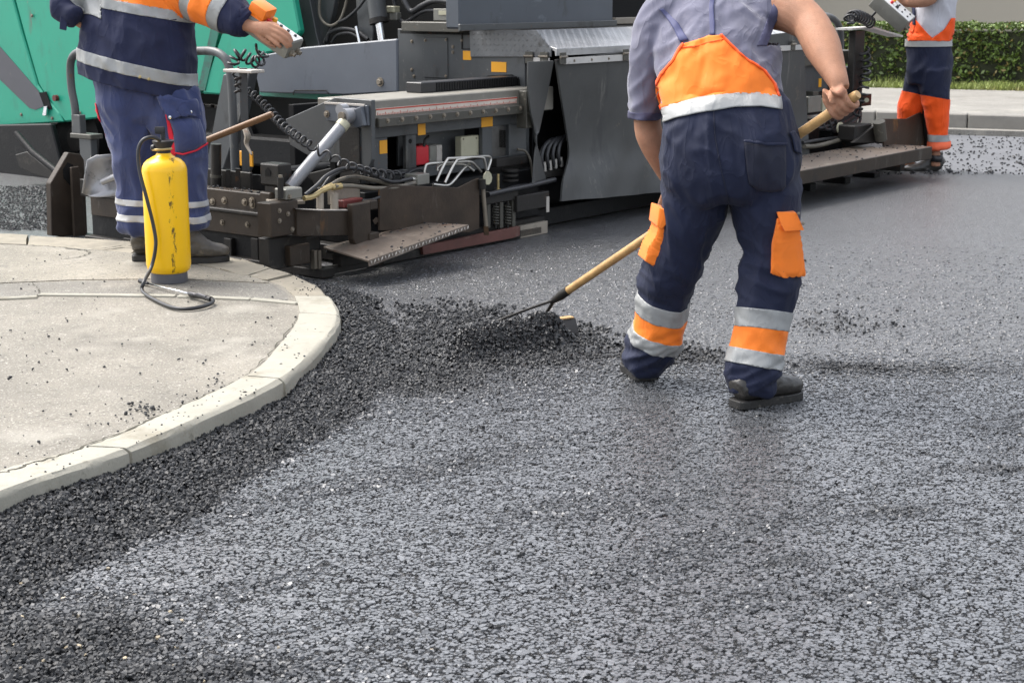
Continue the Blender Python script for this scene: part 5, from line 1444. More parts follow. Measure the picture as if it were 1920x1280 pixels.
def drape(rows, tree, Y0, off=.004, nc=24, nr=24, th=.003, bulge=0.0):
    "cloth patch laid on a body: rows of photo points projected onto the surface"
    R = []
    for r in rows:
        r = np.array(r, float)
        d = np.concatenate([[0], np.cumsum(np.linalg.norm(np.diff(r, axis=0), axis=1))])
        t = np.linspace(0, d[-1], nc + 1)
        R.append(np.column_stack([np.interp(t, d, r[:, 0]), np.interp(t, d, r[:, 1])]))
    R = np.array(R)
    t = np.linspace(0, len(R) - 1, nr + 1)
    G = np.zeros((nr + 1, nc + 1, 2))
    for i, q in enumerate(t):
        k = min(int(q), len(R) - 2); f = q - k
        G[i] = R[k] * (1 - f) + R[k + 1] * f
    bm = bmesh.new(); V = []
    for i in range(nr + 1):
        row = []
        for j in range(nc + 1):
            d = sight(*G[i, j]).normalized()
            loc, nor, idx, dist = tree.ray_cast(_C, d)
            if loc is None or abs(loc.y - Y0) > .6:
                loc, nor, idx, dist = tree.find_nearest(on_y(G[i, j, 0], G[i, j, 1], Y0))
            b = bulge * (1 - (2 * i / nr - 1) ** 4) * (1 - (2 * j / nc - 1) ** 4)
            row.append((loc + nor * (off + b), nor))
        V.append(row)
    A = [[bm.verts.new(p) for p, n in row] for row in V]
    B = [[bm.verts.new(p - n * th) for p, n in row] for row in V]
    for G_, fl in ((A, False), (B, True)):
        for a, b in zip(G_, G_[1:]):
            for j in range(nc):
                f = (a[j], b[j], b[j + 1], a[j + 1]); bm.faces.new(tuple(reversed(f)) if fl else f)
    rim = A[0] + [r_[-1] for r_ in A[1:]] + list(reversed(A[-1][:-1])) + [r_[0] for r_ in reversed(A[1:-1])]
    rim2 = B[0] + [r_[-1] for r_ in B[1:]] + list(reversed(B[-1][:-1])) + [r_[0] for r_ in reversed(B[1:-1])]
    for i in range(len(rim)):
        j = (i + 1) % len(rim); bm.faces.new((rim[i], rim[j], rim2[j], rim2[i]))
    bmesh.ops.recalc_face_normals(bm, faces=bm.faces)
    me = bpy.data.meshes.new('patch'); bm.to_mesh(me); bm.free()
    return me
def boot(name, heel, toe, m, parent, height=.15, width=.052, lift=0.0, shaft=True, hs=1.0):
    "work boot: heel and toe are ground points of the sole"
    root = None
    a, b = Vector(heel), Vector(toe); L = (b - a).length; d = (b - a) / L
    side = d.cross(Vector((0, 0, 1))).normalized(); up = side.cross(d).normalized()
    outl = []
    prof = [(0, .55), (.04, .78), (.15, .86), (.35, .80), (.5, .82), (.68, 1.0), (.82, .96), (.93, .74), (1.0, .30)]
    for t, w in prof: outl.append(a + d * (t * L) + side * (w * width))
    for t, w in reversed(prof): outl.append(a + d * (t * L) - side * (w * width))
    def up_fn(bm):
        st = [(0.03, .065, .78, .115), (.10, .070, .86, .145), (.22, .068, .84, .15), (.36, .060, .80, .125), (.50, .052, .82, .098), (.66, .044, .95, .078), (.82, .040, .92, .068), (.92, .034, .74, .055), (.985, .026, .35, .035)]
        bm_tube(bm, [a + d * (t * L) + up * (.022 + h * (hs if t < .45 else 1) / 2) for t, z, w, h in st], [w * width for t, z, w, h in st], n=20, sub=4, ry=[h * (hs if t < .45 else 1) / 2 for t, z, w, h in st], ref=side, twist_pow=.85)
        if shaft:
            c = a + d * (.15 * L)
            bm_tube(bm, [c + up * .06, c + up * .12 + d * .004, c + up * (height + .05)], [.042, .044, .046], n=18, sub=3, ry=[.056, .052, .054], ref=side)
    me = fuse(up_fn, .007, 4)
    wrinkle(me, lambda p: .0022 * ridge(p, 30, 30, 55, 5))
    o = obj(name, me, m, parent, smooth=True)
    bm = bmesh.new(); bm_prism(bm, [p + up * .030 for p in outl], up * -.030); bm_bevel(bm, .003)
    bm_obj('sole', bm, 'boot_sole', o)
    return o
def grip_hand(bm, W, Hc, D, rh, qside, n_f=4, g=1.0):
    "hand closed round a bar: W wrist, Hc point on the bar's axis, D its direction"
    D = D.normalized()
    p = Hc - W; p = (p - D * p.dot(D)).normalized()
    q = D.cross(p).normalized()
    if q.dot(qside) < 0: q = -q
    ka = math.radians(-62)
    kr = rh + .017
    knu = Hc + q * (kr * math.cos(ka)) + p * (kr * math.sin(ka)) - p * .010
    wr = W
    bm_tube(bm, [wr, wr.lerp(knu, .45) + q * .010, knu - p * .004, knu + p * .004 + q * .002], [.030 * g, .038 * g, .043 * g, .036 * g], n=14, sub=4, ry=[.026 * g, .018 * g, .014 * g, .010 * g], ref=D)
    for k in range(n_f):
        off = (k - 1.5) * .0222 * g
        sc = (0.95, 1.0, .97, .82)[k]
        r = .0096 * g * (1 if k < 3 else .9)
        C = Hc + D * off
        pts = [knu + D * off * .95 - p * .008]
        for a in (-38, 0, 40, 82, 125, 165):
            a = math.radians(a * sc); pts.append(C + q * ((rh + r) * math.cos(a)) + p * ((rh + r) * math.sin(a)))
        bm_tube(bm, pts, [r * 1.15, r * 1.12, r * 1.1, r * 1.06, r, r * .97, r * .8], n=10, sub=3)
    s = -1
    C = Hc + D * (s * .042)
    bm_tube(bm, [wr.lerp(knu, .35) + D * (s * .03), C - p * .028 + q * .012, C - p * (rh + .012) - q * .006 + D * (s * -.004), Hc + D * (s * .020) - q * (rh + .010) - p * .004, Hc + D * (s * .004) - q * (rh + .010) + p * .010], [.016, .0145, .0125, .011, .008], n=10, sub=3)
def head_shape(bm, c, fwd, up, s=1.0):
    f = Vector(fwd).normalized(); u = Vector(up); u = (u - f * u.dot(f)).normalized(); r = f.cross(u)
    bm_tube(bm, [c - u * .125 * s + f * .01, c - u * .10 * s + f * .02, c - u * .05 * s + f * .012, c, c + u * .06 * s - f * .008, c + u * .105 * s - f * .01, c + u * .125 * s - f * .01],
            [.03 * s, .052 * s, .066 * s, .076 * s, .075 * s, .05 * s, .015 * s], n=20, sub=4, ry=[.035 * s, .062 * s, .082 * s, .096 * s, .096 * s, .066 * s, .02 * s], ref=r)
    bm_tube(bm, [c + u * .015 + f * .085, c - u * .012 + f * .105, c - u * .03 + f * .088], [.009, .013, .012], n=8, sub=2)
    for sgn in (-1, 1):
        bm_tube(bm, [c + r * sgn * .072 + u * .03 - f * .005, c + r * sgn * .084 + u * .002 - f * .012, c + r * sgn * .074 - u * .032], [.008, .013, .008], n=8, sub=2, ry=[.012, .02, .01], ref=f)
    bm_tube(bm, [c - u * .062 + f * .085 - r * .022, c - u * .062 + f * .092, c - u * .062 + f * .085 + r * .022], .007, n=8)
def hair_cap(c, fwd, up, parent, inv=None):
    f = Vector(fwd).normalized(); u = Vector(up); u = (u - f * u.dot(f)).normalized(); r = f.cross(u)
    bm = bmesh.new(); bmesh.ops.create_icosphere(bm, subdivisions=4, radius=1)
    kill = [v for v in bm.verts if v.co.z < .02 + .55 * max(0, v.co.y) - .55 * max(0, -v.co.y)]
    bmesh.ops.delete(bm, geom=kill, context='VERTS')
    for v in bm.verts:
        k = 1 + .05 * noise.noise(v.co * 9)
        v.co = c + r * (v.co.x * .084 * k) + f * (v.co.y * .106 * k - .008) + u * (v.co.z * .135 * k + .004)
    return bm_obj('hair', bm, 'hair', parent, smooth=True)

def main_worker():
    Yh = 5.86
    shirt_t = [S(1362, 222, 5.88, 110, .62), S(1356, 185, 5.91, 112, .64), S(1350, 140, 5.97, 114, .68), S(1344, 90, 6.05, 117, .66), S(1342, 40, 6.14, 116, .60), S(1346, -8, 6.23, 104, .56), S(1352, -42, 6.31, 62, .62)]
    sl_l = [S(1272, 8, 6.20, 48, 1.1), S(1240, 40, 6.15, 46, 1.15), S(1219, 95, 6.12, 35, 1.3), S(1212, 160, 6.12, 31, 1.4), S(1212, 224, 6.13, 29.5, 1.45)]
    sl_r = [S(1400, 5, 6.20, 55, 1.0), S(1428, 10, 6.15, 50, 1.0), S(1452, 16, 6.10, 46, 1.0), S(1478, 24, 6.06, 43, 1.0)]
    arm_l = [S(1262, 10, 6.18, 30), S(1228, 70, 6.13, 27), S(1214, 150, 6.12, 24), S(1214, 232, 6.13, 25.5), S(1223, 265, 6.13, 26), S(1240, 302, 6.15, 22), S(1262, 345, 6.19, 16)]
    arm_r = [S(1405, 5, 6.18, 34), S(1450, 12, 6.10, 42), S(1488, 24, 6.04, 40), S(1517, 44, 5.98, 35), S(1530, 64, 5.93, 34.5), S(1541, 86, 5.885, 35), S(1552, 110, 5.83, 30), S(1562, 132, 5.785, 24.5), S(1571, 152, 5.745, 20), S(1577, 168, 5.725, 16.5)]
    legs = {
        'r': [S(1428, 300, 5.86, 66, 1.05), S(1434, 350, 5.85, 66, 1.08), S(1437, 400, 5.84, 62, 1.1), S(1446, 470, 5.83, 51, 1.15), S(1439, 540, 5.80, 53, 1.1), S(1430, 600, 5.78, 50, 1.08), S(1418, 660, 5.75, 46.5, 1.08), S(1412, 700, 5.735, 45, 1.05), S(1410, 722, 5.73, 42, 1.05), S(1409, 734, 5.73, 39, 1.05)],
        'l': [S(1306, 300, 5.87, 62, 1.05), S(1302, 350, 5.88, 62, 1.08), S(1297, 400, 5.90, 60, 1.1), S(1267, 475, 5.96, 51, 1.15), S(1249, 540, 6.01, 49, 1.1), S(1237, 600, 6.05, 47, 1.08), S(1221, 650, 6.08, 43, 1.08), S(1210, 676, 6.09, 38, 1.1), S(1207, 686, 6.10, 35, 1.1)]}
    pelvis = [S(1360, 178, 5.91, 104, .62), S(1362, 205, 5.89, 115, .66), S(1367, 245, 5.86, 126, .72), S(1370, 290, 5.845, 131, .74), S(1371, 335, 5.84, 128, .70), S(1371, 372, 5.85, 112, .55)]
    head_c = on_y(1368, -105, 6.45)
    # body: one skin under the clothes
    def skin(bm):
        shrink = lambda st, k: [(s[0], s[1] * k, s[2] * k) for s in st]
        loft(bm, shrink(shirt_t, .82)); loft(bm, shrink(pelvis[:-1], .72))
        for L in legs.values(): loft(bm, shrink(L[:-1], .70))
        loft(bm, arm_l[:3]); loft(bm, shrink(arm_r[:3], .9), ref=(0, 0, 1))
        bm_tube(bm, [shirt_t[-2][0], head_c - Vector((0, .05, .09)), head_c], [.07, .058, .05], n=14)
        head_shape(bm, head_c, (-.25, .8, -.5), (0, .5, .85))
    def hands(bm):
        loft(bm, arm_l); loft(bm, arm_r, ref=(0, 0, 1))
        W = arm_r[-1][0]; Hc = LUTE_TOP + LD * .065
        grip_hand(bm, W, Hc, -LD, .021, Vector((.3, -1, .3)), 4, 1.15)
        t = .565; Hl = LUTE_TOP.lerp(LUTE_LOW, t)
        grip_hand(bm, arm_l[-1][0], Hl, LD, .0185, Vector((-.4, 1, .2)))
        bm_tube(bm, [arm_l[-2][0], arm_l[-1][0], arm_l[-1][0].lerp(Hl, .35)], [.038, .03, .027], n=12)
    me = join(fuse(skin, .010, 2), fuse(hands, .0042, 3))
    body = obj('person', me, 'skin', smooth=True)
    tag(body, 'worker in navy and orange bib overalls bending over a rake, back to camera', 'person', 'road workers')
    hair_cap(head_c, (-.25, .8, -.5), (0, .5, .85), body)
    # shirt
    def shirt_f(bm):
        loft(bm, shirt_t, n=30); loft(bm, sl_l); loft(bm, sl_r, ref=(0, 0, 1))
    sh = fuse(shirt_f, .0085, 4)
    def wr(p):
        a = .011 * ridge(Vector((p.x + .4 * p.z, p.y, p.z)), 8, 6, 4, 2) + .007 * ridge(Vector((p.x - .6 * p.z, p.y, p.z)), 17, 10, 12, 8)
        a += .007 * crease(Vector((p.x + .5 * p.z, p.y, p.z - .4 * p.x)), 8, 6, 4, 71)
        return a - .006
    wrinkle(sh, wr)
    Wr, Wp = sl_r[-1][0], sl_r[-2][0]
    d = (Wr - Wp).normalized(); d2 = (d + Vector((0, 0, -.25))).normalized()
    cp, cn = on_y(1452, 40, 6.08), Vector((.92, -.1, -.38)).normalized()
    zarm = on_y(1470, 84, 6.05).z
    bm = bmesh.new(); bm.from_mesh(sh)
    bmesh.ops.bisect_plane(bm, geom=list(bm.verts) + list(bm.edges) + list(bm.faces), plane_co=cp, plane_no=cn)
    bmesh.ops.delete(bm, geom=[f for f in bm.faces if (f.calc_center_median() - cp).dot(cn) > 0 and f.calc_center_median().z > zarm], context='FACES')
    shirt_c = bpy.data.meshes.new('polo_shirt'); bm.to_mesh(shirt_c); bm.free()
    # the left sleeve ends level
    hem = on_y(1212, 221, 6.13)
    bm = bmesh.new(); bm.from_mesh(shirt_c)
    geo = [f for f in bm.faces if f.calc_center_median().x < on_y(1243, 200, 6.1).x and f.calc_center_median().z < hem.z]
    bmesh.ops.delete(bm, geom=geo, context='FACES'); bmesh.ops.solidify(bm, geom=list(bm.faces), thickness=.003); bm.to_mesh(shirt_c); bm.free()
    shirt = obj('polo_shirt', shirt_c, 'shirt_cloth', body, smooth=True)
    # ribbed cuffs
    c1 = cut(sh, [(on_y(1212, 222.5, 6.13), Vector((0, 0, -1))), (on_y(1212, 209, 6.13), Vector((0, 0, 1))), (on_y(1242, 200, 6.1), Vector((1, 0, 0)))], off=.0035, th=.004)
    obj('sleeve_cuff', c1, 'shirt_cuff', shirt, smooth=True)
    nn = Vector((.92, -.1, -.38)).normalized()
    c2 = cut(sh, [(on_y(1453, 40, 6.08), nn), (on_y(1453, 40, 6.08) - nn * .034, -nn), (Vector((0, 0, zarm)), Vector((0, 0, -1)))], off=.0035, th=.004)
    obj('sleeve_cuff', c2, 'shirt_cuff', shirt, smooth=True)
    # trousers
    def tr_f(bm):
        loft(bm, pelvis, n=30)
        for L in legs.values(): loft(bm, L, n=24)
    tr = fuse(tr_f, .008, 4)
    knees = [legs['r'][4][0], legs['l'][4][0]]; ank = [legs['r'][-2][0], legs['l'][-2][0]]
    def wt(p):
        a = .012 * ridge(p, 9, 7, 2.2, 1)
        a += .0055 * ridge(Vector((p.x + .5 * p.z, p.y, p.z - .5 * p.x)), 16, 12, 7, 4)
        for k in knees:
            w = math.exp(-((p.z - k.z - .05) / .10) ** 2) * (1 if abs(p.x - k.x) < .15 else 0)
            a += .014 * w * ridge(Vector((p.x, p.y, p.z + .45 * (p.x - k.x))), 4, 4, 17, 7)
        for k in ank:
            w = math.exp(-((p.z - k.z - .05) / .075) ** 2) * (1 if abs(p.x - k.x) < .13 else 0)
            a += .018 * w * ridge(Vector((p.x, p.y, p.z - .4 * (p.x - k.x))), 6, 6, 22, 3)
        a += .008 * crease(Vector((p.x + .35 * p.z, p.y, p.z - .2 * p.x)), 9, 7, 3.0, 61) + .006 * crease(Vector((p.x - .5 * p.z, p.y, p.z + .5 * p.x)), 8, 7, 9, 63)
        return a - .009
    wrinkle(tr, wt)
    tro = obj('trousers', tr, 'navy_cloth', body, smooth=True)
    tree = bvh_of(tr, sh)
    # bib back
    rows = [[(1279, 84), (1305, 77), (1330, 69), (1352, 67)],
            [(1273, 95), (1300, 92), (1335, 84), (1365, 79)],
            [(1262, 115), (1300, 112), (1350, 104), (1392, 105)],
            [(1240, 140), (1300, 138), (1370, 130), (1432, 133)],
            [(1228, 160), (1300, 160), (1370, 152), (1452, 158)],
            [(1228, 175), (1300, 178), (1380, 166), (1458, 172)],
            [(1238, 206), (1255, 200), (1310, 186), (1380, 176), (1461, 184)]]
    bib = obj('bib_back', drape(rows, tree, 5.85, .006, 40, 40, .004), 'orange_cloth', body, smooth=True)
    wrinkle(bib.data, lambda p: .004 * crease(p, 16, 8, 3.5, 11, 4))
    obj('bib_binding', drape([[(1279, 83), (1264, 113), (1242, 138), (1230, 160), (1230, 178), (1240, 206)], [(1282.5, 84), (1268, 114), (1246, 140), (1234, 161), (1234, 178), (1243, 205)]], tree, 5.85, .011, 30, 2, .003), 'orange_deep', bib, smooth=True)
    obj('bib_binding', drape([[(1352, 66), (1366, 80), (1393, 106), (1432, 133), (1451, 158), (1461, 184)], [(1348, 68), (1362, 82), (1390, 108), (1428, 135), (1447, 160), (1457, 184)]], tree, 5.85, .011, 30, 2, .003), 'orange_deep', bib, smooth=True)
    obj('bib_seam', drape([[(1277, 92), (1300, 89), (1330, 81), (1356, 76)], [(1277, 93.4), (1300, 90.4), (1330, 82.4), (1356, 77.4)]], tree, 5.85, .0095, 20, 1, .002), 'orange_deep', bib, smooth=True)
    rows = [[(1236, 204), (1255, 199), (1310, 185), (1380, 174.5), (1425, 176), (1463, 183)], [(1240, 218), (1258, 212), (1310, 199), (1380, 190), (1425, 190), (1464, 195)], [(1246, 230), (1265, 223), (1310, 213), (1380, 202), (1425, 201), (1464, 206)]]
    obj('waist_band', drape(rows, tree, 5.85, .008, 40, 10, .004), 'reflective', body, smooth=True)
    obj('shoulder_strap', drape([[(1236, 18), (1244, 17)], [(1258, 45), (1268, 40)], [(1276, 80), (1292, 76)]], tree, 6.1, .006, 4, 20, .004), 'strap_navy', body, smooth=True)
    obj('shoulder_strap', drape([[(1331, -30), (1339, -30)], [(1330, 20), (1338.5, 20)], [(1331, 68), (1341, 67)]], tree, 6.1, .006, 4, 20, .004), 'strap_navy', body, smooth=True)
    # seat seam and back pocket
    pk = obj('back_pocket', drape([[(1395, 265), (1430, 269), (1471, 270)], [(1399, 310), (1435, 312), (1472, 312)], [(1404, 345), (1440, 350), (1472, 349)], [(1420, 357), (1445, 359), (1466, 357)]], tree, 5.8, .006, 20, 24, .004, bulge=.008), 'navy_pocket', body, smooth=True)
    obj('pocket_hem', drape([[(1395, 264), (1430, 268), (1472, 269)], [(1395, 269), (1430, 273), (1472, 274)]], tree, 5.8, .016, 20, 2, .003), 'navy_cloth', pk, smooth=True)
    obj('seat_seam', drape([[(1337, 205), (1340, 260), (1352, 320), (1366, 380)], [(1338.6, 205), (1341.6, 260), (1353.6, 320), (1367.6, 380)]], tree, 5.75, .003, 40, 1, .002), 'navy_pocket', tro, smooth=True)
    obj('side_pocket', drape([[(1476, 250), (1482, 262), (1487, 285)], [(1484, 246), (1493, 260), (1498, 290)]], tree, 5.85, .012, 10, 6, .006), 'navy_cloth', body, smooth=True)
    bm = bmesh.new(); p = on_y(1496, 290, 5.80)
    bm_tube(bm, [p + Vector((0, 0, .012)), p, p - Vector((-.004, 0, .045))], [.008, .011, .009], n=10, sub=3, ry=[.006, .01, .008]); bm_obj('key_holder', bm, 'black_plastic', body, smooth=True)
    # reflective bands at the shins
    def bands(L, spec):
        for name, m, (p0, p1) in spec:
            a = on_y(*p0); b = on_y(*p1); d = (b - a).normalized()
            o = .0045 if m == 'reflective' else .003
            obj(name, cut(tr, [(a, -d), (b, d)], off=o, axis=(L[2][0], L[-1][0]), rad=.17, th=.003), m, body, smooth=True)
    bands(legs['r'], [('reflective_band', 'reflective', ((1436, 582, 5.79), (1432, 617, 5.775))), ('orange_band', 'orange_cloth', ((1433, 612, 5.775), (1424, 664, 5.75))), ('reflective_band', 'reflective', ((1424, 658, 5.75), (1419, 686, 5.74)))])
    bands(legs['l'], [('reflective_band', 'reflective', ((1249, 558, 6.02), (1240, 588, 6.04))), ('orange_band', 'orange_cloth', ((1241, 583, 6.04), (1228, 625, 6.07))), ('reflective_band', 'reflective', ((1229, 620, 6.07), (1221, 643, 6.08)))])
    # cargo pockets
    def cargo(front, depth_dir, flap, name='cargo_pocket'):
        bm = bmesh.new()
        P = [on_y(*p) for p in front]
        n = Vector(depth_dir)
        bm_prism(bm, P, n)
        bmesh.ops.subdivide_edges(bm, edges=[e for e in bm.edges if e.calc_length() > .03], cuts=3, use_grid_fill=True)
        bmesh.ops.triangulate(bm, faces=bm.faces); bmesh.ops.subdivide_edges(bm, edges=list(bm.edges), cuts=2)
        bmesh.ops.smooth_vert(bm, verts=bm.verts, factor=.5, use_axis_x=True, use_axis_y=True, use_axis_z=True)
        for v in bm.verts: v.co += Vector((.5, -.8, .1)) * .006 * ridge(v.co, 20, 20, 9, 6)
        bmesh.ops.smooth_vert(bm, verts=bm.verts, factor=.4, use_axis_x=True, use_axis_y=True, use_axis_z=True)
        o = bm_obj(name, bm, 'orange_cloth', body, smooth=True)
        bm = bmesh.new(); Q = [on_y(*p) for p in flap]
        bm_prism(bm, Q, n * 1.08); bm_bevel(bm, .004, 2)
        for v in bm.verts: v.co += Vector((.5, -.8, .1)) * .003 * ridge(v.co, 26, 20, 12, 9)
        f = bm_obj('pocket_flap', bm, 'orange_cloth', o, auto=60)
        for k in (1, 2):
            c = Q[k].lerp(Q[3 - k], .22) + Vector((.0, -.004, .012))
            bm = bmesh.new(); bm_lathe(bm, [(.006, 0), (.006, .003), (.003, .004)], c, (.3, -1, .1), 10); bm_obj('snap_button', bm, 'bolt_steel', f)
    cargo([(1456, 410, 5.69), (1494, 412, 5.705), (1503, 450, 5.72), (1512, 518, 5.73), (1470, 522, 5.69), (1445, 514, 5.675), (1449, 460, 5.675)], (.0, .15, 0),
          [(1456, 398, 5.69), (1493, 399, 5.70), (1508, 432, 5.71), (1471, 434, 5.665), (1464, 420, 5.67)])
    cargo([(1240, 408, 5.84), (1254, 420, 5.83), (1250, 460, 5.85), (1243, 500, 5.88), (1226, 501, 5.885), (1209, 490, 5.89), (1215, 465, 5.88), (1230, 440, 5.86)], (-.015, .15, 0),
          [(1236, 390, 5.83), (1255, 396, 5.82), (1251, 420, 5.825), (1240, 430, 5.83), (1231, 424, 5.84)])
    # boots
    boot('boot', on_z(1376, 766) + Vector((0, 0, .002)), on_z(1500, 744) + Vector((0, 0, .002)), 'boot_leather', body, height=.12, width=.056, shaft=False, hs=.72)
    hl = on_z(1212, 717); boot('boot', hl + Vector((0, 0, .004)), hl + Vector((-.05, .26, .0)), 'boot_leather', body, height=.12, width=.054, shaft=False, hs=.72)
main_worker()

def left_worker():
    pel = [S(268, 120, 8.22, 84, .72), S(270, 160, 8.21, 88, .74), S(276, 195, 8.20, 86, .72), S(282, 226, 8.20, 76, .6)]
    legs = {'l': [S(240, 170, 8.22, 55, 1.1), S(241, 215, 8.21, 50, 1.1), S(250, 280, 8.20, 41, 1.15), S(257, 340, 8.20, 37, 1.15), S(260, 395, 8.19, 35, 1.1), S(258, 422, 8.18, 33, 1.15), S(257, 435, 8.18, 30, 1.15)],
            'r': [S(318, 180, 8.20, 55, 1.1), S(330, 225, 8.18, 52, 1.1), S(344, 262, 8.16, 42, 1.15), S(346, 330, 8.15, 37, 1.15), S(350, 390, 8.15, 36, 1.1), S(353, 416, 8.15, 34, 1.15), S(354, 428, 8.15, 31, 1.15)]}
    jac = [S(268, 235, 8.20, 96, .78), S(261, 165, 8.20, 103, .80), S(258, 95, 8.22, 106, .78), S(261, 35, 8.25, 105, .74), S(270, -30, 8.28, 108, .66), S(278, -85, 8.30, 92, .6), S(282, -115, 8.30, 52, .7)]
    sl_r = [S(322, -45, 8.24, 46), S(352, -18, 8.17, 44), S(390, 4, 8.11, 38), S(428, 24, 8.06, 34), S(456, 42, 8.02, 28)]
    sl_l = [S(205, -45, 8.26, 44), S(158, -25, 8.22, 38), S(126, -5, 8.16, 30), S(124, 18, 8.12, 23), S(142, 34, 8.09, 19)]
    wr = on_y(474, 50, 8.00)
    hc = on_y(292, -182, 8.34)
    def skin(bm):
        shrink = lambda st, k: [(s[0], s[1] * k, s[2] * k) for s in st]
        loft(bm, shrink(jac[2:], .8)); loft(bm, shrink(jac[1:3], .66)); loft(bm, shrink(pel, .72))
        for L in legs.values(): loft(bm, shrink(L, .66)); 
        loft(bm, shrink(sl_r, .7), ref=(0, 0, 1)); loft(bm, shrink(sl_l, .7), ref=(0, 0, 1))
        bm_tube(bm, [jac[-2][0], hc - Vector((0, .0, .09)), hc], [.07, .056, .05], n=14)
        head_shape(bm, hc, (.6, .8, -.1), (0, 0, 1))
    def hands(bm):
        # right hand resting over the box
        k = mpp(8.0)
        pts = lambda *q: [on_y(*a) for a in q]
        bm_tube(bm, pts((430, 30, 8.05), (452, 42, 8.02), (472, 50, 7.99), (492, 54, 7.96), (510, 56, 7.945), (520, 60, 7.94)), [.04, .036, .031, .037, .040, .034], n=14, sub=4, ry=[.04, .036, .027, .022, .019, .015], ref=(.2, .3, 1))
        for a in [((505, 46, 7.95), (526, 55, 7.93), (541, 66, 7.925), (548, 79, 7.925)), ((506, 54, 7.94), (526, 64, 7.92), (541, 77, 7.915), (546, 89, 7.92)), ((504, 62, 7.94), (521, 71, 7.92), (534, 82, 7.915), (540, 91, 7.92)), ((500, 68, 7.94), (513, 78, 7.925), (522, 85, 7.92), (527, 90, 7.925))]:
            bm_tube(bm, pts(*a), [.0125, .0115, .0105, .0085], n=10, sub=4)
        bm_tube(bm, pts((480, 60, 7.97), (494, 75, 7.955), (508, 84, 7.95), (518, 88, 7.95)), [.016, .0135, .0115, .009], n=10, sub=4)
        # left hand, half hidden by the jacket
        bm_tube(bm, pts((138, 32, 8.14), (150, 40, 8.16), (160, 46, 8.18)), [.03, .034, .03], n=12, sub=3, ry=[.026, .02, .016])
        for j in range(4): bm_tube(bm, pts((156 + j * 3, 44 - j * 3, 8.17), (166 + j * 3, 50 - j * 3, 8.20), (172 + j * 3, 56 - j * 2, 8.22)), [.011, .0105, .008], n=8, sub=3)
        bm_tube(bm, pts((150, 44, 8.14), (156, 50, 8.15), (161, 54, 8.16)), [.012, .011, .009], n=8, sub=3)
    body = obj('person', join(fuse(skin, .011, 2), fuse(hands, .0042, 3)), 'skin', smooth=True)
    tag(body, 'worker in navy jacket and blue trousers on the pavement, hand on control box', 'person', 'road workers')
    hair_cap(hc, (.6, .8, -.1), (0, 0, 1), body)
    def tr_f(bm):
        loft(bm, pel, n=28)
        for L in legs.values(): loft(bm, L)
    tr = fuse(tr_f, .0105, 4)
    ank = [legs['r'][-2][0], legs['l'][-2][0]]
    def wt(p):
        a = .014 * ridge(p, 9, 8, 3.5, 21) + .010 * ridge(Vector((p.x + .5 * p.z, p.y, p.z - .5 * p.x)), 14, 12, 8, 24)
        for k in ank:
            w = math.exp(-((p.z - k.z - .02) / .05) ** 2) * (1 if abs(p.x - k.x) < .13 else 0)
            a += .012 * w * ridge(p, 8, 8, 20, 3)
        return a - .004
    wrinkle(tr, wt)
    tro = obj('trousers', tr, 'blue_cloth', body, smooth=True)
    for k, (ya, yb) in enumerate(((370, 381), (398, 410))):
        for L, x, Y, dy in ((legs['l'], 252, 8.2, 0), (legs['r'], 368, 8.15, 4)):
            a, b = on_y(x, ya + dy, Y), on_y(x, yb + dy, Y); d = (b - a).normalized()
            obj('reflective_band', cut(tr, [(a, -d), (b, d)], off=.003, axis=(L[3][0], L[-1][0]), rad=.15, th=.003), 'reflective_white', body, smooth=True)
    tree = bvh_of(tr)
    obj('red_side_panel', drape([[(176, 190), (181, 195)], [(179, 230), (190, 230)], [(182, 275), (199, 275)], [(188, 284), (203, 282)]], tree, 8.2, .006, 4, 16, .004), 'red_cloth', body, smooth=True)
    obj('red_side_panel', drape([[(309, 208), (313, 212)], [(313, 230), (320, 232)], [(318, 262), (328, 262)], [(322, 290), (330, 292)]], tree, 8.15, .005, 4, 16, .004), 'red_cloth', body, smooth=True)
    pk = obj('thigh_pocket', drape([[(318, 222), (345, 220), (374, 224)], [(326, 250), (355, 252), (382, 250)], [(330, 288), (360, 284), (384, 268)]], tree, 8.12, .006, 20, 20, .004, bulge=.02), 'blue_cloth', body, smooth=True)
    obj('pocket_flap', drape([[(298, 178), (330, 186), (362, 190)], [(306, 205), (335, 206), (370, 212)], [(318, 222), (328, 224), (340, 217), (355, 221), (370, 218)]], tree, 8.12, .028, 20, 12, .004), 'blue_cloth', body, smooth=True)
    obj('red_piping', drape([[(329, 284), (345, 287), (365, 281), (386, 267)], [(330, 287), (345, 290), (366, 284), (387, 270)]], tree, 8.12, .012, 20, 2, .004), 'red_cloth', pk, smooth=True)
    for x, y in ((322, 219), (361, 209)):
        bm = bmesh.new(); bm_lathe(bm, [(.008, 0), (.008, .004), (.003, .005)], on_y(x, y, 8.0), (0, -1, 0), 10)
        loc = tree.ray_cast(_C, sight(x, y).normalized())[0]
        if loc: 
            for v in bm.verts: v.co += loc + Vector((0, -.04, 0)) - on_y(x, y, 8.0)
        bm_obj('snap_button', bm, 'chrome', pk)
    # jacket
    def ja_f(bm):
        loft(bm, jac, n=30); loft(bm, sl_r, ref=(0, 0, 1)); loft(bm, sl_l, ref=(0, 0, 1))
    ja = fuse(ja_f, .0105, 4)
    wrinkle(ja, lambda p: .016 * ridge(p, 8, 6, 2.6, 31) + .010 * ridge(Vector((p.x + .6 * p.z, p.y, p.z)), 13, 9, 8, 34) - .004)
    h0, h1 = on_y(160, 141, 8.2), on_y(364, 188, 8.2)
    hn = Vector((h1.z - h0.z, 0, -(h1.x - h0.x))).normalized()
    if hn.z > 0: hn = -hn
    jm = cut(ja, [(h0, hn)], off=0, th=.004)
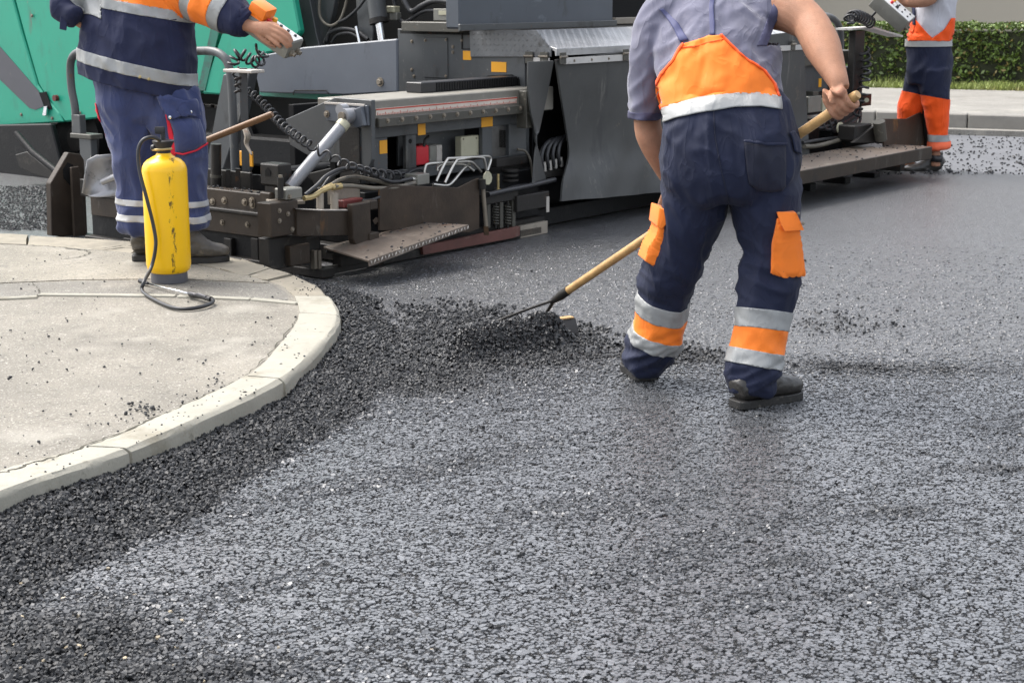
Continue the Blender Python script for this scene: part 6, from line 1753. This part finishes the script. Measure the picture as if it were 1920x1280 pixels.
    jk = obj('work_jacket', jm, 'jacket_navy', body, smooth=True)
    def stripe(p, q, w, name, m, off=.004, extra=()):
        a, b = on_y(*p), on_y(*q)
        n = Vector((b.z - a.z, 0, -(b.x - a.x))).normalized()
        if n.z > 0: n = -n
        k = w * mpp(8.2)
        return obj(name, cut(ja, [(a, -n), (a + n * k, n)] + list(extra), off=off, th=.003), m, body, smooth=True)
    lim = [(on_y(372, 40, 8.1), Vector((1, 0, 0)))]
    stripe((150, 89, 8.2), (365, 139, 8.2), 22, 'reflective_band', 'reflective')
    stripe((220, -2, 8.2), (352, 22, 8.2), 19, 'reflective_band', 'reflective', extra=lim + [(on_y(172, 0, 8.2), Vector((-1, 0, 0)))])
    stripe((220, -70, 8.2), (352, -46, 8.2), 66, 'orange_yoke', 'orange_cloth', extra=lim)
    # sleeve blocks: orange and silver
    def ring(p, q, name, m, L, off):
        a, b = on_y(*p), on_y(*q); d = (b - a).normalized()
        obj(name, cut(ja, [(a, -d), (b, d)], off=off, axis=(L[1][0], L[-1][0]), rad=.14, th=.003), m, body, smooth=True)
    ring((340, -22, 8.18), (366, -8, 8.14), 'orange_band', 'orange_cloth', sl_r, .0055)
    ring((363, -10, 8.14), (382, 0, 8.12), 'reflective_band', 'reflective', sl_r, .0045)
    ring((382, 0, 8.12), (413, 17, 8.08), 'orange_band', 'orange_cloth', sl_r, .0055)
    ring((413, 17, 8.08), (432, 28, 8.055), 'reflective_band', 'reflective', sl_r, .0045)
    ring((150, -22, 8.2), (124, 6, 8.14), 'reflective_band', 'reflective', sl_l, .0045)
    bm = bmesh.new()
    st = [S(434, 30, 8.05, 31), S(446, 37, 8.035, 32), S(458, 44, 8.02, 29), S(464, 48, 8.01, 25)]
    bm_tube(bm, [s[0] for s in st], [s[1] for s in st], n=20, sub=4, ref=(0, 0, 1))
    for v in bm.verts: v.co += Vector((1, 0, 1)) * .006 * ridge(v.co, 30, 30, 30, 9)
    bm_obj('cuff', bm, 'jacket_navy', body, smooth=True)
    bm = bmesh.new(); bm_prism(bm, [on_y(113, 30, 8.05), on_y(127, 33, 8.05), on_y(124, 58, 8.04), on_y(111, 55, 8.04)], Vector((0, .006, 0))); bm_bevel(bm, .002); bm_obj('cuff_tab', bm, 'jacket_navy', body)
    for x, y in ((262, 144), (279, 148)):
        bm = bmesh.new(); t2 = bvh_of(jm); loc = t2.ray_cast(_C, sight(x, y).normalized())[0]
        if loc: bm_lathe(bm, [(.009, 0), (.009, .004), (.003, .006)], loc, (0, -1, .1), 10); bm_obj('snap_button', bm, 'brass', jk)
    h = on_z(262, 491, KZ); boot('boot', h + Vector((0, 0, .002)), h + Vector((-.03, .28, 0)) + Vector((0, 0, .002)), 'boot_dusty', body, height=.15, width=.052)
    a, b = on_z(340, 494, KZ), on_z(430, 489, KZ); boot('boot', a + Vector((0, 0, .002)), b + Vector((.0, 0, .002)), 'boot_dusty', body, height=.15, width=.054)
left_worker()

def right_worker():
    Y = 13.55
    pel = [S(1741, 62, Y, 40, .8), S(1741, 90, Y, 42, .8), S(1743, 125, Y, 43, .85), S(1742, 158, Y, 40, .8)]
    tor = [S(1742, 85, Y, 38, .85), S(1748, 45, Y, 40, .9), S(1754, 5, Y, 40, .95), S(1758, -35, Y + .02, 40, .95), S(1756, -62, Y + .02, 26, 1.1)]
    legs = {'n': [S(1752, 130, Y - .05, 33, 1.0), S(1754, 175, Y - .06, 27, 1.0), S(1757, 215, Y - .06, 21, 1.0), S(1759, 250, Y - .05, 17, 1.0), S(1761, 277, Y - .05, 18, 1.0)],
            'f': [S(1735, 130, Y + .10, 33, 1.0), S(1722, 175, Y + .14, 30, 1.0), S(1710, 208, Y + .16, 26, 1.0), S(1709, 242, Y + .17, 20, 1.0), S(1710, 270, Y + .17, 17, 1.0)]}
    an = [S(1756, 255, Y - .05, 9), S(1755, 290, Y - .05, 8), S(1754, 312, Y - .05, 9)]
    af = [S(1706, 262, Y + .17, 9), S(1706, 312, Y + .17, 9)]
    arm = [S(1756, -30, Y - .14, 19), S(1742, -5, Y - .22, 16), S(1718, 2, Y - .26, 13), S(1698, 3, Y - .28, 10)]
    hc = on_y(1750, -110, Y)
    def skin(bm):
        sk = lambda st, k: [(s[0], s[1] * k, s[2] * k) for s in st]
        loft(bm, sk(tor, .8)); loft(bm, sk(pel, .8))
        for L in legs.values(): loft(bm, sk(L[:-1], .55))
        loft(bm, an); loft(bm, af)
        loft(bm, arm, ref=(0, 0, 1)); far = [(s[0] + Vector((0, .34, 0)), s[1], s[2]) for s in arm]; loft(bm, far, ref=(0, 0, 1))
        for A in (arm, far):
            w = A[-1][0]
            bm_tube(bm, [w, w + Vector((-.05, .02, -.005)), w + Vector((-.09, .03, -.015))], [.036, .042, .034], n=10, sub=3, ry=[.03, .024, .018], ref=(0, 0, 1))
            for j in range(4): bm_tube(bm, [w + Vector((-.08, .03, .02 - j * .018)), w + Vector((-.115, .02, .01 - j * .018)), w + Vector((-.12, -.01, 0 - j * .017))], [.012, .011, .009], n=8, sub=2)
            bm_tube(bm, [w + Vector((-.03, 0, .02)), w + Vector((-.06, -.03, .03)), w + Vector((-.09, -.035, .03))], [.014, .012, .009], n=8, sub=2)
        bm_tube(bm, [tor[-2][0], hc - Vector((.0, 0, .09)), hc], [.075, .058, .05], n=12)
        head_shape(bm, hc, (-1, 0, -.35), (-.3, 0, 1))
    body = obj('person', fuse(skin, .011, 2), 'skin', smooth=True)
    tag(body, 'worker in white shirt and orange navy overalls at the far end of the screed', 'person', 'road workers')
    hair_cap(hc, (-1, 0, -.35), (-.3, 0, 1), body)
    def sh_f(bm):
        loft(bm, tor); 
        for dy in (0, .34):
            st = [(s[0] + Vector((0, dy, 0)), s[1] * 1.35, s[2] * 1.35) for s in arm[:2]]
            st.insert(0, (st[0][0] + Vector((0, .06 if dy == 0 else -.06, .02)), st[0][1], st[0][2]))
            bm_tube(bm, [s[0] for s in st], [s[1] for s in st], n=16, sub=4, ref=(0, 0, 1))
    sh = fuse(sh_f, .013, 3)
    wrinkle(sh, lambda p: .010 * ridge(Vector((p.x + .5 * p.z, p.y, p.z)), 9, 7, 5, 41) - .004)
    obj('white_shirt', sh, 'white_shirt', body, smooth=True)
    def tr_f(bm):
        loft(bm, pel)
        for L in legs.values(): loft(bm, L)
    tr = fuse(tr_f, .013, 3)
    wrinkle(tr, lambda p: .010 * ridge(Vector((p.x - .4 * p.z, p.y, p.z)), 8, 7, 5, 51) - .004)
    tro = obj('trousers', cut(tr, [(on_y(1741, 76, Y), Vector((0, 0, 1)))], off=0), 'navy_cloth', body, smooth=True)
    a, b = on_y(1697, 172, Y - .1), on_y(1775, 186, Y - .1); n = Vector((b.z - a.z, 0, -(b.x - a.x))).normalized()
    n = n if n.z < 0 else -n
    obj('orange_legs', cut(tr, [(a, -n)], off=.006), 'orange_deep', body, smooth=True)
    z = on_y(1760, 253, Y - .1); z2 = on_y(1760, 266, Y - .1)
    obj('reflective_band', cut(tr, [(z, Vector((0, 0, 1))), (z2, Vector((0, 0, -1)))], off=.011), 'reflective', body, smooth=True)
    z = on_y(1760, 266.5, Y - .1)
    obj('trouser_hem', cut(tr, [(z, Vector((0, 0, 1)))], off=.016), 'orange_pink', body, smooth=True)
    z, z2 = on_y(1741, 74, Y - .1), on_y(1741, 88, Y - .1)
    obj('waist_band', cut(tr, [(z, Vector((0, 0, 1))), (z2, Vector((0, 0, -1)))], off=.010), 'reflective', body, smooth=True)
    tree = bvh_of(sh, tr)
    obj('bib_side', drape([[(1704, 34), (1712, 30)], [(1700, 55), (1730, 52)], [(1699, 66), (1747, 72)], [(1699, 77), (1786, 77)]], tree, Y - .1, .012, 16, 16, .005), 'orange_deep', body, smooth=True)
    obj('bib_side', drape([[(1783, 34), (1789, 34)], [(1770, 55), (1787, 55)], [(1748, 72), (1786, 70)], [(1745, 77), (1786, 77)]], tree, Y - .1, .012, 16, 16, .005), 'orange_deep', body, smooth=True)
    obj('bib_strap', drape([[(1713, 14), (1718, 14)], [(1713, 30), (1718, 30)], [(1714, 47), (1719, 47)]], tree, Y - .1, .016, 3, 10, .005), 'jacket_navy', body, smooth=True)
    bm = bmesh.new(); s = S(1757, 297, Y - .05, 11); bm_tube(bm, [S(1757, 291, Y - .05, 11)[0], S(1756, 303, Y - .05, 11)[0]], .05, n=14); bm_obj('sock', bm, 'black_plastic', body, smooth=True)
    h = on_z(1765, 329, -.045); boot('boot', h + Vector((0, 0, .002)), h + Vector((-.34, -.03, .002)), 'boot_leather', body, height=.15, width=.064)
    h = on_z(1722, 318, -.045); boot('boot', h + Vector((0, .1, .002)), h + Vector((-.28, .08, .002)), 'boot_leather', body, height=.12, width=.056)
right_worker()

# ---------------------------------------------------------------- asphalt stones
def stones(name, P, rad, flat, tilt, zoff, tint, top=None):
    "angular chips: a lower and an upper ring of five corners each; top = how wide the upper face is"
    n = len(P)
    V = np.zeros((n, 10, 3))
    a0 = RNG.uniform(0, 6.283, n)
    top = np.full(n, .62) if top is None else top
    for k in range(5):
        a = a0 + k * 1.2566 + RNG.uniform(-.38, .38, n)
        r = RNG.uniform(.78, 1.25, n)
        V[:, k, 0] = np.cos(a) * r; V[:, k, 1] = np.sin(a) * r; V[:, k, 2] = RNG.uniform(-.8, -.3, n)
        r = r * top * RNG.uniform(.85, 1.12, n)
        V[:, 5 + k, 0] = np.cos(a) * r; V[:, 5 + k, 1] = np.sin(a) * r; V[:, 5 + k, 2] = .62 + RNG.uniform(-.16, .16, n)
    V[:, :, 0] *= RNG.uniform(.7, 1.35, n)[:, None]
    V[:, :, 2] *= flat[:, None]
    V *= rad[:, None, None]
    def yaw(V):
        ya = RNG.uniform(0, 6.283, n); c, s = np.cos(ya)[:, None], np.sin(ya)[:, None]
        X = V[:, :, 0] * c - V[:, :, 1] * s; Y = V[:, :, 0] * s + V[:, :, 1] * c
        V[:, :, 0], V[:, :, 1] = X, Y
    yaw(V)
    t = tilt * RNG.normal(0, 1, n); c, s = np.cos(t)[:, None], np.sin(t)[:, None]
    Y = V[:, :, 1] * c - V[:, :, 2] * s; Zz = V[:, :, 1] * s + V[:, :, 2] * c
    V[:, :, 1], V[:, :, 2] = Y, Zz
    yaw(V)
    V += P[:, None, :]
    V[:, :, 2] += zoff[:, None]
    F = []
    for k in range(5):
        m = (k + 1) % 5
        F += [[k, m, 5 + m], [k, 5 + m, 5 + k]]
    F += [[5, 6, 7], [5, 7, 8], [5, 8, 9]]
    faces = (np.arange(n)[:, None, None] * 10 + np.array(F)[None]).reshape(-1, 3)
    me = fast_mesh(name, V.reshape(-1, 3), faces, 3)
    at = me.attributes.new('tint', 'FLOAT_COLOR', 'POINT')
    at.data.foreach_set('color', np.repeat(tint, 10, 0).astype(np.float32).ravel())
    return me
def tints(n, pale=0.0):
    g = RNG.uniform(.036, .092, n)
    t = np.column_stack([g * .95, g * .99, g * 1.07, np.ones(n)])
    k = RNG.uniform(0, 1, n) < pale
    t[k, :3] = np.array([.42, .36, .26]) * RNG.uniform(.4, 1.1, k.sum())[:, None]
    return t
def in_view(P, m=0.35):
    return (np.abs(P[:, 0]) < .335 * P[:, 1] + m)
def lay():
    sp = .0105
    gx, gy = np.meshgrid(np.arange(-2.6, 2.7, sp), np.arange(3.05, 6.6, sp * .9))
    gx[::2] += sp / 2
    P = np.column_stack([gx.ravel(), gy.ravel()])
    P += RNG.uniform(-.38, .38, P.shape) * sp
    P = P[in_view(P)]
    P = P[~inside(P, PAVE_POLY)]
    L = looseness(P)
    hole = (RNG.uniform(0, 1, len(P)) < .10); P, L = P[~hole], L[~hole]
    hz = height(P)
    # far end: thin out into the sheet's own grain
    keep = RNG.uniform(0, 1, len(P)) < np.clip((6.7 - P[:, 1]) / .9, 0, 1) * .93 + .0
    P, L, hz = P[keep], L[keep], hz[keep]
    n = len(P)
    rad = np.clip(RNG.lognormal(math.log(.0056), .32, n), .003, .012) * (1 + .2 * L)
    flat = .36 + .5 * L
    tilt = .055 + .75 * L
    zo = RNG.normal(0, .0006, n) - rad * flat * .62 + .0022 + L * RNG.uniform(-.001, .007, n)
    top = .90 - .35 * L
    gap = (fbm(P[:, 0], P[:, 1], 22, 31) < .33) & (L < .4)
    zo[gap] -= .004
    zo += .0016 * (fbm(P[:, 0], P[:, 1], 45, 33) - .5) * 2
    corner = np.clip(blob(P, 60, 1230, .5, .4), 0, 1)
    T = tints(n); T[:, 3] = sstep(0, .55, L); T[:, :3] *= (1 - .70 * sstep(.06, .75, L))[:, None]      # looser mix tinted blacker: richer binder, and its missing sheen put in colour
    k = RNG.uniform(0, 1, n) < .006 * corner
    T[k, :3] = np.array([.40, .33, .22]) * RNG.uniform(.5, 1.1, k.sum())[:, None]
    me = stones('asphalt_aggregate', np.column_stack([P, hz]), rad, flat, tilt, zo, T, top)
    o = obj('asphalt_aggregate', me, 'asphalt_stone')
    tag(o, 'dark angular stones of the fresh asphalt mat in the foreground', 'asphalt', kind='stuff')
    print('mat stones', n)
    # farther back: coarser chips standing a little proud of the sheet
    n = 44000
    P = np.column_stack([RNG.uniform(-3.2, 4.2, n), 6.0 + 4.2 * RNG.uniform(0, 1, n)])
    lu = lip_u(P); lv = (P[:, 0] - PO.x) * PV_.x + (P[:, 1] - PO.y) * PV_.y
    P = P[in_view(P) & ~inside(P, PAVE_POLY) & ~((lu > -.05) & (lv > -.05))]
    P = P[RNG.uniform(0, 1, len(P)) < np.clip((9.9 - P[:, 1]) / 2.2, 0, 1) ** 1.3]
    n = len(P); r_ = RNG.uniform(.005, .011, n); a0 = RNG.uniform(0, 6.283, n)
    V = np.zeros((n, 5, 3))
    for k in range(4):
        a = a0 + k * 1.571 + RNG.uniform(-.3, .3, n)
        V[:, k, 0] = np.cos(a) * r_; V[:, k, 1] = np.sin(a) * r_; V[:, k, 2] = -.002
    V[:, 4, :2] = RNG.normal(0, .35, (n, 2)) * r_[:, None]; V[:, 4, 2] = r_ * RNG.uniform(.10, .40, n)
    hz2 = height(P); V[:, :, :2] += P[:, None, :]; V[:, :, 2] += hz2[:, None] - .001
    F = np.array([[0, 1, 4], [1, 2, 4], [2, 3, 4], [3, 0, 4]])
    me = fast_mesh('asphalt_chips', V.reshape(-1, 3), (np.arange(n)[:, None, None] * 5 + F[None]).reshape(-1, 3), 3)
    at = me.attributes.new('tint', 'FLOAT_COLOR', 'POINT'); T = tints(n); Lc = looseness(P); T[:, 3] = .46 + .5 * Lc; T[:, :3] *= (1 - .6 * Lc)[:, None]
    at.data.foreach_set('color', np.repeat(T, 5, 0).astype(np.float32).ravel())
    o = obj('asphalt_chips', me, 'asphalt_stone')
    tag(o, 'small dark chips in the smooth asphalt mat nearer the machine', 'asphalt', kind='stuff')
    # loose second layer, reaching farther back
    N = 150000
    P = np.column_stack([RNG.uniform(-3, 3.6, N), RNG.uniform(3.05, 9.6, N)])
    P = P[in_view(P) & ~inside(P, PAVE_POLY)]
    L = looseness(P)
    lu = lip_u(P); lv = (P[:, 0] - PO.x) * PV_.x + (P[:, 1] - PO.y) * PV_.y
    ok = ~((lu > -.05) & (lv > -.05))
    keep = (RNG.uniform(0, 1, len(P)) < (L - .30) * 1.5) & ok
    P, L = P[keep], L[keep]
    n = len(P)
    rad = RNG.uniform(.005, .0105, n)
    me = stones('loose_asphalt', np.column_stack([P, height(P)]), rad, RNG.uniform(.6, 1.0, n), np.full(n, .8), RNG.uniform(0, .007, n), tints(n) * np.array([.3, .3, .3, 1]))
    o = obj('loose_asphalt', me, 'asphalt_stone')
    tag(o, 'loose raked asphalt crumbs heaped along the kerb and around the lute', 'asphalt', kind='stuff')
    print('loose', n)
    # the heap gathered against the board
    hn = 4200
    tt = RNG.uniform(-.06, 1.06, hn)[:, None]
    H = RAKE_A * (1 - tt) + RAKE_B * tt + RNG.normal(0, .042, (hn, 2))
    rad = np.clip(RNG.lognormal(math.log(.0064), .3, hn), .0035, .012)
    T = tints(hn) * np.array([.2, .2, .2, 1]); T[:, 3] = .7
    me = stones('asphalt_heap', np.column_stack([H, height(H)]), rad, RNG.uniform(.6, 1.0, hn), np.full(hn, .9), RNG.uniform(0, .012, hn), T)
    o = obj('asphalt_heap', me, 'asphalt_stone')
    tag(o, 'compact black heap of hot asphalt pushed up by the rake board', 'asphalt', kind='stuff')
    # strays: on the mat, on the unpaved lane at the right and on the pavement
    pts, rr = [], []
    def spray(px, py, sx, sy, cnt, z, r0=.003, r1=.008):
        for _ in range(cnt):
            p = on_z(px + random.gauss(0, sx), py + random.gauss(0, sy), z)
            pts.append((p.x, p.y, z)); rr.append(random.uniform(r0, r1))
    for _ in range(260):
        p = on_z(random.uniform(640, 1920), random.uniform(480, 1270), 0); pts.append((p.x, p.y, .004)); rr.append(random.uniform(.003, .008))
    for _ in range(80):
        p = on_z(random.uniform(1500, 1700), random.gauss(608, 15), 0); pts.append((p.x, p.y, .006)); rr.append(random.uniform(.004, .009))
    for _ in range(900):
        p = on_z(random.uniform(1640, 2020), random.uniform(250, 340), -.045); pts.append((p.x, p.y, -.042)); rr.append(random.uniform(.005, .013) * random.uniform(.7, 1.5))
    for _ in range(2600):  # dense dark crumbs, also standing in for the paver's shade here
        p = on_z(random.uniform(-60, 100), random.uniform(350, 432), 0); pts.append((p.x, p.y, 0)); rr.append(random.uniform(.004, .009))
    M = len(pts)
    a = np.array(pts)
    keep = ~inside(a[:, :2], PAVE_POLY)
    a[:, 2] = np.where(lip_u(a[:, :2]) > 7.15, -.043, .004)
    m_ = lip_u(a[:, :2]) < 7.15; a[m_, 2] = height(a[m_, :2]) + .004
    pts = [tuple(q) for q in a[keep]]; rr = list(np.array(rr)[keep])
    k0 = len(pts)
    kz = KZ + .001
    spray(290, 800, 55, 24, 50, kz, .002, .006); spray(270, 768, 18, 7, 34, kz, .003, .007); spray(420, 740, 50, 22, 42, kz, .002, .006); spray(560, 640, 26, 34, 26, kz, .002, .006)
    spray(120, 880, 60, 16, 40, kz, .002, .005); spray(460, 725, 40, 12, 40, kz, .002, .006); spray(340, 790, 90, 30, 40, kz, .002, .004); spray(575, 530, 20, 12, 40, kz, .002, .005)
    for _ in range(230):
        p = on_z(random.uniform(0, 600), random.uniform(465, 860), kz); pts.append((p.x, p.y, kz)); rr.append(random.choice((.002, .003, .003, .004, .006)))
    a = np.array(pts); rr = np.array(rr)
    ok = np.ones(len(a), bool); ok[k0:] = inside(a[k0:, :2], PAVE_POLY)
    a, rr = a[ok], rr[ok]
    extra, er = [], []
    for A, B, C_, D_, cnt in CAKED:                 # spilt mix lying on the machine's ledges
        for _ in range(cnt):
            s, t = random.random(), random.random() ** 1.5
            p = to_world(A.lerp(B, s).lerp(D_.lerp(C_, s), 1 - t)); extra.append(tuple(p)); er.append(random.choice((.004, .005, .007, .010)))
    a = np.vstack([a, extra]); rr = np.concatenate([rr, er])
    n = len(a)
    me = stones('asphalt_crumbs', a, rr, RNG.uniform(.6, 1, n), np.full(n, .6), np.full(n, .0) + rr * .35, tints(n) * np.array([.28, .28, .28, 1]))
    o = obj('asphalt_crumbs', me, 'asphalt_stone')
    tag(o, 'stray black asphalt crumbs spilled over pavement and road', 'asphalt', kind='stuff')
lay()
